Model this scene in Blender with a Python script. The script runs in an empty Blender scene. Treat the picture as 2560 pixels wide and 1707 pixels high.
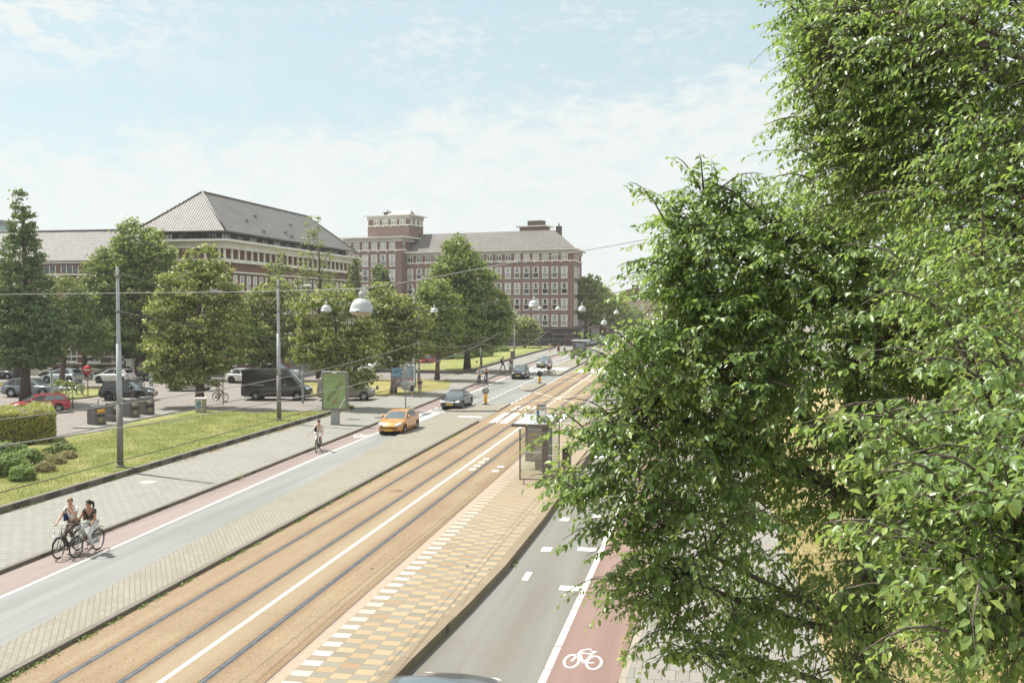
import bpy, bmesh, math, random
import numpy as np
from mathutils import Vector, Matrix

# ------------------------------------------------------------------ camera, sky, sun, exposure
scene = bpy.context.scene
IMG_W, IMG_H, FOCAL, CAM_Z = 2560.0, 1707.0, 2420.0, 8.23
VPX, VPY = 1730.0, 765.0
TILT = math.atan((IMG_H/2-VPY)/FOCAL)
YAW = math.atan((VPX-IMG_W/2)*math.cos(TILT)/FOCAL)
cam_data = bpy.data.cameras.new("camera")
cam = bpy.data.objects.new("camera", cam_data)
scene.collection.objects.link(cam)
cam.location = (0, 0, CAM_Z)
cam.rotation_euler = (math.radians(90)-TILT, 0, YAW)
cam_data.sensor_width = 36.0
cam_data.lens = 36.0*FOCAL/IMG_W
cam_data.clip_start = 0.1
cam_data.clip_end = 6000
scene.camera = cam

SUN_EL = math.radians(57)
SUN_DIR = Vector((-0.94*math.cos(SUN_EL), 0.34*math.cos(SUN_EL), math.sin(SUN_EL)))
world = bpy.data.worlds.new("World")
scene.world = world
world.use_nodes = True
wn, wl = world.node_tree.nodes, world.node_tree.links
wn.clear()
w_out = wn.new("ShaderNodeOutputWorld")
w_bg = wn.new("ShaderNodeBackground")
w_bg.inputs["Strength"].default_value = 0.15
w_sky = wn.new("ShaderNodeTexSky")
w_sky.sky_type = 'NISHITA'
w_sky.sun_disc = False
w_sky.sun_elevation = SUN_EL
w_sky.sun_rotation = math.atan2(SUN_DIR.x, SUN_DIR.y)
w_sky.air_density = 1.0
w_sky.dust_density = 1.6
w_sky.ozone_density = 1.0

def wmath(op, a, b=None, c=None, clamp=False):
    n = wn.new("ShaderNodeMath"); n.operation = op; n.use_clamp = clamp
    for i, v in enumerate((a, b, c)):
        if v is None: continue
        if isinstance(v, (int, float)): n.inputs[i].default_value = v
        else: wl.new(v, n.inputs[i])
    return n.outputs[0]
def wstep(v, lo, hi):
    n = wn.new("ShaderNodeMapRange"); n.interpolation_type = 'SMOOTHSTEP'
    wl.new(v, n.inputs[0]); n.inputs[1].default_value = lo; n.inputs[2].default_value = hi
    return n.outputs[0]
def wnoise(vec, scale, detail, rough=0.55, dist=0.0):
    n = wn.new("ShaderNodeTexNoise"); wl.new(vec, n.inputs["Vector"])
    n.inputs["Scale"].default_value = scale; n.inputs["Detail"].default_value = detail
    n.inputs["Roughness"].default_value = rough; n.inputs["Distortion"].default_value = dist
    return n.outputs["Fac"]
w_tc = wn.new("ShaderNodeTexCoord")
w_sep = wn.new("ShaderNodeSeparateXYZ"); wl.new(w_tc.outputs["Generated"], w_sep.inputs[0])
dx, dy, dz = w_sep.outputs
az = wmath('ARCTAN2', dx, wmath('MAXIMUM', dy, 0.05))
hyp = wmath('SQRT', wmath('ADD', wmath('MULTIPLY', dx, dx), wmath('MULTIPLY', dy, dy)))
el = wmath('ARCTAN2', dz, hyp)
w_comb = wn.new("ShaderNodeCombineXYZ")
wl.new(az, w_comb.inputs[0]); wl.new(wmath('MULTIPLY', el, 2.3), w_comb.inputs[1])
cvec = w_comb.outputs[0]
n_big = wnoise(cvec, 6.0, 6.0, 0.6)
n_mid = wnoise(cvec, 22.0, 7.0, 0.68, 0.4)
n_fin = wnoise(cvec, 70.0, 6.0, 0.7, 0.3)
# low bank of cloud that climbs to the right
edge = wmath('ADD', wmath('MULTIPLY', az, 0.112), 0.232)
dist = wmath('SUBTRACT', edge, el)
dist = wmath('ADD', dist, wmath('MULTIPLY', wmath('SUBTRACT', n_big, 0.5), 0.10))
dist = wmath('ADD', dist, wmath('MULTIPLY', wmath('SUBTRACT', n_mid, 0.5), 0.15))
bank = wmath('MULTIPLY', wstep(dist, -0.018, 0.045), wmath('MULTIPLY_ADD', wstep(n_mid, 0.30, 0.62), 0.45, 0.55))
# broken puffs high on the left and thin wisps elsewhere
leftm = wstep(az, -0.36, -0.66)
highm = wstep(el, 0.17, 0.26)
lp = wmath('MULTIPLY_ADD', n_mid, 0.72, wmath('MULTIPLY', n_big, 0.42))
lp = wmath('ADD', lp, wmath('MULTIPLY', wmath('SUBTRACT', n_fin, 0.5), 0.30))
puffs = wmath('MULTIPLY', wstep(lp, 0.50, 0.63), wmath('MULTIPLY', leftm, highm))
wisps = wmath('MULTIPLY', wstep(wmath('MULTIPLY_ADD', n_fin, 0.5, wmath('MULTIPLY', n_big, 0.62)), 0.55, 0.72), 0.6)
lowhaze = wstep(el, 0.14, 0.0)
cl = wmath('MAXIMUM', wmath('MAXIMUM', bank, wmath('MULTIPLY', puffs, 0.95)), wmath('MAXIMUM', wisps, wmath('MULTIPLY', lowhaze, 0.96)), clamp=True)
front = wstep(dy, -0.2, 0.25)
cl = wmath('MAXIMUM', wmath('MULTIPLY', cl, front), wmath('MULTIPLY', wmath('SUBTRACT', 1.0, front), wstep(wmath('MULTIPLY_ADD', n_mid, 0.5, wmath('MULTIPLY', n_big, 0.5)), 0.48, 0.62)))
# thin veil that pales the blue of the open sky
w_veil = wn.new("ShaderNodeMix"); w_veil.data_type = 'RGBA'
w_veil.inputs[0].default_value = 0.82
w_veil.inputs[7].default_value = (2.04, 2.47, 2.44, 1)
wl.new(w_sky.outputs[0], w_veil.inputs[6])
w_mix = wn.new("ShaderNodeMix"); w_mix.data_type = 'RGBA'
wl.new(cl, w_mix.inputs[0]); wl.new(w_veil.outputs[2], w_mix.inputs[6])
w_mix.inputs[7].default_value = (3.08, 3.23, 3.17, 1)
# added fill light: brighter unseen sky overhead and behind the viewer
w_fill = wn.new("ShaderNodeMix"); w_fill.data_type = 'RGBA'
wl.new(wmath('MAXIMUM', wmath('SUBTRACT', 1.0, wstep(dy, -0.35, 0.35)), wstep(el, 0.55, 0.95)), w_fill.inputs[0])
wl.new(w_mix.outputs[2], w_fill.inputs[6]); w_fill.inputs[7].default_value = (3.7, 3.85, 3.8, 1)
wl.new(w_fill.outputs[2], w_bg.inputs["Color"])
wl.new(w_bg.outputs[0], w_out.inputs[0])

sun_data = bpy.data.lights.new("sun", 'SUN')
sun_data.energy = 4.5
sun_data.angle = math.radians(0.53)
sun_data.color = (1.0, 0.96, 0.90)
sun = bpy.data.objects.new("sun", sun_data)
scene.collection.objects.link(sun)
sun.location = (-60, 20, 90)
sun.rotation_euler = SUN_DIR.to_track_quat('Z', 'Y').to_euler()

scene.view_settings.view_transform = 'Standard'
scene.view_settings.look = 'None'
scene.view_settings.exposure = 0.93
scene.view_settings.gamma = 1.0
scene.render.engine = 'CYCLES'
scene.cycles.use_denoising = True
scene.cycles.max_bounces = 6
scene.cycles.transparent_max_bounces = 12
scene.cycles.caustics_reflective = False
scene.cycles.caustics_refractive = False

# ------------------------------------------------------------------ helpers
COL = scene.collection
_C = Vector((0, 0, CAM_Z))
_F = Vector((-math.sin(YAW)*math.cos(TILT), math.cos(YAW)*math.cos(TILT), -math.sin(TILT)))
_R = Vector((math.cos(YAW), math.sin(YAW), 0))
_U = _R.cross(_F)
def ray(px, py): return _F*FOCAL + _R*(px-IMG_W/2) + _U*(IMG_H/2-py)
def G(px, py, z=0.0):
    "surveyed ground point"
    d = ray(px, py); return _C + d*((z-CAM_Z)/d.z)
def P(px, py, Y):
    "surveyed point at a known distance along the street"
    d = ray(px, py); return _C + d*(Y/d.y)

def link_mesh(name, me, parent=None, mats=()):
    o = bpy.data.objects.new(name, me); COL.objects.link(o)
    if parent is not None: o.parent = parent
    for m in mats: me.materials.append(m)
    return o
def tag(o, label=None, cat=None, group=None, kind=None):
    if label: o["label"] = label
    if cat: o["category"] = cat
    if group: o["group"] = group
    if kind: o["kind"] = kind
    return o
def thing(name, label, cat, loc=(0, 0, 0), rz=0.0, group=None):
    o = bpy.data.objects.new(name, None); COL.objects.link(o)
    o.empty_display_size = 0.3
    o.location = loc; o.rotation_euler = (0, 0, rz)
    return tag(o, label, cat, group)
def dup(root, loc=None, rz=None, label=None, group=None, scale=None):
    def rec(o, par):
        c = o.copy(); COL.objects.link(c)
        if par is not None: c.parent = par
        for ch in list(o.children): rec(ch, c)
        return c
    r = rec(root, None)
    if loc is not None: r.location = loc
    if rz is not None: r.rotation_euler = (0, 0, rz)
    if label: r["label"] = label
    if group: r["group"] = group
    if scale: r.scale = scale if not isinstance(scale, (int, float)) else (scale,)*3
    return r
def setmat(root, name, mat):
    "give the copied part(s) called name a mesh copy with another material"
    for ch in root.children_recursive:
        if ch.name.split('.')[0] == name and ch.type == 'MESH':
            ch.data = ch.data.copy(); ch.data.materials[0] = mat

class MB:
    "collects shapes, becomes one mesh object"
    def __init__(s): s.v = []; s.f = []; s.m = []; s.sm = []
    def add(s, vs, fs, mi=0, smooth=False):
        b = len(s.v); s.v += [tuple(p) for p in vs]
        for f in fs: s.f.append(tuple(i+b for i in f)); s.m.append(mi); s.sm.append(smooth)
        return s
    def quad(s, a, b, c, d, mi=0): return s.add((a, b, c, d), ((0, 1, 2, 3),), mi)
    def poly(s, pts, mi=0): return s.add(pts, (tuple(range(len(pts))),), mi)
    def box(s, x0, x1, y0, y1, z0, z1, mi=0, M=None):
        vs = [Vector(p) for p in ((x0,y0,z0),(x1,y0,z0),(x1,y1,z0),(x0,y1,z0),(x0,y0,z1),(x1,y0,z1),(x1,y1,z1),(x0,y1,z1))]
        if M is not None: vs = [M @ v for v in vs]
        return s.add(vs, ((3,2,1,0),(4,5,6,7),(0,1,5,4),(1,2,6,5),(2,3,7,6),(3,0,4,7)), mi)
    def bbox(s, x0, x1, y0, y1, z0, z1, b=0.02, mi=0, M=None):
        "box with chamfered vertical edges and top"
        pts = [(x0+b,y0),(x1-b,y0),(x1,y0+b),(x1,y1-b),(x1-b,y1),(x0+b,y1),(x0,y1-b),(x0,y0+b)]
        cx, cy = (x0+x1)/2, (y0+y1)/2
        top = []
        for (x, y) in pts: top.append((x+(b if x < cx else -b), y+(b if y < cy else -b)))
        vs = [Vector((x,y,z0)) for x,y in pts]+[Vector((x,y,z1-b)) for x,y in pts]+[Vector((x,y,z1)) for x,y in top]
        if M is not None: vs = [M @ v for v in vs]
        fs = [tuple(range(7,-1,-1)), tuple(range(16,24))]
        for k in (0, 8):
            for i in range(8): j = (i+1)%8; fs.append((k+i, k+j, k+8+j, k+8+i))
        return s.add(vs, fs, mi)
    def prism(s, poly, z0, z1, mi=0, M=None):
        n = len(poly); vs = [Vector((x,y,z0)) for x,y in poly]+[Vector((x,y,z1)) for x,y in poly]
        if M is not None: vs = [M @ v for v in vs]
        return s.add(vs, [tuple(range(n-1,-1,-1)), tuple(range(n,2*n))]+[(i,(i+1)%n,n+(i+1)%n,n+i) for i in range(n)], mi)
    def tube(s, pts, r, n=8, mi=0, closed=False, caps=True, smooth=True):
        pts = [Vector(p) for p in pts]; N = len(pts)
        rs = r if isinstance(r, (list, tuple)) else [r]*N
        vs = []; prev = None
        for i, p in enumerate(pts):
            if closed: d = pts[(i+1)%N]-pts[i-1]
            else: d = pts[min(i+1,N-1)]-pts[max(i-1,0)]
            if d.length < 1e-9: d = Vector((0,0,1))
            d.normalize()
            if prev is None:
                a = d.orthogonal().normalized()
            else:
                a = prev - d*prev.dot(d)
                a = a.normalized() if a.length > 1e-6 else d.orthogonal().normalized()
            prev = a; b = d.cross(a)
            for k in range(n):
                t = 2*math.pi*k/n; vs.append(p+(a*math.cos(t)+b*math.sin(t))*rs[i])
        fs = []
        for i in range(N if closed else N-1):
            j = (i+1)%N
            for k in range(n): l = (k+1)%n; fs.append((i*n+k, i*n+l, j*n+l, j*n+k))
        s.add(vs, fs, mi, smooth)
        if caps and not closed:
            b0 = len(s.v)-N*n
            s.f.append(tuple(b0+k for k in range(n-1,-1,-1))); s.m.append(mi); s.sm.append(False)
            s.f.append(tuple(b0+(N-1)*n+k for k in range(n))); s.m.append(mi); s.sm.append(False)
        return s
    def lathe(s, prof, n=24, mi=0, M=None, smooth=True):
        vs = []; fs = []
        for (r, z) in prof:
            for k in range(n):
                t = 2*math.pi*k/n; v = Vector((r*math.cos(t), r*math.sin(t), z)); vs.append(M @ v if M is not None else v)
        for i in range(len(prof)-1):
            for k in range(n): l = (k+1)%n; fs.append((i*n+k, i*n+l, (i+1)*n+l, (i+1)*n+k))
        return s.add(vs, fs, mi, smooth)
    def ball(s, c, r, n=12, mi=0, sc=(1,1,1), M=None):
        vs = []; fs = []; m = max(4, n//2); c = Vector(c)
        for i in range(m+1):
            a = math.pi*i/m
            for k in range(n):
                t = 2*math.pi*k/n
                v = Vector((math.sin(a)*math.cos(t)*r*sc[0], math.sin(a)*math.sin(t)*r*sc[1], math.cos(a)*r*sc[2]))
                if M is not None: v = M @ v
                vs.append(c+v)
        for i in range(m):
            for k in range(n): l = (k+1)%n; fs.append((i*n+k, (i+1)*n+k, (i+1)*n+l, i*n+l))
        return s.add(vs, fs, mi, True)
    def mesh(s, name, mats):
        me = bpy.data.meshes.new(name); me.from_pydata(s.v, [], s.f)
        for m in (mats if isinstance(mats, (list, tuple)) else [mats]): me.materials.append(m)
        me.polygons.foreach_set("material_index", s.m)
        me.polygons.foreach_set("use_smooth", s.sm)
        me.update(); return me
    def build(s, name, mats, parent=None):
        return link_mesh(name, s.mesh(name, mats), parent)

def np_mesh(name, verts, quads, mats, smooth=False):
    me = bpy.data.meshes.new(name)
    nv, nq = len(verts), len(quads)
    me.vertices.add(nv); me.vertices.foreach_set("co", np.ascontiguousarray(verts, np.float32).ravel())
    me.loops.add(nq*4); me.loops.foreach_set("vertex_index", np.ascontiguousarray(quads, np.int32).ravel())
    me.polygons.add(nq); me.polygons.foreach_set("loop_start", np.arange(0, nq*4, 4, dtype=np.int32))
    if smooth: me.polygons.foreach_set("use_smooth", np.ones(nq, bool))
    me.update(calc_edges=True)
    for m in mats: me.materials.append(m)
    return me

# ------------------------------------------------------------------ materials
class NT:
    "small node-tree writer"
    def __init__(s, name):
        s.mat = bpy.data.materials.new(name); s.mat.use_nodes = True
        s.t = s.mat.node_tree; s.n = s.t.nodes; s.l = s.t.links
        s.bsdf = s.n["Principled BSDF"]; s.out = s.n["Material Output"]
    def set(s, **k):
        for a, v in k.items():
            nm = a.replace('_', ' ')
            for inp in s.bsdf.inputs:
                if inp.name.lower() == nm.lower():
                    if hasattr(v, 'links') or hasattr(v, 'is_linked'): s.l.new(v, inp)
                    else: inp.default_value = v
        return s
    def plug(s, n, i, v):
        if hasattr(v, 'is_linked'): s.l.new(v, n.inputs[i])
        else: n.inputs[i].default_value = v
    def math(s, op, a, b=0.0, clamp=False):
        n = s.n.new("ShaderNodeMath"); n.operation = op; n.use_clamp = clamp
        s.plug(n, 0, a); s.plug(n, 1, b); return n.outputs[0]
    def step(s, v, lo, hi, a=0.0, b=1.0):
        n = s.n.new("ShaderNodeMapRange"); n.interpolation_type = 'SMOOTHSTEP'
        s.l.new(v, n.inputs[0])
        for i, x in enumerate((lo, hi, a, b)): n.inputs[i+1].default_value = x
        return n.outputs[0]
    def mix(s, f, a, b, mode='MIX'):
        n = s.n.new("ShaderNodeMix"); n.data_type = 'RGBA'; n.blend_type = mode
        s.plug(n, 0, f); s.plug(n, 6, a if hasattr(a, 'is_linked') else (*a, 1)); s.plug(n, 7, b if hasattr(b, 'is_linked') else (*b, 1))
        return n.outputs[2]
    def pos(s, scale=(1,1,1), rot=(0,0,0), space="Object"):
        tc = s.n.new("ShaderNodeTexCoord"); mp = s.n.new("ShaderNodeMapping")
        s.l.new(tc.outputs[space], mp.inputs[0]); mp.inputs["Scale"].default_value = scale; mp.inputs["Rotation"].default_value = rot
        return mp.outputs[0]
    def noise(s, vec, scale, detail=4.0, rough=0.55, dist=0.0, out="Fac"):
        n = s.n.new("ShaderNodeTexNoise"); s.l.new(vec, n.inputs["Vector"])
        for k, v in (("Scale", scale), ("Detail", detail), ("Roughness", rough), ("Distortion", dist)): n.inputs[k].default_value = v
        return n.outputs[out]
    def voro(s, vec, scale, feature='F1', out="Distance"):
        n = s.n.new("ShaderNodeTexVoronoi"); n.feature = feature; s.l.new(vec, n.inputs["Vector"]); n.inputs["Scale"].default_value = scale
        return n.outputs[out]
    def brick(s, vec, c1, c2, mo, w, h, m=0.01, off=0.5, bias=0.0):
        n = s.n.new("ShaderNodeTexBrick"); s.l.new(vec, n.inputs["Vector"])
        n.offset = off
        n.inputs["Color1"].default_value = (*c1, 1); n.inputs["Color2"].default_value = (*c2, 1); n.inputs["Mortar"].default_value = (*mo, 1)
        n.inputs["Scale"].default_value = 1.0; n.inputs["Mortar Size"].default_value = m; n.inputs["Bias"].default_value = bias
        n.inputs["Brick Width"].default_value = w; n.inputs["Row Height"].default_value = h
        return n.outputs["Color"], n.outputs["Fac"]
    def island(s):
        g = s.n.new("ShaderNodeNewGeometry"); return g.outputs["Random Per Island"]
    def objrand(s):
        g = s.n.new("ShaderNodeObjectInfo"); return g.outputs["Random"]
    def ramp(s, f, stops):
        n = s.n.new("ShaderNodeValToRGB"); s.l.new(f, n.inputs[0]); e = n.color_ramp.elements
        while len(e) < len(stops): e.new(0.5)
        for x, (p, c) in zip(e, stops): x.position = p; x.color = (*c, 1)
        return n.outputs[0]
    def bump(s, h, strength=0.3, dist=0.02):
        n = s.n.new("ShaderNodeBump"); n.inputs["Strength"].default_value = strength; n.inputs["Distance"].default_value = dist
        s.l.new(h, n.inputs["Height"]); s.l.new(n.outputs[0], s.bsdf.inputs["Normal"]); return s
def mat(name, col, rough=0.6, metal=0.0, var=0.12, scale=3.0, spec=0.5, coat=0.0, bump=0.0, bscale=40.0):
    "plain painted / cast surface with slight uneven wear"
    t = NT(name); p = t.pos()
    f = t.noise(p, scale, 5.0, 0.6)
    dark = tuple(c*(1-var) for c in col); light = tuple(min(1, c*(1+var)) for c in col)
    t.set(Base_Color=t.mix(t.step(f, 0.3, 0.7), dark, light), Roughness=rough, Metallic=metal, Specular_IOR_Level=spec, Coat_Weight=coat)
    if bump: t.bump(t.noise(p, bscale, 3.0), bump, 0.01)
    return t.mat
# ------------------------------------------------------------------ ground materials
def m_aggregate():
    t = NT("tram_bed_aggregate"); p = t.pos(); ps = t.pos((0.9, 0.05, 1))
    st = t.noise(ps, 2.0, 5.0, 0.65)
    gr = t.noise(p, 55.0, 3.0, 0.8)
    bl = t.noise(p, 0.35, 5.0, 0.6)
    c = t.ramp(st, ((0.25, (0.255, 0.150, 0.085)), (0.45, (0.33, 0.225, 0.138)), (0.62, (0.40, 0.31, 0.20)), (0.8, (0.44, 0.365, 0.25))))
    c = t.mix(t.step(bl, 0.40, 0.68, 0.0, 0.55), c, (0.235, 0.140, 0.080))
    sp = t.noise(p, 12.0, 4.0, 0.85)
    c = t.mix(t.step(gr, 0.38, 0.64, 0.0, 0.55), c, (0.52, 0.42, 0.285))
    c = t.mix(t.step(sp, 0.50, 0.68, 0.0, 0.5), c, (0.21, 0.125, 0.07))
    co = t.noise(p, 20.0, 2.0, 0.9)
    c = t.mix(t.step(co, 0.42, 0.62, 0.0, 0.38), c, (0.62, 0.50, 0.345)); c = t.mix(t.step(co, 0.46, 0.30, 0.0, 0.5), c, (0.17, 0.10, 0.055))
    # paler strip between the tracks, brake-dust browning beside the rails; cross joints of the cast slabs
    sx = t.n.new("ShaderNodeSeparateXYZ"); t.l.new(p, sx.inputs[0])
    mid = t.step(t.math('ABSOLUTE', t.math('ADD', sx.outputs[0], 11.4)), 0.95, 0.25, 0.0, 0.40)
    c = t.mix(mid, c, (0.50, 0.425, 0.30))
    for xr_ in (-13.67, -12.25, -10.49, -9.05):
        nb_ = t.math('MULTIPLY', t.step(t.math('ABSOLUTE', t.math('ADD', sx.outputs[0], -xr_)), 0.42, 0.08), t.step(st, 0.30, 0.62))
        c = t.mix(t.math('MULTIPLY', nb_, 0.55), c, (0.26, 0.145, 0.078))
    j = t.math('ABSOLUTE', t.math('SUBTRACT', t.math('FRACT', t.math('DIVIDE', sx.outputs[1], 6.0)), 0.5))
    c = t.mix(t.step(j, 0.496, 0.4985, 0.0, 0.5), c, (0.20, 0.13, 0.08))
    # rusty drips of brake dust along the rails
    t.set(Base_Color=t.mix(1.0, c, (0.545, 0.54, 0.51), "MULTIPLY"), Roughness=0.85, Specular_IOR_Level=0.25); t.bump(gr, 0.35, 0.01); return t.mat
def m_asphalt(name, a, b, tint, sx=0.8):
    t = NT(name); p = t.pos(); ps = t.pos((sx, 0.03, 1))
    st = t.noise(ps, 1.6, 4.0, 0.55); gr = t.noise(p, 90.0, 2.0, 0.7); bl = t.noise(p, 0.25, 4.0)
    c = t.mix(t.step(st, 0.35, 0.65), tuple(x*0.93 for x in a), b)
    c = t.mix(t.step(bl, 0.40, 0.7, 0.0, 0.35), c, tint)
    c = t.mix(t.step(gr, 0.5, 0.72, 0.0, 0.45), c, tuple(min(1, x*1.5) for x in b)); g2 = t.noise(p, 26.0, 2.0, 0.85); c = t.mix(t.step(g2, 0.5, 0.32, 0.0, 0.35), c, tuple(x*0.6 for x in a))
    # cracks and old patches
    vo = t.n.new("ShaderNodeTexVoronoi"); vo.feature = 'DISTANCE_TO_EDGE'; wp = t.mix(0.12, p, t.noise(p, 1.2, 4.0, 0.6, out="Color"))
    t.l.new(wp, vo.inputs["Vector"]); vo.inputs["Scale"].default_value = 0.45
    c = t.mix(t.math('MULTIPLY', t.step(vo.outputs["Distance"], 0.006, 0.0, 0.0, 0.45), t.step(bl, 0.5, 0.6)), c, tuple(x*0.45 for x in a))
    t.set(Base_Color=t.mix(1.0, c, (0.645, 0.65, 0.645), "MULTIPLY"), Roughness=0.72, Specular_IOR_Level=0.4); t.bump(gr, 0.25, 0.006); return t.mat
def m_slabs(name, c1, c2, mo, w, h, rot=0.0, stain=(0.3, 0.25, 0.2), m=0.012, amt=0.35):
    t = NT(name); p = t.pos(rot=(0, 0, rot)); p0 = t.pos()
    c, f = t.brick(p, c1, c2, mo, w, h, m)
    bl = t.noise(p0, 0.3, 5.0, 0.6); fi = t.noise(p0, 6.0, 5.0, 0.65)
    c = t.mix(t.step(bl, 0.42, 0.75, 0.0, amt), c, stain)
    c = t.mix(t.step(fi, 0.55, 0.8, 0.0, 0.4), c, tuple(x*0.7 for x in c1))
    t.set(Base_Color=t.mix(1.0, c, (0.565, 0.58, 0.58), "MULTIPLY"), Roughness=0.85, Specular_IOR_Level=0.25); t.bump(f, -0.25, 0.006); return t.mat
def m_grass(name, g1, g2, dry, amt):
    t = NT(name); p = t.pos()
    a = t.noise(p, 0.35, 5.0, 0.65); b = t.noise(p, 2.2, 5.0, 0.7); c_ = t.noise(p, 30.0, 3.0, 0.8)
    c = t.mix(t.step(b, 0.35, 0.65), g1, g2)
    c = t.mix(t.step(a, 0.40, 0.68, 0.0, amt), c, dry)
    c = t.mix(t.step(c_, 0.35, 0.7, 0.0, 0.55), c, tuple(x*0.55 for x in g1))
    t.set(Base_Color=c, Roughness=0.9, Specular_IOR_Level=0.15); t.bump(c_, 0.9, 0.05); return t.mat
M_BED = m_aggregate()
M_ASPH = m_asphalt("road_asphalt_pale", (0.25, 0.255, 0.243), (0.315, 0.318, 0.302), (0.235, 0.23, 0.213))
M_ASPH2 = m_asphalt("road_asphalt_warm", (0.215, 0.197, 0.163), (0.25, 0.246, 0.222), (0.235, 0.195, 0.15))
M_RED = m_asphalt("cycle_lane_red", (0.30, 0.228, 0.203), (0.345, 0.268, 0.24), (0.285, 0.226, 0.206))
M_RED2 = m_asphalt("cycle_lane_terracotta", (0.285, 0.182, 0.15), (0.32, 0.208, 0.172), (0.265, 0.175, 0.148))
M_PAVE = m_slabs("pavement_slabs", (0.365, 0.35, 0.305), (0.42, 0.40, 0.355), (0.20, 0.185, 0.155), 0.45, 0.30, 0.0, (0.30, 0.275, 0.235), 0.014)
M_PAVE2 = m_slabs("pavement_slabs_right", (0.36, 0.335, 0.30), (0.42, 0.39, 0.35), (0.19, 0.17, 0.15), 0.30, 0.60, 0.0, (0.32, 0.25, 0.2))
M_BRICKPAVE = m_slabs("street_brick_paving", (0.335, 0.29, 0.255), (0.40, 0.355, 0.315), (0.215, 0.185, 0.16), 0.21, 0.07, 0.785, (0.27, 0.245, 0.225), 0.006)
M_MEDIAN = m_slabs("median_bricks", (0.37, 0.335, 0.27), (0.425, 0.39, 0.32), (0.26, 0.225, 0.165), 0.34, 0.15, math.radians(58), (0.31, 0.28, 0.19), 0.012, 0.6)
M_KERB = m_slabs("kerb_stone", (0.265, 0.23, 0.19), (0.285, 0.25, 0.21), (0.14, 0.12, 0.10), 0.3, 1.0, 0.0, (0.2, 0.16, 0.12), 0.012)
M_KERBL = m_slabs("kerb_stone_light", (0.46, 0.40, 0.32), (0.54, 0.47, 0.38), (0.25, 0.2, 0.15), 0.5, 1.0, 0.0, (0.36, 0.28, 0.2), 0.012)
M_PLATKERB = m_slabs("platform_kerb", (0.33, 0.26, 0.175), (0.38, 0.30, 0.205), (0.2, 0.15, 0.1), 2.0, 1.0, 0.0, (0.28, 0.21, 0.14), 0.012)
M_LAWN = m_grass("lawn_grass", (0.165, 0.20, 0.055), (0.23, 0.25, 0.08), (0.34, 0.305, 0.13), 0.95)
M_DRY = m_grass("dry_grass", (0.30, 0.25, 0.11), (0.36, 0.30, 0.15), (0.42, 0.33, 0.18), 0.8)
M_PAINT = NT("road_paint_white")
_p = M_PAINT.pos(); _f = M_PAINT.noise(_p, 9.0, 6.0, 0.75)
M_PAINT.set(Base_Color=M_PAINT.mix(M_PAINT.step(_f, 0.55, 0.78), (0.78, 0.76, 0.71), (0.50, 0.45, 0.37)), Roughness=0.65); M_PAINT = M_PAINT.mat
M_PAINTW = NT("road_paint_worn")
_p = M_PAINTW.pos(); _f = M_PAINTW.noise(_p, 9.0, 6.0, 0.8)
M_PAINTW.set(Base_Color=M_PAINTW.mix(M_PAINTW.step(_f, 0.45, 0.7), (0.66, 0.60, 0.52), (0.42, 0.34, 0.24)), Roughness=0.7); M_PAINTW = M_PAINTW.mat
M_RAIL = mat("rail_steel", (0.23, 0.245, 0.265), 0.33, 0.85, 0.3, 4.0)
M_GROOVE = mat("rail_groove", (0.03, 0.027, 0.025), 0.8)
def m_checker():
    "platform tiles: buff and grey checker, white row on the track side"
    t = NT("platform_checker_tiles"); p = t.pos()
    sx = t.n.new("ShaderNodeSeparateXYZ"); t.l.new(p, sx.inputs[0])
    ux = t.math('DIVIDE', t.math('ADD', sx.outputs[0], 8.56), 0.45); uy = t.math('DIVIDE', sx.outputs[1], 0.31)
    ix = t.math('FLOOR', ux); iy = t.math('FLOOR', uy)
    par = t.math('ABSOLUTE', t.math('MODULO', t.math('ADD', ix, iy), 2.0))
    wn_ = t.n.new("ShaderNodeTexWhiteNoise"); wn_.noise_dimensions = '2D'
    cb = t.n.new("ShaderNodeCombineXYZ"); t.l.new(ix, cb.inputs[0]); t.l.new(iy, cb.inputs[1]); t.l.new(cb.outputs[0], wn_.inputs[0])
    r = wn_.outputs["Value"]
    buff = t.mix(r, (0.46, 0.36, 0.225), (0.53, 0.43, 0.285)); grey = t.mix(r, (0.29, 0.275, 0.225), (0.345, 0.33, 0.275))
    buff = t.mix(t.math('GREATER_THAN', r, 0.94), buff, (0.42, 0.30, 0.19))
    c = t.mix(par, grey, buff)
    row0 = t.math('LESS_THAN', ux, 1.0)
    white = t.mix(par, (0.36, 0.31, 0.235), t.mix(r, (0.62, 0.60, 0.54), (0.72, 0.70, 0.64)))
    c = t.mix(row0, c, white)
    fx = t.math('ABSOLUTE', t.math('SUBTRACT', t.math('FRACT', ux), 0.5)); fy = t.math('ABSOLUTE', t.math('SUBTRACT', t.math('FRACT', uy), 0.5))
    jo = t.math('MAXIMUM', t.step(fx, 0.478, 0.492), t.step(fy, 0.470, 0.488))
    c = t.mix(t.math('MULTIPLY', jo, 0.75), c, (0.22, 0.16, 0.10))
    bl = t.noise(p, 0.5, 5.0, 0.6); fi = t.noise(p, 25.0, 4.0, 0.7)
    far = t.step(sx.outputs[1], 26.0, 46.0, 0.0, 0.55)
    c = t.mix(far, c, (0.415, 0.335, 0.245))
    c = t.mix(t.step(bl, 0.45, 0.75, 0.0, 0.35), c, (0.42, 0.33, 0.22)); c = t.mix(t.step(fi, 0.45, 0.75, 0.0, 0.3), c, (0.30, 0.23, 0.15))
    t.set(Base_Color=t.mix(1.0, c, (0.62, 0.605, 0.575), "MULTIPLY"), Roughness=0.85, Specular_IOR_Level=0.25); t.bump(jo, -0.4, 0.01); return t.mat
M_CHECK = m_checker()
M_GUTTER = mat("gutter_dirt", (0.17, 0.15, 0.12), 0.9, var=0.3, scale=2.0)
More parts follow.
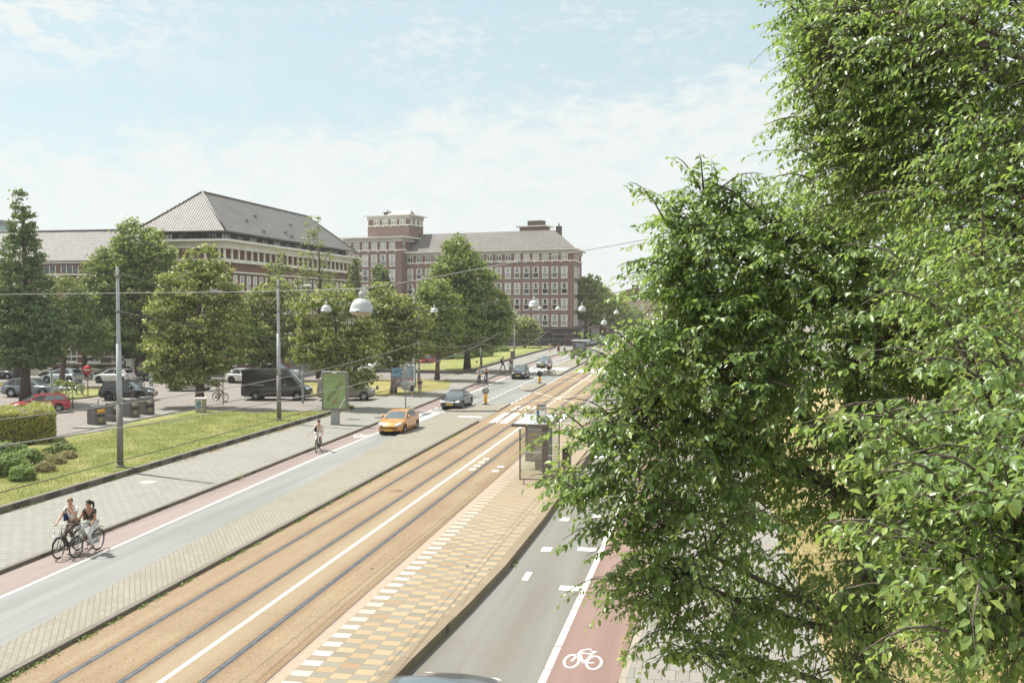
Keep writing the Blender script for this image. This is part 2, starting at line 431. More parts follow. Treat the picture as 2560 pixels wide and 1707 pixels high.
def m_tactile():
    t = NT("platform_edge_concrete"); p = t.pos()
    sx = t.n.new("ShaderNodeSeparateXYZ"); t.l.new(p, sx.inputs[0])
    ri = t.math('ABSOLUTE', t.math('SUBTRACT', t.math('FRACT', t.math('MULTIPLY', sx.outputs[0], 22.0)), 0.5))
    band = t.math('GREATER_THAN', sx.outputs[0], -8.78)
    n = t.noise(p, 5.0, 5.0, 0.65)
    c = t.mix(t.step(n, 0.3, 0.7), (0.36, 0.28, 0.215), (0.43, 0.35, 0.28))
    c = t.mix(t.math('MULTIPLY', t.math('MULTIPLY', t.step(ri, 0.3, 0.42), band), 0.6), c, (0.60, 0.53, 0.43))
    t.set(Base_Color=t.mix(1.0, c, (0.68, 0.66, 0.61), "MULTIPLY"), Roughness=0.85); return t.mat
M_TACT = m_tactile()

# ------------------------------------------------------------------ ground
def interp(pl, y):
    for (ya, xa), (yb, xb) in zip(pl, pl[1:]):
        if y <= yb: return xa+(xb-xa)*(y-ya)/(yb-ya) if y > ya else xa
    return pl[-1][1]
def strip(name, left, right, y0, y1, z, m, dy=2.0, kind="structure", thick=0.0, mb=None):
    "ribbon between two boundary lines x(y)"
    own = mb is None; mb = mb or MB()
    ys = [y0+(y1-y0)*i/max(1, int((y1-y0)/dy)) for i in range(max(1, int((y1-y0)/dy))+1)]
    ysf = sorted(set(ys+[y for y, _ in left+right if y0 < y < y1]))
    for a, b in zip(ysf, ysf[1:]):
        la, lb, ra, rb = interp(left, a), interp(left, b), interp(right, a), interp(right, b)
        mb.quad((la,a,z),(ra,a,z),(rb,b,z),(lb,b,z))
        if thick:
            mb.quad((ra,a,z),(ra,a,z-thick),(rb,b,z-thick),(rb,b,z)); mb.quad((la,a,z-thick),(la,a,z),(lb,b,z),(lb,b,z-thick))
    if thick:
        for y, fl in ((ysf[0], 0), (ysf[-1], 1)):
            l, r = interp(left, y), interp(right, y); q = ((l,y,z-thick),(r,y,z-thick),(r,y,z),(l,y,z))
            mb.quad(*(q if not fl else q[::-1]))
    if own: return tag(mb.build(name, m), kind=kind)
    return mb
def const(x): return [(-60, x), (700, x)]
KERB_L = [(-60, -20.5), (26, -20.85), (45, -21.2), (65, -21.6), (100, -22.3), (125, -22.9), (152, -22.65), (174, -21.7), (211, -19.3), (267, -17.6), (360, -15.5), (700, -15.0)]
BIKE_R = [(-60, -18.6), (24, -19.15), (50, -19.98), (66, -20.05), (100, -20.8), (125, -21.2), (160, -20.9), (190, -19.6), (211, -17.6), (267, -15.9), (360, -13.9), (700, -13.4)]
MED_L = [(-60, -15.0), (0, -15.3), (20.3, -16.2), (27.3, -16.7), (34.4, -17.05), (43, -17.35), (63, -18.45), (72, -18.75), (78, -17.5)]
KERB_M = -14.84
def off(pl, d): return [(y, x+d) for y, x in pl]

gm = MB(); gm.quad((-900,-200,-0.02),(900,-200,-0.02),(900,1800,-0.02),(-900,1800,-0.02))
tag(gm.build("ground", M_BRICKPAVE), kind="structure")
strip("road_left", off(KERB_L, -1.0), const(KERB_M+0.2), -60, 500, 0.0, M_ASPH, 4)
strip("bike_lane_left", KERB_L, BIKE_R, -60, 420, 0.006, M_RED, 3)
strip("tram_bed", const(KERB_M), const(-8.87), -60, 330, 0.008, M_BED, 10)
strip("road_right", const(-8.87), const(-3.0), -60, 500, 0.002, M_ASPH2, 10)
strip("bike_lane_right", [(-60,-3.35),(20,-3.17),(31,-2.95),(52,-2.68),(120,-2.5),(400,-2.5)], [(-60,-1.75),(20,-1.55),(26,-1.34),(60,-1.0),(400,-0.9)], -60, 400, 0.007, M_RED2, 4)
strip("pavement_left", [(-60,-26.75),(130,-26.9),(160,-26.5),(420,-27)], KERB_L, -60, 420, 0.12, M_PAVE, 3, thick=0.14)
strip("kerb_left", off(KERB_L, -0.14), off(KERB_L, 0.03), -60, 420, 0.126, M_KERB, 3, thick=0.14)
strip("pavement_right", [(-60,-1.4),(21,-1.38),(26,-1.08),(60,-0.8),(400,-0.7)], const(3.1), -60, 400, 0.12, M_PAVE2, 4, thick=0.14)
strip("kerb_right", [(-60,-1.55),(21,-1.5),(26,-1.22),(60,-0.95),(400,-0.85)], [(-60,-1.36),(21,-1.34),(26,-1.05),(60,-0.77),(400,-0.67)], -60, 400, 0.126, M_KERBL, 4, thick=0.14)
strip("verge_right", const(3.1), const(13.0), -30, 160, 0.14, M_DRY, 10, thick=0.16)
# median with its brown kerb towards the rails
strip("median_left", MED_L, const(KERB_M), -60, 66.9, 0.115, M_MEDIAN, 2, thick=0.13)
strip("kerb_median", const(KERB_M-0.16), const(KERB_M+0.03), -60, 66.9, 0.122, M_KERB, 3, thick=0.13)
strip("gutter_median", off(MED_L, -0.12), off(MED_L, 0.0), -60, 66.9, 0.016, M_GUTTER, 2)
strip("crossing_left", [(66.9,-18.65),(72.9,-18.8)], const(KERB_M), 66.9, 72.9, 0.02, M_MEDIAN, 2)
nose = MB(); nose.prism([(-18.8,72.9),(-15.0,73.9),(-14.86,73.5),(-14.95,79.3),(-17.45,78.1)], 0.0, 0.115); tag(nose.build("median_nose", M_MEDIAN), kind="structure")
nk = MB()
nk.prism([(-18.8,72.78),(-15.0,73.75),(-15.0,73.93),(-18.8,72.95)], 0, 0.122); nk.prism([(-15.0,73.75),(-14.84,73.75),(-14.9,79.4),(-15.06,79.35)], 0, 0.123)
tag(nk.build("kerb_nose", M_KERBL), kind="structure")
# teardrop refuge
td = [(-16.6,94.0),(-16.2,92.4),(-15.8,91.9),(-15.1,92.0),(-15.1,101.2),(-15.6,101.0),(-16.5,99.0),(-16.95,97.2),(-16.95,95.4)]
tm = MB(); tm.prism([(-15.95+(x+15.95)*1.0, y) for x, y in td], 0, 0.14); tag(tm.build("refuge_kerb", M_KERBL), kind="structure")
tm = MB(); tm.prism([(-15.8+(x+15.8)*0.78, 96.5+(y-96.5)*0.92) for x, y in td], 0.1, 0.147); tag(tm.build("refuge", M_MEDIAN), kind="structure")
# far platform beyond the junction
FARP_L = [(113.3,-18.0),(131,-18.4),(150,-18.2),(182,-16.3)]
strip("platform_far", FARP_L, const(-15.45), 113.3, 182, 0.14, M_MEDIAN, 3, thick=0.14)
strip("kerb_platform_far", const(-15.5), const(-15.28), 113.4, 181.7, 0.148, M_KERB, 3, thick=0.14)
# platform on the right with checker tiles
PLAT_R = [(-60,-7.4),(10,-6.75),(20.7,-6.22),(25.1,-5.86),(29,-5.62),(35.9,-5.45),(72,-5.4)]
strip("platform_edge", const(-8.87), const(-8.56), -60, 66, 0.22, M_TACT, 10, thick=0.24)
strip("platform_right", const(-8.56), off(PLAT_R, -0.30), -60, 66, 0.222, M_CHECK, 2, thick=0.24)
strip("kerb_platform_right", off(PLAT_R, -0.30), PLAT_R, -60, 66, 0.232, M_PLATKERB, 2, thick=0.25)
strip("crossing_right", const(-8.55), const(-3.4), 66, 74, 0.012, M_MEDIAN, 2)
strip("platform_right_nose", const(-8.62), const(-5.6), 74.2, 79.9, 0.12, M_MEDIAN, 2, thick=0.12)
strip("kerb_right_nose", const(-8.7), const(-5.5), 74.05, 74.22, 0.13, M_KERBL, 2, thick=0.13)
strip("platform_right_far", const(-8.7), const(-5.8), 92.8, 118, 0.12, M_MEDIAN, 3, thick=0.12)
strip("kerb_right_far", const(-8.75), const(-5.7), 92.6, 92.82, 0.13, M_KERBL, 2, thick=0.13)
# rails: grooved rail, polished head, dark groove
for i, x in enumerate((-13.67, -12.25, -10.49, -9.05)):
    r = MB(); r.box(x-0.05, x+0.02, -60, 330, 0.0, 0.016); g = MB(); 
    g.box(x+0.022, x+0.062, -60, 330, 0.0, 0.0125); g.box(x-0.085, x-0.052, -60, 330, 0.0, 0.012); r.box(x+0.064, x+0.086, -60, 330, 0.0, 0.014)
    tag(r.build("rail", M_RAIL), kind="structure"); tag(g.build("rail_groove", M_GROOVE), kind="structure")
# paint
pm = MB(); pw = MB()
pm.box(-11.45, -11.33, -60, 73.4, 0.0, 0.0125)
for k in range(9): pm.box(-11.74, -11.62, 78.7+k*1.9, 79.6+k*1.9, 0, 0.0125)
for k in range(9): pm.box(-11.85, -11.73, 95+k*2.0, 96+k*2.0, 0, 0.0125)
pm.box(-11.9, -11.78, 112, 119, 0, 0.0125); pm.box(-11.9, -11.78, 127, 180, 0, 0.0125)
for x0, x1 in ((-14.05,-13.49),(-13.29,-12.74),(-12.33,-11.77),(-11.42,-10.86),(-10.35,-9.78),(-9.58,-9.02)):
    pm.quad((x0,66.7,0.0125),(x1,66.7,0.0125),(x1-0.16,72.9,0.0125),(x0-0.16,72.9,0.0125))
    pm.quad((x0-0.3,119.2,0.0125),(x1-0.3,119.2,0.0125),(x1-0.4,125.3,0.0125),(x0-0.4,125.3,0.0125))
for x0 in (-20.6, -19.6, -18.5):
    pm.quad((x0,66.3,0.011),(x0+0.5,66.3,0.011),(x0+0.62,72.0,0.011),(x0+0.1,72.0,0.011))
for x0 in (-22.0, -21.0, -20.0, -19.0):
    pm.quad((x0,120.5,0.011),(x0+0.5,120.5,0.011),(x0+0.5,126.2,0.011),(x0,126.2,0.011))
pm.quad((-17.05,69.7,0.0245),(-15.25,69.55,0.0245),(-15.25,70.0,0.0245),(-17.05,70.15,0.0245))
for k in range(5): pm.quad((-18.0+k*0.5,120.6,0.153),(-17.75+k*0.5,120.6,0.153),(-17.75+k*0.5,126,0.153),(-18.0+k*0.5,126,0.153))
# give-way teeth before the zebra
pm.box(-19.7, -17.5, 65.55, 65.7, 0, 0.0105); pm.box(-20.9, -18.3, 72.6, 72.75, 0, 0.0105)
for k in range(4): pm.poly([(-19.6+k*0.6,65.5,0.011),(-19.85+k*0.6,64.3,0.011),(-19.35+k*0.6,65.5,0.011)])
for k in range(5): pm.poly([(-21.6+k*0.8,119.6,0.011),(-21.3+k*0.8,118.2,0.011),(-21.1+k*0.8,119.6,0.011)])
# solid and dashed edge of the left cycle lane
y = -40.0
while y < 62: 
    a, b = interp(BIKE_R, y), interp(BIKE_R, y+1.92); pm.quad((a-0.06,y,0.0115),(a+0.06,y,0.0115),(b+0.06,y+1.92,0.0115),(b-0.06,y+1.92,0.0115)); y += 1.98
for y0, y1, st, ln in ((73, 80, 2.0, 1.0), (80, 108, 30, 28), (108, 119, 2, 1.0), (128, 200, 80, 72), (205, 330, 130, 120)):
    y = y0
    while y < y1:
        a, b = interp(BIKE_R, y), interp(BIKE_R, y+ln); pm.quad((a-0.06,y,0.0115),(a+0.06,y,0.0115),(b+0.06,y+ln,0.0115),(b-0.06,y+ln,0.0115)); y += st
# dashes through the junction
for k in range(16): pm.quad((-14.98,80+k*2.05,0.0105),(-14.86,80+k*2.05,0.0105),(-14.86,81+k*2.05,0.0105),(-14.98,81+k*2.05,0.0105)) if not 5 <= k <= 9 else None
for k in range(17): pm.box(-17.5-0.005*k, -17.39-0.005*k, 80.5+k*1.85, 81.4+k*1.85, 0, 0.0105)
for k in range(30): pm.box(-18.9, -18.78, 129+k*2.0, 130+k*2.0, 0, 0.0105) if k < 14 else None
# yellow-box crosses on the tram bed
def pline(a, b, w, mb, z=0.0127):
    a, b = Vector((*a, z)), Vector((*b, z)); d = (b-a).normalized(); n = Vector((-d.y, d.x, 0))*w/2; mb.quad(a-n, b-n, b+n, a+n)
for cx, y0, y1 in ((-11.8, 80.2, 91.0), (-12.0, 102.4, 112.2)):
    pline((-14.7, y0), (-8.95, y1), 0.13, pw); pline((-14.7, y1), (-8.95, y0), 0.13, pw)
pw.box(-8.78, -8.66, 80.3, 92.5, 0, 0.0127) if False else None
for k in range(7): pm.box(-8.75, -8.63, 80.5+k*1.75, 81.4+k*1.75, 0, 0.0129)
pm.box(-8.72, -8.58, 74.4, 80, 0.1, 0.1245)
# block dashes beside the shelter
for k in range(4): pm.box(-11.0, -10.7, 47.2+k*1.1, 47.65+k*1.1, 0, 0.0125); pm.box(-9.75, -9.45, 46.9+k*1.3, 47.35+k*1.3, 0, 0.0125) if k < 2 else None
# right carriageway blocks and ticks
for y in (28.4, 31.9, 36.6): pm.box(-4.95, -4.62, y, y+0.55, 0, 0.0105) if y > 30 else pm.box(-4.98, -4.80, y, y+0.9, 0, 0.0105)
for y in (40.6, 44.4, 48.3, 52.3, 56.5, 61.0): pm.box(-5.2, -4.35, y, y+0.5, 0, 0.0105)
for y in (27.6, 32.2, 37.4, 43.0, 48.8, 55.0): pm.box(-3.75, -3.12, y, y+0.42, 0, 0.0105)
BR = [(-60,-3.35),(20,-3.17),(31,-2.95),(52,-2.68),(120,-2.5),(400,-2.5)]
y = -40.0
while y < 120:
    ln = 1.42 if y < 34 else 1.42; a, b = interp(BR, y), interp(BR, y+ln); pm.quad((a-0.10,y,0.0105),(a+0.06,y,0.0105),(b+0.06,y+ln,0.0105),(b-0.10,y+ln,0.0105)); y += 1.50
strip("zebra_right", const(-5.2), const(-3.4), 66.2, 66.7, 0.017, M_PAINT)
for k in range(3): pm.box(-5.1+k*0.75, -4.7+k*0.75, 67.2, 72.5, 0, 0.0165)
# thin dashes on cycle-lane crossing far right
tag(pm.build("road_markings", M_PAINT), kind="structure"); tag(pw.build("road_markings_worn", M_PAINTW), kind="structure")

def text_mesh(body, size, align='CENTER', extrude=0.0, font_scale=(1, 1), bold=0.0, shear=0.0):
    cu = bpy.data.curves.new("lettering", 'FONT'); cu.body = body; cu.size = size; cu.align_x = align; cu.align_y = 'CENTER'
    cu.extrude = extrude; cu.offset = bold; cu.shear = shear; cu.resolution_u = 2
    ob = bpy.data.objects.new("lettering", cu); COL.objects.link(ob)
    dg = bpy.context.evaluated_depsgraph_get(); dg.update()
    me = bpy.data.meshes.new_from_object(ob.evaluated_get(dg))
    bpy.data.objects.remove(ob); bpy.data.curves.remove(cu)
    me.transform(Matrix.Diagonal((font_scale[0], font_scale[1], 1, 1))); return me
def lettering(name, body, size, m, M, parent=None, **k):
    me = text_mesh(body, size, **k); me.materials.clear(); me.materials.append(m)
    o = link_mesh(name, me, parent); o.matrix_local = M; return o
# BUS painted for traffic coming towards the camera, and for the other track further on
for word, xs, y, rz in (("SUB"[::-1], (-12.35, -13.15, -13.95), 76.9, math.pi), ("BUS", (-10.9, -10.2, -9.5), 116.3, 0.0)):
    for ch, x in zip("BUS", xs):
        o = lettering("bus_lettering", ch, 1.0, M_PAINTW if rz else M_PAINT, Matrix.Translation((x, y, 0.0135)) @ Matrix.Rotation(rz, 4, 'Z'), font_scale=(0.95, 4.4), bold=0.02)
        tag(o, kind="structure")
# cycle symbol on the right cycle lane
cs = MB()
def flat_ring(cx, cy, rx, ry, w, a0, a1, mb, n=20):
    for i in range(n):
        t0, t1 = a0+(a1-a0)*i/n, a0+(a1-a0)*(i+1)/n
        if abs(((t0*6/math.pi) % 3)-1.5) < 0.17: continue
        q = [(cx+(rx+s*w/2)*math.cos(t), cy+(ry+s*w*1.3/2)*math.sin(t), 0.0128) for t, s in ((t0,-1),(t1,-1),(t1,1),(t0,1))]
        mb.quad(*q[::-1])
SYM = Matrix.Translation((-2.42, 22.95, 0)); 
c2 = MB()
flat_ring(-0.30, -0.25, 0.20, 0.50, 0.065, 0, 2*math.pi, c2); flat_ring(0.32, -0.25, 0.20, 0.50, 0.065, 0, 2*math.pi, c2)
for a, b in (((-0.30,-0.25),(-0.12,0.62)),((-0.14,0.45),(0.20,0.40)),((-0.14,0.35),(0.04,-0.35)),((0.04,-0.35),(0.22,0.42)),((0.02,-0.35),(0.32,-0.25)),((0.14,0.62),(0.32,0.62)),((0.25,0.62),(0.20,0.35)),((-0.12,0.62),(0.02,0.78)),((0.02,0.78),(0.16,0.78))):
    pline(a, b, 0.06, c2, 0.0128)
o = c2.build("bicycle_symbol", M_PAINT); o.matrix_world = Matrix.Translation((-2.44, 22.25, 0)) @ Matrix.Diagonal((0.84, 0.82, 1, 1)); tag(o, kind="structure")
c3 = c2.build("bicycle_symbol", M_PAINT); c3.location = (-20.55, 58.3, 0.0); c3.rotation_euler = (0, 0, math.pi); tag(c3, kind="structure")
# manhole lids
mh = MB(); mh.lathe([(0.0, 0.0135), (0.33, 0.0135), (0.34, 0.0)], 24); mh.v = [(x-12.95, y+41.2, z) for x, y, z in mh.v]
tag(mh.build("manhole_lid", mat("manhole_rust", (0.17, 0.095, 0.05), 0.8)), "small rusty round manhole lid between the left track's rails", "manhole")
mh = MB(); mh.box(-25.0, -24.3, 40.2, 40.9, 0.1, 0.1235); tag(mh.build("service_cover", mat("cover_grey", (0.3, 0.29, 0.26), 0.8)), "flat square service cover set in the left pavement slabs", "cover")

# ------------------------------------------------------------------ lawns
LZ = 0.34
def lawn(name, pts, z, m=None):
    pts = [tuple(p) for p in pts]; mb = MB(); mb.prism(pts, 0.0, z); return tag(mb.build(name, m or M_LAWN), kind="structure")
def gp(px, py, z=LZ): g = G(px, py, z); return (g.x, g.y)
lawn("lawn_near", [(-26.75,10),(-26.72,70.5),gp(815,1027),gp(640,1031),gp(492,1024),gp(349,1050),gp(240,1078),gp(130,1098),gp(-60,1150),(-44,10)], LZ)
strip("lawn_kerb_near", const(-26.78), const(-26.55), 5, 70.6, LZ+0.03, M_KERB, 3, thick=0.35)
lk = MB()
edge_pts = [gp(640,1031), gp(492,1024), gp(349,1050), gp(240,1078), gp(130,1098)]
for a, b in zip(edge_pts, edge_pts[1:]): pline(a, b, 0.14, lk, LZ+0.02)
tag(lk.build("lawn_edging", M_KERB), kind="structure")
lawn("lawn_island", [gp(765,990,.12),gp(760,955,.12),gp(905,948,.12),gp(1050,948,.12),gp(1128,952,.12),gp(1120,972,.12),gp(1000,988,.12),gp(925,985,.12),gp(800,985,.12)], 0.14, m_grass("lawn_yellowed", (0.20, 0.20, 0.06), (0.27, 0.25, 0.09), (0.36, 0.29, 0.13), 0.9))
FAR_LAWN = [gp(905,922),gp(1046,925),gp(1163,927),gp(1215,912),gp(1262,899),gp(1330,880),gp(1388,866),gp(1330,864),gp(1240,868),gp(1120,872),gp(1060,886),gp(985,900)]
lawn("lawn_far", FAR_LAWN, LZ)
lk = MB(); z = LZ+0.05
for a, b in zip(FAR_LAWN[:6], FAR_LAWN[1:7]):
    A, B = Vector((*a, 0)), Vector((*b, 0)); d = (B-A).normalized(); n = Vector((d.y, -d.x, 0))*0.22
    lk.prism([tuple((A)[:2]), tuple((B)[:2]), tuple((B+n)[:2]), tuple((A+n)[:2])][::-1], 0, z)
tag(lk.build("lawn_kerb_far", M_KERB), kind="structure")
# side street behind the lawn, planted verge between parked cars
lawn("verge_street", [gp(120,985,.1),gp(160,975,.1),gp(255,968,.1),gp(262,985,.1),gp(215,992,.1),gp(130,1000,.1)], 0.12)
lawn("verge_left", [(-95,88),(-62,88.5),(-62,90.5),(-95,90)], 0.12)
strip("street_pavement", [(96,-120),(100,-120)], [(96,-56.5),(100,-56.5)], 97.5, 104, 0.1, M_PAVE, 5, thick=0.1)
# weeds along kerbs are built with the plants
# ------------------------------------------------------------------ building materials
def wallvec(t):
    "brick coordinates that follow any upright wall: along it, and up"
    g = t.n.new("ShaderNodeNewGeometry"); tc = t.n.new("ShaderNodeTexCoord")
    sp = t.n.new("ShaderNodeSeparateXYZ"); t.l.new(tc.outputs["Object"], sp.inputs[0])
    sn = t.n.new("ShaderNodeSeparateXYZ"); t.l.new(tc.outputs["Normal"], sn.inputs[0])
    u = t.math('SUBTRACT', t.math('MULTIPLY', sp.outputs[0], sn.outputs[1]), t.math('MULTIPLY', sp.outputs[1], sn.outputs[0]))
    cb = t.n.new("ShaderNodeCombineXYZ"); t.l.new(u, cb.inputs[0]); t.l.new(sp.outputs[2], cb.inputs[1])
    return cb.outputs[0], tc.outputs["Object"]
def m_brick(name, c1, c2, mo, dirt):
    t = NT(name); v, o = wallvec(t)
    c, f = t.brick(v, c1, c2, mo, 0.42, 0.13, 0.02)
    n = t.noise(o, 0.25, 5.0, 0.6); n2 = t.noise(o, 3.0, 4.0, 0.7)
    c = t.mix(t.step(n, 0.4, 0.7, 0.0, 0.45), c, dirt); c = t.mix(t.step(n2, 0.5, 0.8, 0.0, 0.4), c, tuple(x*0.6 for x in c1))
    t.set(Base_Color=c, Roughness=0.85, Specular_IOR_Level=0.25); return t.mat
M_BRICK = m_brick("brick_brown", (0.185, 0.110, 0.090), (0.24, 0.150, 0.122), (0.23, 0.19, 0.165), (0.175, 0.118, 0.10))
M_BRICKR = m_brick("brick_red", (0.18, 0.088, 0.070), (0.23, 0.115, 0.090), (0.22, 0.165, 0.14), (0.16, 0.085, 0.07))
M_BRICKD = m_brick("brick_dark", (0.075, 0.05, 0.042), (0.11, 0.07, 0.06), (0.10, 0.08, 0.07), (0.06, 0.045, 0.04))
M_BRICKP = m_brick("brick_pale", (0.36, 0.23, 0.16), (0.43, 0.29, 0.2), (0.4, 0.34, 0.28), (0.3, 0.2, 0.15))
def m_tiles(name, c1, c2, gap, w=0.30, h=0.36):
    t = NT(name)
    tc = t.n.new("ShaderNodeTexCoord"); sp = t.n.new("ShaderNodeSeparateXYZ"); t.l.new(tc.outputs["Object"], sp.inputs[0])
    sn = t.n.new("ShaderNodeSeparateXYZ"); t.l.new(tc.outputs["Normal"], sn.inputs[0])
    # along the eave, and up the slope
    ax = t.math('GREATER_THAN', t.math('ABSOLUTE', sn.outputs[0]), t.math('ABSOLUTE', sn.outputs[1]))
    u = t.math('ADD', t.math('MULTIPLY', sp.outputs[1], ax), t.math('MULTIPLY', sp.outputs[0], t.math('SUBTRACT', 1.0, ax)))
    vv = t.math('MULTIPLY', sp.outputs[2], 1.5)
    wv = t.math('SINE', t.math('MULTIPLY', u, 2*math.pi/w)); row = t.math('FRACT', t.math('DIVIDE', vv, h))
    cb = t.n.new("ShaderNodeCombineXYZ"); t.l.new(t.math('FLOOR', t.math('DIVIDE', u, w)), cb.inputs[0]); t.l.new(t.math('FLOOR', t.math('DIVIDE', vv, h)), cb.inputs[1])
    wn_ = t.n.new("ShaderNodeTexWhiteNoise"); wn_.noise_dimensions = '2D'; t.l.new(cb.outputs[0], wn_.inputs[0])
    n = t.noise(tc.outputs["Object"], 0.3, 5.0, 0.65)
    c = t.mix(wn_.outputs["Value"], c1, c2); c = t.mix(t.step(n, 0.4, 0.7, 0.0, 0.5), c, tuple(x*0.72 for x in c1))
    c = t.mix(t.math('MULTIPLY', t.step(row, 0.24, 0.0), 0.85), c, gap)
    c = t.mix(t.math('MULTIPLY', t.step(wv, -0.45, -0.95), 0.75), c, gap)
    t.set(Base_Color=c, Roughness=0.45, Specular_IOR_Level=0.5); t.bump(t.math('ADD', wv, t.math('MULTIPLY', row, -1.0)), 0.8, 0.06); return t.mat
M_TILE = m_tiles("roof_tiles_grey", (0.135, 0.124, 0.110), (0.20, 0.186, 0.168), (0.06, 0.053, 0.046), 0.34, 0.34)
M_TILEB = m_tiles("roof_tiles_brown", (0.13, 0.116, 0.102), (0.185, 0.167, 0.149), (0.055, 0.048, 0.042), 0.36, 0.38)
M_TILER = m_tiles("roof_tiles_red", (0.26, 0.11, 0.075), (0.33, 0.15, 0.10), (0.1, 0.05, 0.04))
M_STONE = mat("white_stucco", (0.70, 0.68, 0.61), 0.8, var=0.10, scale=0.6)
M_CREAM = mat("cream_render", (0.50, 0.47, 0.40), 0.85, var=0.12, scale=0.5)
M_GREYB = mat("grey_fascia", (0.42, 0.41, 0.375), 0.8, var=0.1, scale=0.5)
M_FRAME = mat("white_window_frame", (0.76, 0.755, 0.73), 0.5, var=0.06)
M_DARKT = mat("dark_timber", (0.055, 0.042, 0.034), 0.7, var=0.2)
M_DOOR = mat("reddish_door", (0.18, 0.055, 0.032), 0.55, var=0.15)
def m_glass(name, a, b, rough=0.06):
    t = NT(name); r = t.objrand(); p = t.pos(); n = t.noise(p, 0.9, 3.0)
    t.set(Base_Color=t.mix(r, a, b), Roughness=rough, Specular_IOR_Level=0.9); return t.mat
M_PANE = m_glass("window_pane", (0.035, 0.045, 0.05), (0.16, 0.175, 0.17), 0.08)
M_PANEB = m_glass("window_pane_blind", (0.22, 0.235, 0.225), (0.42, 0.43, 0.40), 0.15)
M_PANED = m_glass("window_pane_dark", (0.018, 0.02, 0.022), (0.05, 0.055, 0.055), 0.05)
M_LEAD = mat("lead_roofing", (0.20, 0.205, 0.20), 0.6, var=0.1)

class Frame:
    "local axes of a facade: u along it, n outward, z up"
    def __init__(s, o, u, n): s.o = Vector(o); s.u = Vector(u).normalized(); s.n = Vector(n).normalized()
    def M(s, u=0, z=0, d=0):
        m = Matrix((( s.u.x, s.n.x, 0, 0), (s.u.y, s.n.y, 0, 0), (0, 0, 1, 0), (0, 0, 0, 1)))
        p = s.o+s.u*u+s.n*d; m.translation = (p.x, p.y, z); return m
class Fac:
    "window meshes made once, then copied (frame with its pane) along a facade"
    def __init__(s): s.cache = {}
    def proto(s, kind, w, h):
        key = (kind, round(w, 2), round(h, 2))
        if key in s.cache: return s.cache[key]
        f = MB(); g = MB(); D0, D1 = -0.06, 0.035
        def bar(x0, x1, z0, z1, d0=D0, d1=D1): f.box(x0, x1, d0, d1, z0, z1)
        if kind == 'sash':          # heavy white top light with side slots, plain sash below
            hs = h*0.47; t = 0.11
            bar(-w/2, w/2, h-t, h, D0, 0.06); bar(-w/2, w/2, hs-t/2, hs+t/2, D0, 0.06)
            for x in (-w/2, w/2-t): bar(x, x+t, hs+t/2, h-t, D0, 0.06)
            for x in (-w*0.23-0.05, w*0.23-0.05): bar(x, x+0.1, hs+t/2, h-t)
            nb = 4
            for k in range(1, nb):
                zz = hs+t/2+(h-1.5*t-hs)*k/nb
                for x0, x1 in ((-w/2+t, -w*0.23-0.05), (w*0.23+0.05, w/2-t)): bar(x0, x1, zz-0.035, zz+0.035)
            ww = w*0.90
            for x in (-ww/2, ww/2-0.09): bar(x, x+0.09, 0.0, hs-t/2)
            bar(-ww/2+0.09, ww/2-0.09, 0.0, 0.1); bar(-w/2-0.06, w/2+0.06, -0.09, -0.004, D0, 0.10)
        elif kind == 'case':        # attic casement: two lights under a row of small panes
            t = 0.09
            for x in (-w/2, -t/2, w/2-t): bar(x, x+t, 0, h)
            for x0, x1 in ((-w/2+t, -t/2), (t/2, w/2-t)):
                bar(x0, x1, 0, t); bar(x0, x1, h-t, h); bar(x0, x1, h*0.74, h*0.74+0.07)
        elif kind == 'slot':        # tall narrow double slot
            t = 0.07
            for x in (-w/2, -w/6, w/6, w/2-t): bar(x, x+t, 0, h)
            for x0, x1 in ((-w/2+t, -w/6), (-w/6+t, w/6), (w/6+t, w/2-t)): bar(x0, x1, 0, t); bar(x0, x1, h-t, h); bar(x0, x1, h*0.5, h*0.5+0.09)
        elif kind == 'plain':
            t = 0.10
            for x in (-w/2, -t/2, w/2-t): bar(x, x+t, 0, h)
            for x0, x1 in ((-w/2+t, -t/2), (t/2, w/2-t)): bar(x0, x1, 0, t); bar(x0, x1, h-t, h)
            bar(-w/2-0.05, w/2+0.05, -0.10, -0.004, D0, 0.10)
        elif kind == 'dark':
            t = 0.08
            for x in (-w/2, -w/6, w/6, w/2-t): bar(x, x+t, 0, h)
        g.box(-w/2+0.02, w/2-0.02, -0.055, -0.012, 0.02, h-0.02)
        s.cache[key] = (f.mesh("window", M_FRAME), g.mesh("pane", M_PANE)); return s.cache[key]
    def put(s, par, fr, kind, u, z, w, h, d=0.0, pane=None, frame=None):
        fm, gm_ = s.proto(kind, w, h)
        fo = bpy.data.objects.new("window", fm); COL.objects.link(fo); fo.parent = par; fo.matrix_local = fr.M(u, z, d)
        go = bpy.data.objects.new("pane", gm_); COL.objects.link(go); go.parent = fo
        for o_, m_ in ((go, pane), (fo, frame)):
            if m_:
                o_.material_slots[0].link = 'OBJECT'; o_.material_slots[0].material = m_
        return fo
FAC = Fac()
rng = random.Random(4)
def wallbox(mb, fr, u0, u1, z0, z1, depth, d=0.0, mi=0):
    mb.box(u0, u1, d-depth, d, z0, z1, mi, M=fr.M())
def pane_pick(): 
    r = rng.random(); return M_PANEB if r < 0.42 else (M_PANED if r > 0.75 else None)

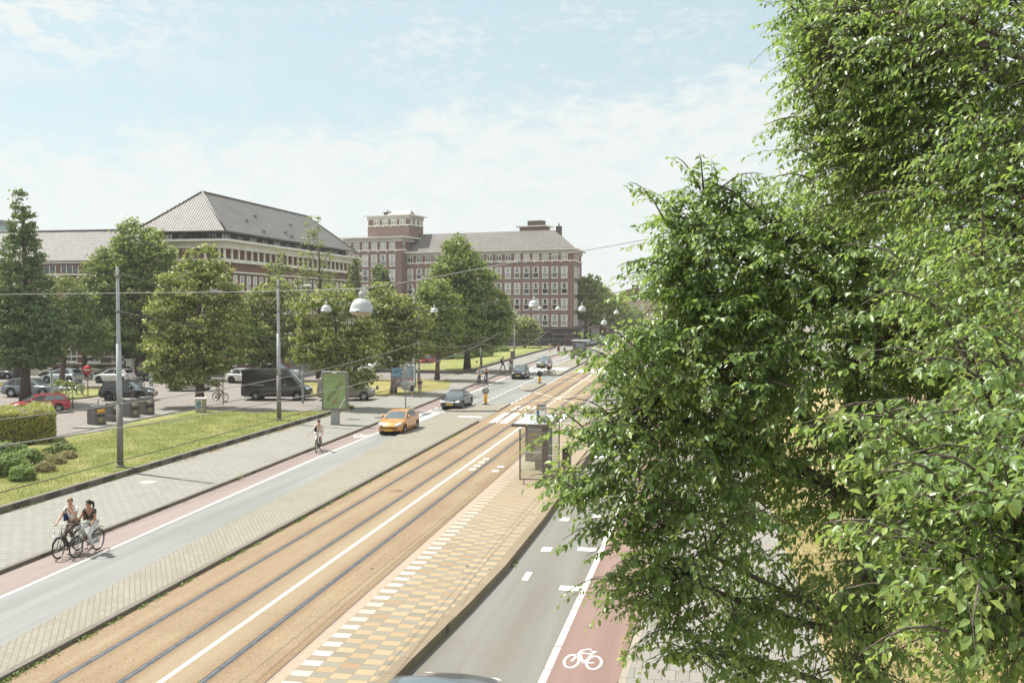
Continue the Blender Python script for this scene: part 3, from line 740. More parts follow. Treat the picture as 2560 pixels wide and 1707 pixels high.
# ------------------------------------------------------------------ big hip-roofed building on the left
def hip_roof(mb, x0, x1, y0, y1, z0, run, rise, t=0.0):
    a, b, c, d = (x0,y0,z0), (x1,y0,z0), (x1,y1,z0), (x0,y1,z0)
    cx = (x0+x1)/2; e, f = (cx, y0+run, z0+rise), (cx, y1-run, z0+rise)
    mb.poly([a, b, e]); mb.quad(b, c, f, e); mb.poly([c, d, f]); mb.quad(d, a, e, f)
A = thing("office_building", "long brick office building with steep grey hipped roof and broad white cornice", "building", (-60, 130, 0))
def inA(mb, name, m, par=None):
    o = mb.build(name, m, par or A); 
    if par is None: o.matrix_parent_inverse = Matrix.Translation((60, -130, 0))
    return o
AX, AX0, AY0, AY1 = -55.3, -66.05, 108.0, 156.6
mb = MB(); mb.box(AX0, AX, AY0, AY1, 0, 13.9); inA(mb, "wall", M_BRICKR)
mb = MB(); mb.box(AX0+0.1, AX-0.25, AY0+0.25, AY1-0.25, 13.9, 15.15); inA(mb, "gallery_wall", M_BRICKR)
mb = MB(); mb.box(AX0-0.2, AX+0.35, AY0-0.35, AY1+0.35, 15.15, 15.95); inA(mb, "fascia", M_STONE)
mb = MB(); mb.box(AX0-0.6, AX+1.2, AY0-1.2, AY1+1.0, 15.95, 16.22); inA(mb, "cornice", M_STONE)
mb = MB(); mb.box(-66.5, AX-0.4, AY0+0.6, 151.2, 16.22, 17.1); inA(mb, "attic_wall", M_DARKT)
mb = MB()
hip_roof(mb, -66.6, -54.4, 107.0, 152.3, 17.18, 5.8, 5.35)
mb.box(-66.5, -54.5, 107.1, 152.2, 17.06, 17.16)
roofA = inA(mb, "roof", M_TILE)
rd = MB(); rd.tube([(-60.5, 112.8, 22.55), (-60.5, 146.5, 22.55)], 0.14, 6)
for a, b in (((-54.4,107,17.2),(-60.5,112.8,22.55)), ((-66.6,107,17.2),(-60.5,112.8,22.55)), ((-54.4,152.3,17.2),(-60.5,146.5,22.55))): rd.tube([a, b], 0.13, 6)
o = rd.build("ridge_tiles", M_TILEB, roofA)
FA = Frame((AX, AY0, 0), (0, 1, 0), (1, 0, 0)); FA2 = Frame((AX, AY0, 0), (-1, 0, 0), (0, -1, 0))
Ainv = Matrix.Translation((60, -130, 0))
class Shift:
    def __init__(s, fr, T): s.fr, s.T = fr, T
    def M(s, *a): return s.T @ s.fr.M(*a)
SFA, SFA2 = Shift(FA, Ainv), Shift(FA2, Ainv)
# pier-and-ledge gallery under the cornice
mb = MB(); mb.box(-0.14, 0.14, -0.02, 0.16, 13.9, 15.15); pier_me = mb.mesh("gallery_pier", M_STONE)
for k in range(27): o = link_mesh("gallery_pier", pier_me, A); o.matrix_local = SFA.M(0.3+k*1.83, 0, 0)
for k in range(6): o = link_mesh("gallery_pier", pier_me, A); o.matrix_local = SFA2.M(0.4+k*1.83, 0, 0)
mb = MB()
mb.box(AX0-0.1, AX+0.42, AY0-0.42, AY1+0.2, 13.52, 13.92); mb.box(AX-0.1, AX+0.30, AY0-0.30, AY1+0.1, 12.28, 12.46); mb.box(AX0, AX+0.12, AY0-0.12, AY1+0.05, 9.98, 10.09); mb.box(AX0, AX+0.12, AY0-0.12, AY1+0.05, 7.05, 7.16)
mb.box(AX0, AX+0.14, AY0-0.14, AY1+0.05, 3.4, 3.6)
inA(mb, "ledges", M_STONE)
for k in range(26):
    u = 1.2+k*1.83
    for z, h in ((10.16, 1.75), (7.25, 1.75), (4.4, 1.7)):
        FAC.put(A, SFA, 'sash', u, z, 1.02, h+0.1, 0.03, pane_pick())
    if k % 2 == 0: FAC.put(A, SFA, 'dark', u+0.4, 16.3, 1.9, 0.72, -0.37, M_PANED, M_DARKT if k % 4 else M_FRAME)
    
for k in range(6):
    u = 1.3+k*1.83
    for z in (10.16, 7.25): FAC.put(A, SFA2, 'sash', u, z, 1.02, 1.85, 0.03, pane_pick())
for k in range(5): FAC.put(A, SFA2, 'dark', 1.6+k*1.95, 16.3, 1.2, 0.72, 0.62-1.2, M_PANEB if k > 2 else M_PANED, M_DARKT)
# ground floor: plain shop-like openings
for k in range(11): FAC.put(A, SFA, 'plain', 2.2+k*4.3, 0.9, 1.9, 2.1, 0.03, M_PANED)
dr = MB(); dr.box(-1.0, 1.0, -0.05, 0.07, 0.0, 2.5); o = dr.build("door", M_DOOR, A); o.matrix_local = SFA.M(24.5, 0.02, 0.02)
# roof lights and vents
for (y, t_) in ((117, .35), (122, .55), (127, .2), (133, .5), (139, .3), (145, .6), (119, .12), (128, .12)):
    v = MB(); v.box(-0.22, 0.22, -0.15, 0.15, 0, 0.34); o = v.build("roof_vent", M_LEAD, A); o.matrix_local = Ainv @ Matrix.Translation((-54.4-6.1*t_, y, 17.15+5.35*t_))

# lower wing to the left with its own roof
W = thing("office_wing", "low brick wing with a long grey tile roof joining the hipped building's left end", "building", (-80, 110, 0))
Winv = Matrix.Translation((80, -110, 0))
def inW(mb, name, m): o = mb.build(name, m, W); o.matrix_parent_inverse = Winv; return o
mb = MB(); mb.box(-118, -66.2, 105.6, 118, 0, 13.35); inW(mb, "wall", M_BRICKR)
mb = MB(); mb.box(-118.2, -66.1, 105.3, 118.3, 13.35, 13.62); inW(mb, "fascia", M_STONE)
mb = MB(); mb.quad((-118.4, 104.9, 13.68), (-66.1, 104.9, 13.68), (-66.1, 111.6, 17.75), (-118.4, 111.6, 17.75)); mb.quad((-66.1, 118.3, 13.68), (-118.4, 118.3, 13.68), (-118.4, 111.6, 17.75), (-66.1, 111.6, 17.75)); mb.box(-118.3, -66.15, 105, 118.2, 13.63, 13.675)
rW = inW(mb, "roof", M_TILE)
mb = MB(); mb.tube([(-118.4, 111.6, 17.8), (-66.1, 111.6, 17.8)], 0.15, 6); o = mb.build("ridge_tiles", M_TILE, rW)
FW = Shift(Frame((-66.2, 105.6, 0), (-1, 0, 0), (0, -1, 0)), Winv)
mb = MB()
for z0, z1 in ((11.95, 12.13), (9.0, 9.12), (4.9, 5.1), (3.75, 3.95), (2.9, 3.1), (2.05, 2.25), (1.2, 1.4)): mb.box(-118, -66.2, 105.44, 105.6, z0, z1)
inW(mb, "ledges", M_STONE)
for k in range(16):
    FAC.put(W, FW, 'dark', 1.6+k*3.1, 12.2, 2.4, 0.95, 0.02, M_PANED, M_FRAME)
    FAC.put(W, FW, 'sash', 1.6+k*3.1, 9.3, 1.2, 2.0, 0.03, pane_pick())
    FAC.put(W, FW, 'plain', 1.6+k*3.1, 5.6, 1.5, 2.1, 0.03, pane_pick())
    FAC.put(W, FW, 'plain', 1.6+k*3.1, 1.5, 1.6, 2.3, 0.03, M_PANED)
mb = MB(); mb.box(-86.4, -83.6, 104.3, 105.6, 0, 4.4); inW(mb, "porch", M_STONE)
mb = MB(); mb.box(-85.6, -84.4, 104.24, 104.34, 0.1, 3.0); inW(mb, "door", M_DOOR)
# front-garden wall with gate pier
gw = MB(); gw.box(-112, -64.6, 101.0, 101.25, 0, 0.9); gw.box(-112.05, -64.55, 100.95, 101.3, 0.9, 1.0)
tag(gw.build("garden_wall", M_CREAM), "low cream garden wall in front of the white-banded wing, behind the parked cars", "wall")
gpier = MB(); gpier.bbox(-63.7, -63.0, 100.7, 101.4, 0, 2.0, 0.03); gpier.bbox(-63.8, -62.9, 100.6, 101.5, 2.0, 2.2, 0.04)
tag(gpier.build("gate_pier", M_STONE), "pale square gate pier at the right end of the cream garden wall", "pier")

# ------------------------------------------------------------------ brick block with tower
PHI = math.radians(12.6)
BO = Vector((-23.74, 196.0, 0))
B = thing("apartment_building", "brown brick block of six storeys with white sash windows and a set-back corner tower", "building", BO)
FB = Frame((0, 0, 0), (-math.cos(PHI), math.sin(PHI), 0), (-math.sin(PHI), -math.cos(PHI), 0))
FS = Frame((0, 0, 0), (0, 1, 0), (1, 0, 0))       # street end
mb = MB()
du, dn = FB.u, FB.n
def PB(u, d, z): v = du*u+dn*d; return (v.x, v.y, z)
foot = [PB(0,0,0), (0.0, 15.0, 0), (du*39.6-dn*15)[:], PB(39.6,0,0)]
foot2 = [(p[0], p[1]) for p in foot]
mb.prism(foot2[::-1], 3.45, 17.42); inB = lambda mb_, n_, m_, par=None: mb_.build(n_, m_, par or B)
inB(mb, "wall", M_BRICK)
def grow(d0, d1=None): 
    d1 = d0 if d1 is None else d1
    return [tuple((du*(-0)+dn*d0+Vector((d1,0,0)))[:2]), (d1, 15.0), tuple((du*39.6-dn*15)[:2]), tuple((du*39.6+dn*d0)[:2])][::-1]
mb = MB(); mb.prism(grow(-0.06), 0, 3.45); inB(mb, "shop_front_wall", M_BRICKD)
mb = MB(); mb.prism(grow(0.5), 3.42, 3.62); inB(mb, "canopy", M_DARKT)
mb = MB(); mb.prism(grow(-0.08), 17.62, 19.05); inB(mb, "attic_wall", M_BRICKR)
mb = MB(); mb.prism(grow(0.24), 17.40, 17.62); inB(mb, "ledge", M_STONE)
mb = MB(); mb.prism(grow(0.16), 19.05, 19.68); inB(mb, "fascia", M_GREYB)
mb = MB(); mb.prism(grow(1.0), 19.70, 19.98); inB(mb, "cornice", M_STONE)
mb = MB()
for k in range(21): u = 0.7+k*1.95; mb.box(u-0.13, u+0.13, 0, 0.2, 17.2, 17.398, M=FB.M())
inB(mb, "corbels", M_STONE)
rb = MB()
p0, p1 = Vector(PB(-0.5, 0.8, 20.02)), Vector(PB(39, 0.8, 20.02)); q0, q1 = Vector(PB(6.5, -6.5, 24.3)), Vector(PB(39, -6.5, 24.3)); r0, r1 = Vector(PB(3.8, -15.2, 20.02)), Vector(PB(39, -14, 20.02))
rb.quad(p1, q1, q0, p0); rb.poly([p0, q0, r0]); rb.quad(r0, q0, q1, r1)
roofB = inB(rb, "roof", M_TILEB)
ch = MB(); ch.box(4.9, 5.9, -6.6, -5.6, 23.0, 24.8, M=FB.M()); ch.box(4.85, 5.95, -6.65, -5.55, 24.8, 25.0, M=FB.M()); ch.tube([PB(5.4,-6.1,25.0), PB(5.4,-6.1,25.6)], 0.14, 6); ch.build("chimney", M_BRICKD, roofB)
ch = MB(); ch.box(9.3, 15.0, -11, -7.5, 22.0, 25.2, M=FB.M()); ch.build("roof_house", M_BRICK, roofB)
ch = MB(); ch.box(8.6, 15.7, -11.6, -6.9, 25.2, 25.45, M=FB.M()); ch.build("roof_house_cornice", M_STONE, roofB)
ch = MB(); ch.box(10.0, 13.5, -10.2, -8.4, 25.45, 26.6, M=FB.M()); ch.build("roof_plant", M_DARKT, roofB)
# main grid of windows, right part
cols = [1.94+2.09*k for k in range(7)]+[16.6+2.09*k for k in range(6)]
cols2 = [29.3, 31.45, 33.3, 35.5, 37.7]
for z in (14.0, 10.72, 7.45, 4.16):
    for u in cols+cols2:
        FAC.put(B, FB, 'sash', u, z, 1.42, 2.32, 0.04, pane_pick())
for u in cols+cols2: FAC.put(B, FB, 'case', u, 17.68, 1.35, 1.32, -0.03, (M_PANEB if u < 14 else M_PANED))
for k in range(3):
    for z in (14.0, 10.72, 7.45, 4.16): FAC.put(B, FS, 'slot', 2.4+k*3.4, z, 1.7, 2.3, 0.03, M_PANEB)
    FAC.put(B, FS, 'case', 2.4+k*3.4, 17.68, 1.5, 1.32, -0.03, M_PANED)
# ground floor shop windows and doors
for k in range(5): FAC.put(B, FB, 'dark', 3.0+k*2.6, 0.35, 2.1, 2.5, -0.02, M_PANED, M_DARKT)
for u in (26.2, 31.0, 35.2): FAC.put(B, FB, 'plain', u, 0.9, 1.8, 2.1, -0.02, M_PANE)
mb = MB(); mb.box(21.2, 24.9, -0.06, 0.16, 0, 3.38, M=FB.M()); inB(mb, "entrance_surround", M_STONE)
mb = MB(); mb.box(22.1, 24.0, 0.16, 0.22, 0, 2.8, M=FB.M()); inB(mb, "door", M_DOOR)
mb = MB(); mb.tube([PB(39.3, 0.25, 3.5), PB(39.3, 0.25, 19)], 0.08, 6); inB(mb, "downpipe", M_LEAD)
# taller left part that stands forward
FT = Frame(FB.o+FB.u*38.6+FB.n*2.3, FB.u, FB.n)
mb = MB(); mb.box(0, 14.6, -12, 0, 0, 20.25, M=FT.M()); inB(mb, "tower_base_wall", M_BRICK)
mb = MB(); mb.box(-0.2, 14.8, -12.2, 0.22, 20.25, 20.5, M=FT.M()); inB(mb, "tower_base_ledge", M_STONE)
mb = MB(); mb.box(0.08, 14.5, -11.9, -0.08, 20.5, 22.2, M=FT.M()); inB(mb, "tower_base_attic", M_BRICKR)
mb = MB(); mb.box(-0.15, 14.75, -12.1, 0.15, 22.2, 23.05, M=FT.M()); inB(mb, "tower_base_fascia", M_GREYB)
mb = MB(); mb.box(-1.0, 15.6, -12.8, 0.85, 23.05, 23.30, M=FT.M()); inB(mb, "tower_base_cornice", M_STONE)
mb = MB()
for k in range(7): mb.box(1.4+k*2.28-0.15, 1.4+k*2.28+0.15, 0, 0.2, 20.02, 20.248, M=FT.M())
inB(mb, "tower_base_corbels", M_STONE)
for k in range(6):
    u = 2.3+k*2.26
    for z in (16.9, 13.6, 10.3, 7.0, 3.7): FAC.put(B, FT, 'sash', u, z, 1.5, 2.55, 0.04, pane_pick())
    if k < 6: FAC.put(B, FT, 'case', u, 20.56, 1.45, 1.55, -0.04, M_PANEB)
FTS = Frame(FT.o, -FB.n, -FB.u)
FAC.put(B, FTS, 'case', 1.2, 20.56, 1.0, 1.55, -0.04, M_PANED)
mb = MB(); mb.box(0.3, 10.9, -10.5, -4.0, 23.3, 26.0, M=FT.M()); inB(mb, "tower_wall", M_BRICK)
mb = MB(); mb.box(0.1, 11.1, -10.7, -3.8, 26.0, 26.2, M=FT.M()); inB(mb, "tower_ledge", M_STONE)
mb = MB(); mb.box(0.38, 10.8, -10.4, -4.08, 26.2, 27.4, M=FT.M()); inB(mb, "tower_attic", M_BRICKR)
mb = MB(); mb.box(0.2, 11.0, -10.6, -3.9, 27.4, 28.15, M=FT.M()); inB(mb, "tower_fascia", M_GREYB)
mb = MB(); mb.box(-0.4, 11.6, -11.2, -3.3, 28.15, 28.38, M=FT.M()); inB(mb, "tower_cornice", M_STONE)
FT2 = Frame(FT.o-FB.n*4.0, FB.u, FB.n)
for k in range(4): FAC.put(B, FT2, 'case', 2.0+k*2.2, 26.25, 1.5, 1.12, -0.04, M_PANEB)
FT2S = Frame(FT.o-FB.n*4.0+FB.u*0.3, -FB.n, -FB.u)
for k in range(3): FAC.put(B, FT2S, 'case', 1.2+k*2.0, 26.25, 1.1, 1.12, -0.04, M_PANEB)
mb = MB()
for k in range(6): mb.box(0.9+k*2.0-0.12, 0.9+k*2.0+0.12, -4.0, -3.82, 25.8, 25.998, M=FT.M())
inB(mb, "tower_corbels", M_STONE)
mb = MB(); mb.box(6.2, 8.2, -8, -6.5, 28.45, 29.2, M=FT.M()); mb.box(6.1, 8.3, -8.1, -6.4, 29.2, 29.35, M=FT.M()); mb.tube([(FT.M() @ Vector((7.6,-7.2,29.3)))[:], (FT.M() @ Vector((7.6,-7.2,30)))[:]], 0.1, 6); inB(mb, "tower_chimney", M_BRICKD)
mb = MB(); a_ = [FT.M() @ Vector(v) for v in ((0.3,-4,28.5),(6,-4,28.5),(6,-8,29.7),(0.9,-8,29.7))]; mb.poly(a_); inB(mb, "tower_skylight", mat("skylight_pale", (0.55,0.57,0.56), 0.3))
mb = MB(); mb.lathe([(0.9,28.45),(0.35,29.3),(0.0,29.55)], 6, M=Matrix.Translation(FT.M() @ Vector((0.9,-6,0)))); inB(mb, "tower_finial", M_LEAD)

# ------------------------------------------------------------------ terraced houses further along the street
def house(x0, x1, y0, y1, h, rise, wallm, roofm, label, face=(1,0,0), nwin=4, chim=2, floors=4):
    H = thing("terraced_house", label, "house", ((x0+x1)/2, (y0+y1)/2, 0), 0, "terraced houses along the avenue")
    T = Matrix.Translation((-(x0+x1)/2, -(y0+y1)/2, 0))
    def p(mb, n, m, par=None): o = mb.build(n, m, par or H); o.matrix_parent_inverse = T if par is None else Matrix(); return o
    mb = MB(); mb.box(x0, x1, y0, y1, 0, h); p(mb, "wall", wallm)
    mb = MB(); mb.box(x0-0.25, x1+0.25, y0-0.25, y1+0.25, h, h+0.3); p(mb, "cornice", M_STONE)
    mb = MB(); a = 0.1; cx = (x0+x1)/2
    mb.quad((x1+a,y0,h+.32),(x1+a,y1,h+.32),(cx+1.5,y1,h+rise),(cx+1.5,y0,h+rise)); mb.quad((x0-a,y1,h+.32),(x0-a,y0,h+.32),(cx-1.5,y0,h+rise),(cx-1.5,y1,h+rise))
    mb.quad((cx-1.5,y0,h+rise),(cx+1.5,y0,h+rise),(cx+1.5,y1,h+rise),(cx-1.5,y1,h+rise)); mb.poly([(x0-a,y0,h+.32),(x1+a,y0,h+.32),(cx+1.5,y0,h+rise),(cx-1.5,y0,h+rise)]); mb.poly([(x1+a,y1,h+.32),(x0-a,y1,h+.32),(cx-1.5,y1,h+rise),(cx+1.5,y1,h+rise)])
    rf = p(mb, "roof", roofm)
    for k in range(chim):
        yy = y0+0.7+(y1-y0-1.4)*k/max(1, chim-1); mb = MB(); mb.box(cx-0.6+k*0.8, cx+0.5+k*0.8, yy-0.5, yy+0.5, h+0.4, h+rise+1.5); mb.box(cx-0.65+k*0.8, cx+0.55+k*0.8, yy-0.55, yy+0.55, h+rise+1.5, h+rise+1.65); p(mb, "chimney", M_BRICKD, rf)
    n = Vector(face); u = Vector((0, 1, 0)) if abs(n.x) > .5 else Vector((1, 0, 0))
    o0 = Vector((x1 if n.x > .5 else x0, y0, 0)) if abs(n.x) > .5 else Vector((x0, y0, 0))
    fr = Shift(Frame(o0, u, n), T); L = (y1-y0) if abs(n.x) > .5 else (x1-x0)
    for i in range(nwin):
        for j in range(floors): FAC.put(H, fr, 'plain', L*(i+0.5)/nwin, 1.0+j*3.05, 1.3, 1.9, 0.03, pane_pick())
    return H
house(-38, -25.5, 213, 232, 13.2, 3.2, M_BRICKD, M_TILEB, "dark brick corner house with tall chimneys just beyond the brown apartment block", nwin=6, chim=3)
house(-37, -24.6, 232.5, 262, 12.6, 2.8, M_BRICK, M_TILEB, "brown brick terrace half hidden by street trees, second beyond the apartment block", nwin=8)
house(-36, -23.6, 262.5, 300, 12.0, 2.6, M_BRICKR, M_TILER, "red brick terrace behind the farthest street trees", nwin=9)
house(-34, -10, 372, 384, 10.5, 4.2, M_BRICKP, M_TILER, "pale house with a reddish roof closing the far end of the avenue", face=(0,-1,0), nwin=7, floors=3)
house(-9.5, 16, 375, 387, 11.5, 3.5, M_BRICKD, M_TILEB, "dark gabled row at the far end of the avenue, right of the pale house", face=(0,-1,0), nwin=7, floors=3)
house(9.0, 21, 232, 262, 12.5, 3.0, M_BRICK, M_TILEB, "brown brick terrace on the right side of the avenue behind the near leaves", face=(-1,0,0), nwin=8)
R = house(12.0, 22, 50, 66, 10.9, 1.6, M_BRICKP, M_TILE, "brick house with slate roof glimpsed through the right-hand leaves", face=(-1,0,0), nwin=4, floors=3)
# glass office beyond the conifer, at the left edge
gb = thing("glass_building", "pale modern glass building peeping out above the conifer at the left edge", "building", (-132, 150, 0))
gi = Matrix.Translation((132, -150, 0)); GBX = P(34, 560, 165).x
mb = MB(); mb.box(-150, GBX, 150, 165, 0, 23.5); o = mb.build("glass_wall", mat("curtain_glass", (0.30, 0.38, 0.41), 0.12, 0.2), gb); o.matrix_parent_inverse = gi
mb = MB(); mb.box(-150.4, GBX+0.4, 149.6, 165.4, 23.5, 24.3); o = mb.build("roof_edge", M_LEAD, gb); o.matrix_parent_inverse = gi
mb = MB()
for k in range(12): mb.box(-150+k*2.0, -149.85+k*2.0, 149.85, 150, 0, 23.5)
for z in (4, 8, 12, 16, 20): mb.box(-150, GBX, 149.8, 149.84, z, z+0.2)
o = mb.build("mullions", M_FRAME, gb); o.matrix_parent_inverse = gi
# ------------------------------------------------------------------ foliage
def m_leaf(name, c1, c2, c3, gloss=0.5, trans=0.34, spec=0.4, tcol=(0.42, 0.50, 0.09)):
    t = NT(name); r = t.island(); tc = t.pos(); n = t.noise(tc, 0.55, 4.0, 0.6)
    c = t.mix(r, c1, c2); c = t.mix(t.step(n, 0.42, 0.68, 0.0, 0.7), c, c3)
    t.set(Base_Color=c, Roughness=gloss, Specular_IOR_Level=spec)
    tr = t.n.new("ShaderNodeBsdfTranslucent"); t.l.new(t.mix(0.6, c, tcol), tr.inputs[0])
    ms = t.n.new("ShaderNodeMixShader"); ms.inputs[0].default_value = trans
    t.l.new(t.bsdf.outputs[0], ms.inputs[1]); t.l.new(tr.outputs[0], ms.inputs[2]); t.l.new(ms.outputs[0], t.out.inputs[0]); return t.mat
def m_bark(name, a, b):
    t = NT(name); p = t.pos((6, 6, 0.9)); n = t.noise(p, 2.5, 6.0, 0.7)
    t.set(Base_Color=t.mix(t.step(n, 0.35, 0.65), a, b), Roughness=0.9); t.bump(n, 0.7, 0.05); return t.mat
M_BARK = m_bark("bark_dark", (0.045, 0.033, 0.026), (0.10, 0.078, 0.062)); M_BARK2 = m_bark("bark_brown", (0.07, 0.048, 0.035), (0.14, 0.10, 0.075)); M_BARKL = m_bark("bark_limb", (0.055, 0.045, 0.035), (0.16, 0.13, 0.10))
M_LIND = m_leaf("linden_leaf", (0.085, 0.125, 0.03), (0.16, 0.20, 0.055), (0.20, 0.225, 0.07), 0.5)
M_LIND2 = m_leaf("maple_leaf", (0.075, 0.125, 0.032), (0.14, 0.20, 0.052), (0.18, 0.23, 0.06), 0.5)
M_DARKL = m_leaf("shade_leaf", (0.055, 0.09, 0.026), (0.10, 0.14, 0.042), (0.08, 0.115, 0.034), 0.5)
M_CONL = m_leaf("conifer_leaf", (0.055, 0.10, 0.04), (0.095, 0.155, 0.06), (0.135, 0.185, 0.06), 0.6, 0.18)
M_AIRY = m_leaf("poplar_leaf", (0.10, 0.135, 0.05), (0.16, 0.20, 0.08), (0.14, 0.18, 0.065), 0.5)
M_NEAR = m_leaf("glossy_leaf", (0.075, 0.155, 0.046), (0.175, 0.265, 0.085), (0.215, 0.30, 0.095), 0.38, 0.45, 0.5, (0.40, 0.56, 0.085))
M_NEARB = m_leaf("glossy_leaf_bright", (0.095, 0.18, 0.052), (0.185, 0.285, 0.09), (0.225, 0.31, 0.095), 0.38, 0.47, 0.5, (0.40, 0.56, 0.085))

M_BRACTLIT = m_leaf("linden_bract_lit", (0.34, 0.36, 0.12), (0.46, 0.45, 0.17), (0.50, 0.47, 0.21), 0.55, 0.40)  # blossom bracts, also used as sunlit clump tops painted into the crown
M_LITTOP = m_leaf("maple_lit_top", (0.22, 0.30, 0.075), (0.32, 0.38, 0.10), (0.36, 0.39, 0.12), 0.5, 0.40)  # lit copy of the leaf: sunlight on clump tops put into the colour
M_CONLIT = m_leaf("conifer_lit_top", (0.12, 0.19, 0.075), (0.18, 0.25, 0.09), (0.20, 0.26, 0.09), 0.55, 0.3)  # same painted sunlight for conifers and dark foliage
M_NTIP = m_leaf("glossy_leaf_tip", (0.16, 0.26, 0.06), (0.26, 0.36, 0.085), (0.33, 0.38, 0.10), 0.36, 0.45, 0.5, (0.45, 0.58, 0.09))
LITTOPS = {"linden_leaf": M_BRACTLIT, "maple_leaf": M_LITTOP, "conifer_leaf": M_CONLIT, "poplar_leaf": M_LITTOP, "far_hazy_leaf": M_LITTOP, "shade_leaf": M_CONLIT}
def unit(v): return v/np.maximum(np.linalg.norm(v, axis=-1, keepdims=True), 1e-9)
def leaf_quads(cen, size, rs, nrm=None, up=0.45, flat=0.5):
    "one small pointed quad per leaf spray, facing roughly along nrm"
    n = len(cen); N = rs.normal(size=(n, 3))
    if nrm is not None: N = N*flat+nrm*1.0
    N[:, 2] += up; N = unit(N)
    A = unit(np.cross(N, rs.normal(size=(n, 3)))); B_ = np.cross(N, A)
    s = (size*rs.uniform(0.6, 1.35, n))[:, None]
    bend = N*s*rs.uniform(-0.25, 0.25, (n, 1))
    v = np.stack([cen-A*s*0.9, cen-B_*s*0.55+bend, cen+A*s*0.9, cen+B_*s*0.55+bend*0.3], 1).reshape(-1, 3)
    q = np.arange(n*4).reshape(n, 4); return v, q
def lobes_to_clusters(lobes, rs, dens):
    "cluster centres scattered through the outer half of each lobe, with the outward direction"
    cs, ns, rr = [], [], []
    for (c, r) in lobes:
        c = np.array(c); r = np.array(r); area = (r[0]*r[1]+r[1]*r[2]+r[0]*r[2])*4.2
        k = max(6, int(area*dens)); d = unit(rs.normal(size=(k, 3)))
        rad = rs.uniform(0.38, 1.0, k)**0.5
        p = c+d*r*rad[:, None]
        cs.append(p); ns.append(unit(d/r)); rr.append(rad)
    return np.concatenate(cs), np.concatenate(ns), np.concatenate(rr)
def crown_mesh(name, lobes, seed, m, dens=1.0, crad=0.55, per=26, leaf=0.17, up=0.15, droop=0.0):
    rs = np.random.RandomState(seed)
    cs, ns, rr = lobes_to_clusters(lobes, rs, dens)
    k = len(cs); size = rs.uniform(0.65, 1.3, k)
    off_ = rs.normal(size=(k, per, 3)); off_ = unit(off_)*(rs.uniform(0.15, 1.0, (k, per, 1))**0.45)*crad*size[:, None, None]*(1+0.25*rs.normal(size=(k, per, 1)))
    off_[:, :, 2] *= 0.62; off_[:, :, 2] = np.where(off_[:, :, 2] < 0, off_[:, :, 2]*0.6, off_[:, :, 2])
    cen = cs[:, None, :]+off_
    nrm = unit(unit(off_)*1.0+ns[:, None, :]*0.35)
    if droop: cen[:, :, 2] -= droop*np.sum(off_[:, :, :2]**2, -1)
    v, q = leaf_quads(cen.reshape(-1, 3), np.full(k*per, leaf), rs, nrm.reshape(-1, 3), up)
    tip = LITTOPS.get(m.name)
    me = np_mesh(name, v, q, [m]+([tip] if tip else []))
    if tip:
        hi = (off_[:, :, 2] > 0.05*crad) & (np.linalg.norm(off_, axis=-1) > 0.62*crad*size[:, None]) & (rr[:, None] > 0.55) & (rs.uniform(size=(k, per)) < 0.8)  # upper outer leaves of each clump take the painted sunlight
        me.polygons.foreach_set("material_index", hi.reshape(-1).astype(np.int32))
    return me, cs
def limb(mb, a, b, r0, r1, rng_, sag=0.08, n=5, sides=6):
    a, b = Vector(a), Vector(b); L = (b-a).length; pts = []
    off_ = Vector((rng_.uniform(-1,1), rng_.uniform(-1,1), rng_.uniform(-.3,.6)))*L*sag
    for i in range(n+1):
        t = i/n; pts.append(a.lerp(b, t)+off_*math.sin(math.pi*t))
    mb.tube(pts, [r0+(r1-r0)*i/n for i in range(n+1)], sides); return pts
def tree(name, label, base, lobes, seed, m, group="street trees", trunk_r=0.28, top=None, bark=None, cat="tree", lean=(0, 0), dens=1.0, crad=0.55, per=26, leaf=0.17, up=0.15, nl=16, trunk_h=None):
    base = Vector(base); T = thing(name, label, cat, base, 0, group)
    L = [((c[0]-base.x, c[1]-base.y, c[2]-base.z), r) for c, r in lobes]
    me, cs = crown_mesh("crown", L, seed, m, dens, crad, per, leaf, up)
    o = bpy.data.objects.new("crown", me); COL.objects.link(o); o.parent = T
    rg = random.Random(seed); mb = MB()
    zt = max(c[2]+r[2] for c, r in L); zb = min(c[2]-r[2] for c, r in L)
    h = trunk_h or zt*0.8
    tp = [Vector((lean[0]*(t**1.3)+math.sin(t*5+seed)*0.10, lean[1]*t+math.cos(t*4+seed)*0.08, h*t)) for t in [i/9 for i in range(10)]]
    mb.tube(tp, [trunk_r*(1.28 if i == 0 else 1.0-0.085*i) for i in range(10)], 9)
    idx = [rg.randrange(len(cs)) for _ in range(nl)]
    for i in idx:
        e = Vector(cs[i]); t0 = max(0.28, min(0.9, (e.z/h)-0.18)); s = tp[0].lerp(tp[-1], t0) if False else tp[int(t0*9)]
        limb(mb, s, e, trunk_r*0.36*(1.05-t0), 0.03, rg)
    mb.build("trunk", bark or M_BARK, T); return T
def lobe(px, py, Y, rx, rz, ry=None): 
    c = P(px, py, Y); s = Y/2420*1.03; return ((c.x, c.y, c.z), (rx*s*1.1, (ry if ry else (rx*0.9))*s, rz*s*1.1))

def g0(px, py, z=0.12): return G(px, py, z)
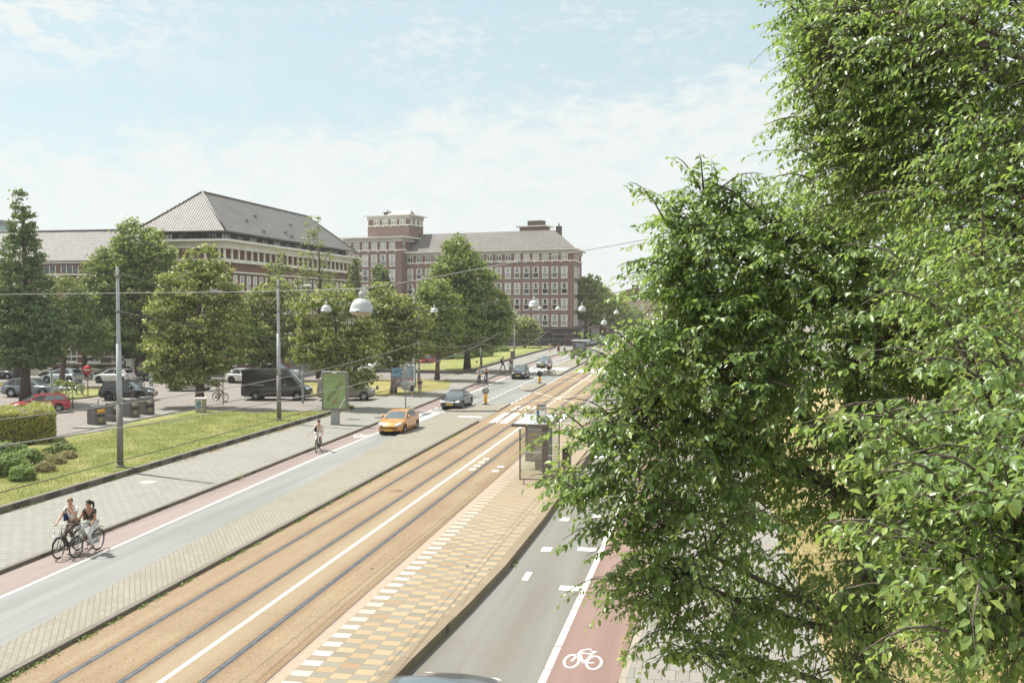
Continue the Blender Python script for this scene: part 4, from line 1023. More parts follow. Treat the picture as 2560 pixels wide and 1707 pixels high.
# tall conifer at the left
b = g0(66, 1004); Y = b.y
tree("conifer", "tall narrow conifer with a pointed top at the left edge of the photo", b,
     [lobe(52,512,Y,17,36), lobe(54,570,Y,36,46), lobe(56,640,Y,58,56), lobe(58,720,Y,78,62), lobe(62,800,Y,95,60), lobe(20,830,Y,80,55), lobe(115,825,Y,66,54), lobe(64,885,Y,95,40), lobe(10,730,Y,45,40)],
     11, M_CONL, None, 0.42, dens=2.3, crad=0.5, per=34, leaf=0.14, up=0.1, nl=24, trunk_h=16.5)
b = g0(153, 962); Y = b.y
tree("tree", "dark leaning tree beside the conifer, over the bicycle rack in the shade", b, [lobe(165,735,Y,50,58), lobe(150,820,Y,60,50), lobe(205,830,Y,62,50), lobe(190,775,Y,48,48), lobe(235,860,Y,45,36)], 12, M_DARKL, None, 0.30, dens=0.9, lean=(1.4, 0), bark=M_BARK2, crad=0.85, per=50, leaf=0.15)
b = g0(40, 952); Y = b.y
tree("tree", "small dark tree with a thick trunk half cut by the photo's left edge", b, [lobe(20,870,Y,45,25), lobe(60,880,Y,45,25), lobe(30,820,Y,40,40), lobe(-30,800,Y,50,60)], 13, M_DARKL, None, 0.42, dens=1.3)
b = g0(318, 940); Y = b.y
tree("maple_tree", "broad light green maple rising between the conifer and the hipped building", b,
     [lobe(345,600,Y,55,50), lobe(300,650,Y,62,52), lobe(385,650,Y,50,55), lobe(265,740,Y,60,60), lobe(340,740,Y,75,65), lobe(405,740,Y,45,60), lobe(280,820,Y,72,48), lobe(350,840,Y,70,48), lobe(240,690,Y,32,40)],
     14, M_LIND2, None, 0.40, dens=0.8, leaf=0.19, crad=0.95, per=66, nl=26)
b = g0(500, 1009, .3); Y = b.y
tree("linden_tree", "full linden above the utility box, between the first two tall poles", b,
     [lobe(510,655,Y,42,42), lobe(470,700,Y,62,50), lobe(545,720,Y,52,55), lobe(430,770,Y,58,50), lobe(500,790,Y,75,60), lobe(575,800,Y,50,60), lobe(400,850,Y,50,45), lobe(470,870,Y,75,52), lobe(560,880,Y,60,50), lobe(405,905,Y,48,38), lobe(440,940,Y,48,34), lobe(520,935,Y,45,30)],
     15, M_LIND, None, 0.34, dens=0.85, crad=0.74, per=70, leaf=0.15, nl=24, bark=M_BARK2)
b = g0(688, 948); Y = b.y
tree("linden_tree", "linden behind the black van, its crown left of the ball-top lamp", b,
     [lobe(660,750,Y,42,38), lobe(720,760,Y,45,40), lobe(640,800,Y,45,45), lobe(700,830,Y,65,50), lobe(650,870,Y,60,38), lobe(740,850,Y,55,50), lobe(690,720,Y,34,32)],
     16, M_LIND, None, 0.34, dens=0.85, leaf=0.17, crad=0.8, per=62)
b = g0(838, 1019); Y = b.y
tree("linden_tree", "low linden whose leaves hang in front of the beige minivan", b,
     [lobe(790,775,Y,48,42), lobe(850,760,Y,48,42), lobe(905,790,Y,40,42), lobe(765,850,Y,38,42), lobe(830,850,Y,70,55), lobe(900,870,Y,48,48), lobe(790,890,Y,52,40), lobe(870,920,Y,55,42), lobe(900,945,Y,30,26)],
     17, M_LIND, None, 0.28, dens=0.85, crad=0.74, per=70, leaf=0.15, nl=22)
b = g0(985, 982); Y = b.y
tree("linden_tree", "linden with a bare brown trunk beside the blue poster board", b,
     [lobe(940,745,Y,40,36), lobe(985,770,Y,48,42), lobe(930,800,Y,42,40), lobe(1000,830,Y,52,42), lobe(1040,800,Y,35,36), lobe(960,850,Y,58,42), lobe(1030,860,Y,42,35), lobe(970,890,Y,45,28)],
     18, M_LIND, None, 0.30, dens=0.85, leaf=0.16, crad=0.76, per=64, bark=M_BARK2)
b = g0(1092, 949); Y = b.y
tree("linden_tree", "linden with a slim brown trunk left of the tall maple, on the far lawn's edge", b,
     [lobe(1080,730,Y,40,32), lobe(1050,770,Y,36,34), lobe(1110,770,Y,40,36), lobe(1075,815,Y,55,40), lobe(1120,825,Y,42,36), lobe(1090,855,Y,48,26)],
     19, M_LIND2, None, 0.27, dens=0.85, leaf=0.18, crad=0.85, per=58, bark=M_BARK2)
b = g0(1166, 924, .3); Y = b.y
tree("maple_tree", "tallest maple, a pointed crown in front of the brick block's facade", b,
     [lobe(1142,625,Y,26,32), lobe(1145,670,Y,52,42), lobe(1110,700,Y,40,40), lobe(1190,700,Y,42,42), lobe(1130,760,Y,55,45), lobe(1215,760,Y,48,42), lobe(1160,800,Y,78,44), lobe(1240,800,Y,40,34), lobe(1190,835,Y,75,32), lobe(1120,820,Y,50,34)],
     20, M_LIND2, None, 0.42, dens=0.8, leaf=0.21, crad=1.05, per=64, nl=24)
b = g0(1212, 872); Y = b.y
tree("young_tree", "small round street tree before the block's reddish entrance door", b, [lobe(1215,825,Y,38,18), lobe(1240,815,Y,30,16), lobe(1205,845,Y,28,12), lobe(1190,822,Y,26,16)], 21, M_LIND, "young trees before the brick block", 0.22, dens=1.2, leaf=0.25, crad=0.8)
b = g0(1312, 872); Y = b.y
tree("young_tree", "small round street tree right of the entrance, beside the shop corner", b, [lobe(1310,810,Y,28,18), lobe(1330,830,Y,22,16), lobe(1298,832,Y,22,16), lobe(1318,848,Y,20,10)], 22, M_LIND, "young trees before the brick block", 0.22, dens=1.2, leaf=0.25, crad=0.8)
b = Vector((-50.5, 100, 0)); Y = 100
tree("linden_tree", "shaded linden between the full linden and the black van, against the brick facade", b, [lobe(600,790,Y,40,45), lobe(640,830,Y,42,40), lobe(590,860,Y,48,40), lobe(630,880,Y,40,30)], 27, M_LIND2, None, 0.3, dens=0.9, leaf=0.16, crad=0.9, per=50)
b = Vector((-68.5, 100.2, 0)); Y = 100.2
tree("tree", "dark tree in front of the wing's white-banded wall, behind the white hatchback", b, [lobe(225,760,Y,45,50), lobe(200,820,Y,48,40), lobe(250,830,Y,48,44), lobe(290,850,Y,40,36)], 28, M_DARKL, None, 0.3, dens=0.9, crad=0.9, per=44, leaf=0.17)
# airy poplar types in front of the hipped building
b = Vector((-41.6, 104, 0)); Y = 104
tree("poplar_tree", "tall airy poplar standing before the right end of the hipped roof", b, [lobe(782,560,Y,20,28), lobe(785,610,Y,26,30), lobe(770,660,Y,30,28), lobe(815,650,Y,22,22), lobe(745,690,Y,22,22), lobe(800,700,Y,36,26), lobe(835,700,Y,22,22), lobe(775,730,Y,30,20)], 23, M_AIRY, "airy poplars", 0.25, dens=0.62, leaf=0.15, per=18, crad=0.6)
b = Vector((-47.6, 104, 0)); Y = 104
tree("poplar_tree", "smaller airy poplar above the second tall pole, left of the tall one", b, [lobe(690,645,Y,24,22), lobe(680,680,Y,30,22), lobe(712,680,Y,22,20), lobe(695,705,Y,22,16)], 24, M_AIRY, "airy poplars", 0.2, dens=0.75, leaf=0.15, per=18, crad=0.55)
b = Vector((-47.5, 135, 0)); Y = 135
tree("columnar_tree", "slim dark upright tree at the far end of the hipped building", b, [lobe(886,675,Y,15,28), lobe(884,715,Y,17,30), lobe(884,760,Y,17,30)], 25, M_DARKL, "dark upright trees", 0.2, dens=1.4, leaf=0.2)
b = Vector((-47.5, 152, 0)); Y = 152
tree("columnar_tree", "dark egg-shaped upright tree before the tower block's left part", b, [lobe(950,685,Y,18,26), lobe(945,715,Y,26,26), lobe(965,720,Y,20,24), lobe(950,760,Y,26,30)], 26, M_DARKL, "dark upright trees", 0.2, dens=1.4, leaf=0.22)
M_FARHAZY = m_leaf("far_hazy_leaf", (0.15, 0.21, 0.055), (0.25, 0.31, 0.085), (0.30, 0.335, 0.10), 0.5)  # leaf green lightened: sunny haze of the distance put into the colour
# avenue trees further along
for i, (px, py, Yd, rx, rz, lab) in enumerate(((1476,752,205,46,60,"leafy avenue tree just right of the brick block's street corner"), (1512,772,226,38,48,"avenue tree behind the first one past the brick block"), (1545,785,250,30,42,"avenue tree half hidden by the near leaves, third past the brick block"), (1560,795,285,24,34,"fourth and smallest avenue tree past the brick block"), (1588,792,330,18,26,"far avenue tree near the street's end"))):
    c = P(px, py, Yd); b = Vector((c.x, Yd, 0.1))
    tree("avenue_tree", lab, b, [lobe(px,py-rz*0.45,Yd,rx*0.6,rz*0.6), lobe(px-rx*0.5,py+rz*0.1,Yd,rx*0.6,rz*0.55), lobe(px+rx*0.5,py+rz*0.05,Yd,rx*0.6,rz*0.55), lobe(px,py+rz*0.45,Yd,rx*0.8,rz*0.4)], 30+i, M_FARHAZY, "avenue trees past the brick block", 0.3, dens=0.8, leaf=0.34, crad=1.0)

# ------------------------------------------------------------------ hedges, shrubs, flower beds
def bush(name, label, cat, lobes, seed, m, dens=4.0, crad=0.22, per=22, leaf=0.07, group=None, stem=True):
    b = Vector((sum(l[0][0] for l in lobes)/len(lobes), sum(l[0][1] for l in lobes)/len(lobes), min(l[0][2]-l[1][2]*0.4 for l in lobes)))
    T = thing(name, label, cat, b, 0, group)
    L = [((c[0]-b.x, c[1]-b.y, c[2]-b.z), r) for c, r in lobes]
    me, cs = crown_mesh("foliage", L, seed, m, dens, crad, per, leaf, 0.5); o = bpy.data.objects.new("foliage", me); COL.objects.link(o); o.parent = T
    rg = random.Random(seed); mb = MB()
    for i in range(14): e = Vector(cs[rg.randrange(len(cs))]); mb.tube([(e.x*0.5, e.y*0.5, 0), (e.x*0.8, e.y*0.8, e.z*0.5), e], [0.03, 0.02, 0.008], 5)
    mb.build("stems", M_BARK, T); return T
M_HEDGE = m_leaf("hedge_leaf", (0.16, 0.185, 0.032), (0.30, 0.29, 0.05), (0.36, 0.32, 0.06), 0.5)
M_LAV = m_leaf("herb_leaf", (0.11, 0.18, 0.05), (0.18, 0.26, 0.08), (0.22, 0.29, 0.09), 0.6)
M_ROSY = m_leaf("faded_flower", (0.25, 0.20, 0.12), (0.34, 0.27, 0.17), (0.28, 0.25, 0.12), 0.8)
def hedge_lobes(p0, p1, depth, h, z0, n):
    out = []
    for i in range(n):
        for j in range(2):
            p = Vector(p0).lerp(Vector(p1), (i+0.5)/n); d = (Vector(p1)-Vector(p0)).normalized(); q = Vector((-d.y, d.x, 0))*depth*(j-0.5)*0.9
            L = (Vector(p1)-Vector(p0)).length/n
            out.append(((p.x+q.x, p.y+q.y, z0+h*0.5), (max(abs(d.x)*L*0.75, depth*0.42), max(abs(d.y)*L*0.75, depth*0.42), h*0.55)))
    return out
def boxhedge(name, label, p0, p1, depth, h, z0, seed, m, leaf, n, group=None):
    "clipped hedge: leaves packed on a rounded block"
    rs = np.random.RandomState(seed); p0, p1 = Vector(p0), Vector(p1); d = (p1-p0); L = d.length; d.normalize(); q = Vector((-d.y, d.x, 0))
    T = thing(name, label, "hedge", (p0+p1)/2+Vector((0,0,z0)), 0, group)
    A = rs.uniform(-L/2, L/2, n); Bv = rs.uniform(-depth/2, depth/2, n); Z = rs.uniform(0.02, h, n)
    f = rs.randint(0, 5, n)
    wob = 0.12*np.sin(A*2.1)+0.09*np.sin(A*5.3+1)
    Z = np.where(f <= 1, h+wob+rs.normal(0, 0.07, n), Z); Bv = np.where(f == 2, depth/2+rs.normal(0, .05, n), Bv); Bv = np.where(f == 3, -depth/2+rs.normal(0, .05, n), Bv)
    A = np.where(f == 4, np.where(rs.rand(n) > .5, L/2, -L/2)+rs.normal(0, .05, n), A)
    nr = np.zeros((n, 3)); nr[:, 2] = (f <= 1); s = np.where(f == 2, 1.0, np.where(f == 3, -1.0, 0.0)); nr[:, 0] = q.x*s; nr[:, 1] = q.y*s
    cen = np.stack([d.x*A+q.x*Bv, d.y*A+q.y*Bv, Z], 1)
    v, qd = leaf_quads(cen, np.full(n, leaf), rs, nr, 0.3); me = np_mesh("foliage", v, qd, [m]); o = bpy.data.objects.new("foliage", me); COL.objects.link(o); o.parent = T
    mb = MB(); Mx = Matrix(((d.x,q.x,0,0),(d.y,q.y,0,0),(0,0,1,0),(0,0,0,1))); mb.box(-L/2+.12, L/2-.12, -depth/2+.12, depth/2-.12, 0, h-0.12, M=Mx); mb.build("stems", M_BARK, T); return T
e0, e1 = G(135, 1108, LZ), G(-80, 1122, LZ)
boxhedge("hedge", "clipped yellow-green hedge on the lawn at the photo's left edge", (-37.9, 52.1, 0), (-46.5, 45.0, 0), 5.0, 1.8, LZ, 41, M_HEDGE, 0.065, 34000)
h0, h1 = P(985, 900, 140), P(1160, 880, 150)
boxhedge("hedge", "long yellow-topped hedge on the far lawn behind the tall maple", (-43.0, 131, 0), (-33.5, 152, 0), 5.5, 2.2, LZ, 42, M_HEDGE, 0.13, 15000)
def gl(px, py, rx, rz, h=None): g = G(px, py, LZ); s = g.y/2420; return ((g.x, g.y, LZ+rz*s*0.5), (rx*s, rx*s*0.9, rz*s))
bush("herb_bed", "light green clump of low plants in front of the near hedge", "plant", [gl(30,1185,48,40), gl(75,1168,38,36), gl(10,1155,40,38), gl(55,1200,34,28), gl(-30,1190,48,42), gl(45,1150,30,32)], 43, M_LAV, 60.0, 0.16, 24, 0.06)
bush("flower_bed", "faded pinkish low flowers between the green clump and the small dark shrub", "plant", [gl(112,1178,30,18), gl(138,1158,32,16), gl(168,1145,26,14), gl(105,1150,26,16)], 44, M_ROSY, 60.0, 0.12, 20, 0.045)
bush("shrub", "low dark shrub at the hedge's right foot on the near lawn", "shrub", [gl(145,1134,26,20), gl(172,1130,20,16), gl(122,1138,20,16)], 45, M_DARKL, 36.0, 0.12, 22, 0.05)
bush("shrub", "small dark shrub at the foot of the green advertising panel", "shrub", [lobe(868,1015,66,9,7), lobe(878,1018,66,7,5), lobe(860,1018,66,7,5)], 46, M_DARKL, 40.0, 0.12, 20, 0.055)
bush("herb_bed", "long low herb mound on the far lawn, nearer than the yellow-topped hedge", "plant", [gl(1135,897,20,9), gl(1165,896,20,9), gl(1200,892,22,9), gl(1150,892,16,8)], 47, M_LAV, 9.0, 0.3, 22, 0.10)
bush("herb_bed", "herb mound on the far lawn behind the thin lamp post", "plant", [gl(1225,880,22,10), gl(1255,878,20,10), gl(1200,882,14,9), gl(1240,872,20,8)], 48, M_LAV, 9.0, 0.3, 22, 0.12)
bush("shrub", "bright weedy shrub at the bike rack under the leaning dark tree", "shrub", [lobe(150,960,84,16,12), lobe(175,965,84,20,11), lobe(200,970,84,14,9), lobe(135,972,84,14,10)], 49, M_LIND, 5.0, 0.25, 22, 0.08)
bush("shrub", "dark clipped shrub before the wing's white-banded ground floor", "shrub", [lobe(178,915,103,10,10), lobe(250,918,103,12,8)], 50, M_DARKL, 5.0, 0.25, 18, 0.1)
# tufts of weed along the kerbs
def tufts(name, label, pts, seed, m, s=0.12, n=26):
    rs = np.random.RandomState(seed); V, Q = [], []; b = 0
    for (x, y, z) in pts:
        k = rs.randint(n//2, n); cen = np.array([x, y, z+0.03])+rs.normal(size=(k, 3))*np.array([0.05, 0.16, 0.025]); cen[:, 2] = np.maximum(cen[:, 2], z+0.015)
        v, q = leaf_quads(cen, np.full(k, s*0.35), rs, None, 0.2); V.append(v); Q.append(q+b); b += len(v)
    me = np_mesh(name, np.concatenate(V), np.concatenate(Q), [m]); o = bpy.data.objects.new(name, me); COL.objects.link(o); o["kind"] = "stuff"; o["label"] = label; return o
rg = random.Random(9)
tufts("weeds", "weeds sprouting along the dark median kerb and tram bed", [(KERB_M+0.10, 16+rg.random()**1.4*50, 0.0) for _ in range(70)]+[(KERB_M+0.1, y, 0) for y in (18.5, 18.9, 22.4, 26.1, 26.3, 26.6, 30)], 51, M_LAV)
tufts("weeds", "weeds in the kerb joint below the near lawn", [(-26.45, 24+rg.random()*45, 0.12) for _ in range(50)]+[(-20.95, 42.5, .12)]*2, 52, M_LIND)
tufts("weeds", "weeds by the kerb of the right cycle lane and the checker platform", [(-1.5, 18+rg.random()*12, 0.01) for _ in range(22)]+[(-5.5, 29.8, 0), (-5.5, 30.2, 0), (-5.52, 30.5, 0), (-1.5, 22.6, 0), (-1.5, 24, 0), (-8.2, 95, .12), (-8.4, 94.6, .12)], 53, M_LIND)
# drifts of fallen blossom along the kerbs
M_BLOS = mat("fallen_blossom", (0.45, 0.29, 0.13), 0.9)
tufts("fallen_blossom", "ochre fallen blossom lying along the lawn kerb and gutters", [(-26.35+rg.random()*0.3, 45+rg.random()*26, 0.105) for _ in range(140)]+[(interp(KERB_L, y)+0.15, y, -0.02) for y in [30+rg.random()*60 for _ in range(110)]]+[(-22.4, 73+rg.random()*3, .105) for _ in range(20)], 54, M_BLOS, 0.09, 12)

# standing grass on the near lawn and the verge
def blades(name, label, xr, yr, z, n, seed, m, s=0.05, inside=None):
    rs = np.random.RandomState(seed); x = rs.uniform(xr[0], xr[1], n*2); y = rs.uniform(yr[0], yr[1], n*2)
    if inside is not None: k = inside(x, y); x, y = x[k], y[k]
    x, y = x[:n], y[:n]; k = len(x); cl = np.sin(x*1.7+np.sin(y*0.9)*2)*np.sin(y*1.3+x*0.4)
    h = s*(1.0+0.5*cl)*rs.uniform(0.6, 1.5, k); a = rs.uniform(0, 6.283, k); w = s*0.22
    d = np.stack([np.cos(a), np.sin(a), np.zeros(k)], 1)*w; b = np.stack([x, y, np.full(k, z)], 1); tip = b+np.stack([rs.normal(0, s*.45, k), rs.normal(0, s*.45, k), h], 1)
    v = np.stack([b-d, b+d, tip+d*0.25, tip-d*0.25], 1).reshape(-1, 3); me = np_mesh(name, v, np.arange(k*4).reshape(k, 4), [m]); o = bpy.data.objects.new(name, me); COL.objects.link(o); o["kind"] = "stuff"; o["label"] = label
M_BLADE = m_leaf("grass_blade", (0.15, 0.19, 0.05), (0.24, 0.25, 0.085), (0.34, 0.30, 0.13), 0.7, 0.3)
M_BLADED = m_leaf("dry_blade", (0.30, 0.25, 0.11), (0.40, 0.32, 0.16), (0.36, 0.30, 0.14), 0.8, 0.3)
edgeY = [(p_[0], p_[1]) for p_ in [gp(815,1027), gp(640,1031), gp(492,1024), gp(349,1050), gp(240,1078), gp(130,1098), gp(-60,1150)]]
def in_lawn(x, y):
    ex = np.array([e[0] for e in edgeY])[::-1]; ey = np.array([e[1] for e in edgeY])[::-1]; return (y < np.interp(x, ex, ey)-0.1)
blades("lawn_blades", "short grass blades of the near lawn", (-44, -26.8), (26, 72), LZ, 75000, 71, M_BLADE, 0.06, in_lawn)
blades("verge_blades", "dry grass blades of the right-hand verge", (3.2, 10), (18, 40), 0.14, 26000, 72, M_BLADED, 0.07)
# ------------------------------------------------------------------ the two leafy trees beside the camera
def near_tree(name, label, base, lobes, seed, m, trunk_r, trunk_h, twigs, leaf=(0.062, 0.098), bare=0, sprays=()):
    rs = np.random.RandomState(seed); rg = random.Random(seed); base = Vector(base)
    T = thing(name, label, "tree", base, 0, "leafy trees beside the camera")
    L = [(np.array([c[0]-base.x, c[1]-base.y, c[2]-base.z]), np.array(r), w) for c, r, w in lobes]
    wts = np.array([w*(r[0]*r[1]*r[2])**0.75 for _, r, w in L]); wts /= wts.sum()
    tips, dirs = [], []
    for (c, r, w), f in zip(L, wts):
        k = int(twigs*f); d = unit(rs.normal(size=(k, 3))); rad = rs.uniform(0.10, 1.0, k)**0.42
        p = c+d*r*rad[:, None]; p += rs.normal(size=(k, 3))*0.14
        out = p.copy(); out[:, 2] = 0; out = unit(out)
        dr = unit(out*0.9+d*0.55+rs.normal(size=(k, 3))*0.42+np.array([0, 0, -0.05])); tips.append(p); dirs.append(dr)
    spr = []; auto = []
    for (c, r, w) in L:
        for _ in range(int(2+3.2*(r[0]*r[2])**0.5)):
            d = unit(np.array([rs.normal()-0.55, rs.normal()*0.8-0.35, rs.normal()*0.55+0.12])[None])[0]; s0 = c+d*r*0.72; s1 = c+d*r*1.05+d*np.array([1, 1, 0.6])*rs.uniform(0.25, 0.75); auto.append((s0, s1))
    for a, b_ in auto+[(np.array(P(ax_, ay_, Yd+0.5)-base), np.array(P(bx_, by_, Yd)-base)) for (ax_, ay_, bx_, by_, Yd) in sprays]:
        Ls = np.linalg.norm(b_-a); k = max(4, int(Ls/0.11)); tt = np.linspace(0.0, 0.92, k)
        arch = np.zeros((k, 3)); arch[:, 2] = 0.16*Ls*np.sin(tt*math.pi)
        q_ = a+(b_-a)*tt[:, None]+arch+rs.normal(size=(k, 3))*0.09*(1.1-tt[:, None]); tips.append(q_); u_ = unit((b_-a)[None, :])
        dirs.append(unit(u_+rs.normal(size=(k, 3))*0.42*(1.15-tt[:, None]))); spr.append([Vector(a+(b_-a)*t+np.array([0, 0, 0.16*Ls*math.sin(t*math.pi)])) for t in np.linspace(-0.25, 0.95, 7)])
    tips = np.concatenate(tips); dirs = np.concatenate(dirs); n = len(tips)
    LEN = rs.uniform(0.35, 0.75, n); K = 11
    s = (np.arange(K)+0.4)/K
    # stem points: leave the inside, arch over and droop at the tip
    droop = rs.uniform(0.10, 0.42, n)
    st = tips[:, None, :]+dirs[:, None, :]*((s-0.7)[None, :, None]*LEN[:, None, None]); st[:, :, 2] -= (droop[:, None]*LEN[:, None])*(s[None, :]**2)
    side = unit(np.cross(dirs, np.array([0, 0, 1.0]))+1e-6)
    sg = np.where(np.arange(K) % 2 == 0, 1.0, -1.0)
    A = side[:, None, :]*sg[None, :, None]*0.75+dirs[:, None, :]*0.55+rs.normal(size=(n, K, 3))*0.28
    A[:, :, 2] -= rs.uniform(0.25, 1.15, (n, K)); A = unit(A)
    N = np.array([0, 0, 1.0])+rs.normal(size=(n, K, 3))*0.45+dirs[:, None, :]*0.25
    N = unit(N-A*np.sum(N*A, -1, keepdims=True)); Bv = np.cross(N, A)
    ln = (rs.uniform(leaf[0], leaf[1], (n, K))*rs.uniform(0.72, 1.22, (n, 1))*np.where(s > 0.9, 0.72, 1.0))[:, :, None]; wd = ln*rs.uniform(0.40, 0.54, (n, K, 1))
    o = st+A*ln*0.12
    keep = rs.uniform(size=(n, K)) > 0.06
    fold = N*wd*0.30; curl = N*ln*rs.uniform(0.02, 0.24, (n, K, 1))
    v = np.stack([o, o+A*ln*0.34+Bv*wd*0.5+fold, o+A*ln*0.70+Bv*wd*0.40+fold*0.7-curl*0.5, o+A*ln-curl, o+A*ln*0.70-Bv*wd*0.40+fold*0.7-curl*0.5, o+A*ln*0.34-Bv*wd*0.5+fold, o+A*ln*0.5-curl*0.15], 2)
    v = v[keep].reshape(-1, 3); k = len(v)//7; b = np.arange(k)[:, None]*7
    q = np.concatenate([b+np.array([[0, 6, 2, 1]]), b+np.array([[6, 3, 2, 2]])[:, [0, 1, 2, 2]]*0+b*0+np.array([[0, 5, 4, 6]]), ], 0) if False else np.concatenate([b+np.array([[0, 6, 2, 1]]), b+np.array([[0, 5, 4, 6]])], 0)
    # tip quads share the midrib point
    q = np.concatenate([q, b+np.array([[6, 4, 3, 2]])], 0)
    me = np_mesh("crown", v, q, [m, M_NTIP], True)
    tipm = (((s[None, :] > 0.78) & (rs.uniform(size=(n, K)) < 0.75)) | (rs.uniform(size=(n, K)) < 0.10))[keep].astype(np.int32); me.polygons.foreach_set("material_index", np.concatenate([tipm, tipm, tipm])); ob = bpy.data.objects.new("crown", me); COL.objects.link(ob); ob.parent = T
    # trunk, limbs, branches, twigs
    mb = MB(); tp = [Vector((0.18*math.sin(i*0.9+seed), 0.15*math.cos(i*1.1), trunk_h*i/9)) for i in range(10)]
    mb.tube(tp, [trunk_r*(1.3 if i == 0 else 1-0.08*i) for i in range(10)], 10)
    mb.build("trunk", M_BARK, T); bb = MB()
    order = rs.permutation(n); nl = 34; heads = []
    for i in order[:nl]:
        e = Vector(tips[i]); t0 = max(0.22, min(0.92, (e.z-0.30*Vector((e.x, e.y)).length)/trunk_h)); a = tp[int(t0*9)]
        pts = limb(bb, a, a.lerp(e, 0.88), trunk_r*0.34*(1.1-t0*0.6), 0.018, rg, 0.07, 7, 6); heads += pts[2:]
    H = np.array([list(h) for h in heads])
    for i in order[nl:nl+int(n*0.22)]:
        e = np.array(st[i, 0]); dd = np.sum((H-e)**2, 1); j = int(np.argmin(dd)); 
        limb(bb, H[j], e, 0.016, 0.005, rg, 0.10, 3, 4)
    for i in range(n):
        pts = [st[i, 0], st[i, K//2], st[i, K-1]]; bb.tube(pts, [0.0042, 0.003, 0.0016], 3, caps=False)
    for pts in spr: bb.tube(pts, [0.016-0.002*i for i in range(7)], 5)
    for i in range(bare):
        i2 = order[-1-i]; e = Vector(tips[i2]); bb.tube([e-Vector(dirs[i2])*1.0, e, e+Vector(dirs[i2])*0.5], [0.012, 0.007, 0.003], 4)
    bb.build("branches", M_BARKL, T); return T
def nl_(px, py, Y, rx, rz, ry, w=1.0): c = P(px, py, Y); return ((c.x, c.y, c.z), (rx, ry, rz), w)
NEAR_A = [
    nl_(2060, 860, 15.4, 2.7, 2.6, 2.6), nl_(1800, 690, 14.6, 1.05, 1.25, 1.3, 1.5), nl_(1690, 610, 14.4, 0.50, 0.95, 0.6, 1.6), nl_(1760, 500, 14.6, 0.32, 0.5, 0.4, 1.3),
    nl_(1790, 930, 14.2, 1.35, 1.3, 1.4, 1.3), nl_(1610, 905, 13.6, 0.60, 0.75, 0.8, 1.5), nl_(1700, 1130, 13.8, 1.25, 0.85, 1.1, 1.2), nl_(1520, 1090, 13.2, 0.55, 0.38, 0.6, 1.3),
    nl_(1500, 1225, 12.8, 0.72, 0.28, 0.6, 1.5), nl_(1720, 1300, 13.6, 1.2, 0.72, 1.2, 0.95), nl_(1640, 1430, 13.3, 0.75, 0.50, 0.8, 0.9), nl_(1800, 1520, 13.5, 1.1, 0.60, 1.1, 0.7),
    nl_(2080, 1330, 15.2, 1.9, 1.6, 2.1, 0.55), nl_(2050, 1600, 14.5, 1.6, 0.8, 1.5, 0.5), nl_(1800, 1650, 13.0, 0.7, 0.42, 0.7, 0.6), nl_(2250, 700, 15.6, 1.9, 1.5, 2.0, 0.9), nl_(1960, 560, 15.5, 1.0, 0.62, 1.0, 1.0),
    nl_(2380, 1050, 16, 1.7, 2.3, 1.8, 0.6), nl_(2400, 1450, 15.5, 1.4, 1.6, 1.5, 0.35)]
SPR_A = [(1640,1240,1352,1262,12.6),(1620,1190,1385,1222,12.6),(1640,1330,1432,1318,12.8),(1600,1080,1420,1085,12.8),(1560,1070,1395,1000,13.0),(1600,1010,1470,960,13.2),(1560,925,1405,880,12.5),(1600,880,1455,825,12.5),(1640,860,1500,835,12.8),
 (1700,760,1580,735,13.8),(1700,700,1605,660,14.0),(1720,610,1655,495,14.2),(1740,540,1680,480,14.3),(1800,520,1780,400,14.4),(1850,560,1855,430,14.5),(1900,540,1915,440,14.8),(1700,1420,1480,1535,13.0),(1660,1400,1520,1425,13.0),(1760,1560,1590,1500,12.8),(1800,1650,1600,1660,12.6),(1640,1380,1455,1395,12.9),(1700,1500,1560,1600,12.7),(1620,1290,1480,1345,12.8),(1690,1120,1560,1140,12.9)]
SPR_B = [(2060,40,1925,62,12.2),(2060,150,1935,165,12.2),(2050,230,1925,245,12.2),(2060,330,1905,318,12.0),(2040,400,1960,395,12.2),(2100,520,2010,560,12.0),(2500,1120,2045,1085,7.2),(2560,1180,2190,1180,6.6),(2560,1310,2140,1375,6.4),(2560,1250,2230,1330,6.6),(2560,1450,2265,1530,6.2),(2560,1600,2330,1650,6.0),(2560,1060,2160,1140,7.0)]
ta = P(2150, 1500, 15.6)
near_tree("elm_tree", "big leafy tree filling the middle right, its low sprays hanging over the red cycle lane", (ta.x, ta.y, 0.12), NEAR_A, 61, M_NEAR, 0.27, 9.0, 5700, leaf=(0.080, 0.128), bare=0, sprays=SPR_A)
NEAR_B = [
    nl_(2200, 130, 12.8, 1.25, 1.25, 1.5, 1.2), nl_(2080, 330, 12.6, 0.72, 0.62, 0.9, 1.4), nl_(2060, 60, 12.8, 0.62, 0.9, 0.9, 1.2), nl_(2450, 150, 11.8, 1.5, 1.5, 1.6, 1.0), nl_(2300, 400, 12.2, 1.1, 0.75, 1.2, 1.0), nl_(2160, 470, 12.4, 0.75, 0.32, 0.8, 0.8),
    nl_(2520, 500, 10.5, 1.1, 1.0, 1.2, 0.9), nl_(2450, 740, 9.6, 0.85, 0.62, 0.9, 1.0), nl_(2560, 950, 8.5, 0.75, 0.75, 0.9, 0.9),
    nl_(2400, 1110, 7.4, 0.85, 0.16, 0.5, 2.2), nl_(2470, 1240, 6.6, 0.62, 0.20, 0.5, 2.2), nl_(2480, 1400, 6.3, 0.62, 0.24, 0.5, 1.9), nl_(2520, 1570, 6.2, 0.45, 0.30, 0.5, 1.8), nl_(2600, 1300, 6.4, 0.5, 0.7, 0.6, 1.0), nl_(2300, 1380, 7.0, 0.34, 0.12, 0.3, 2.2)]
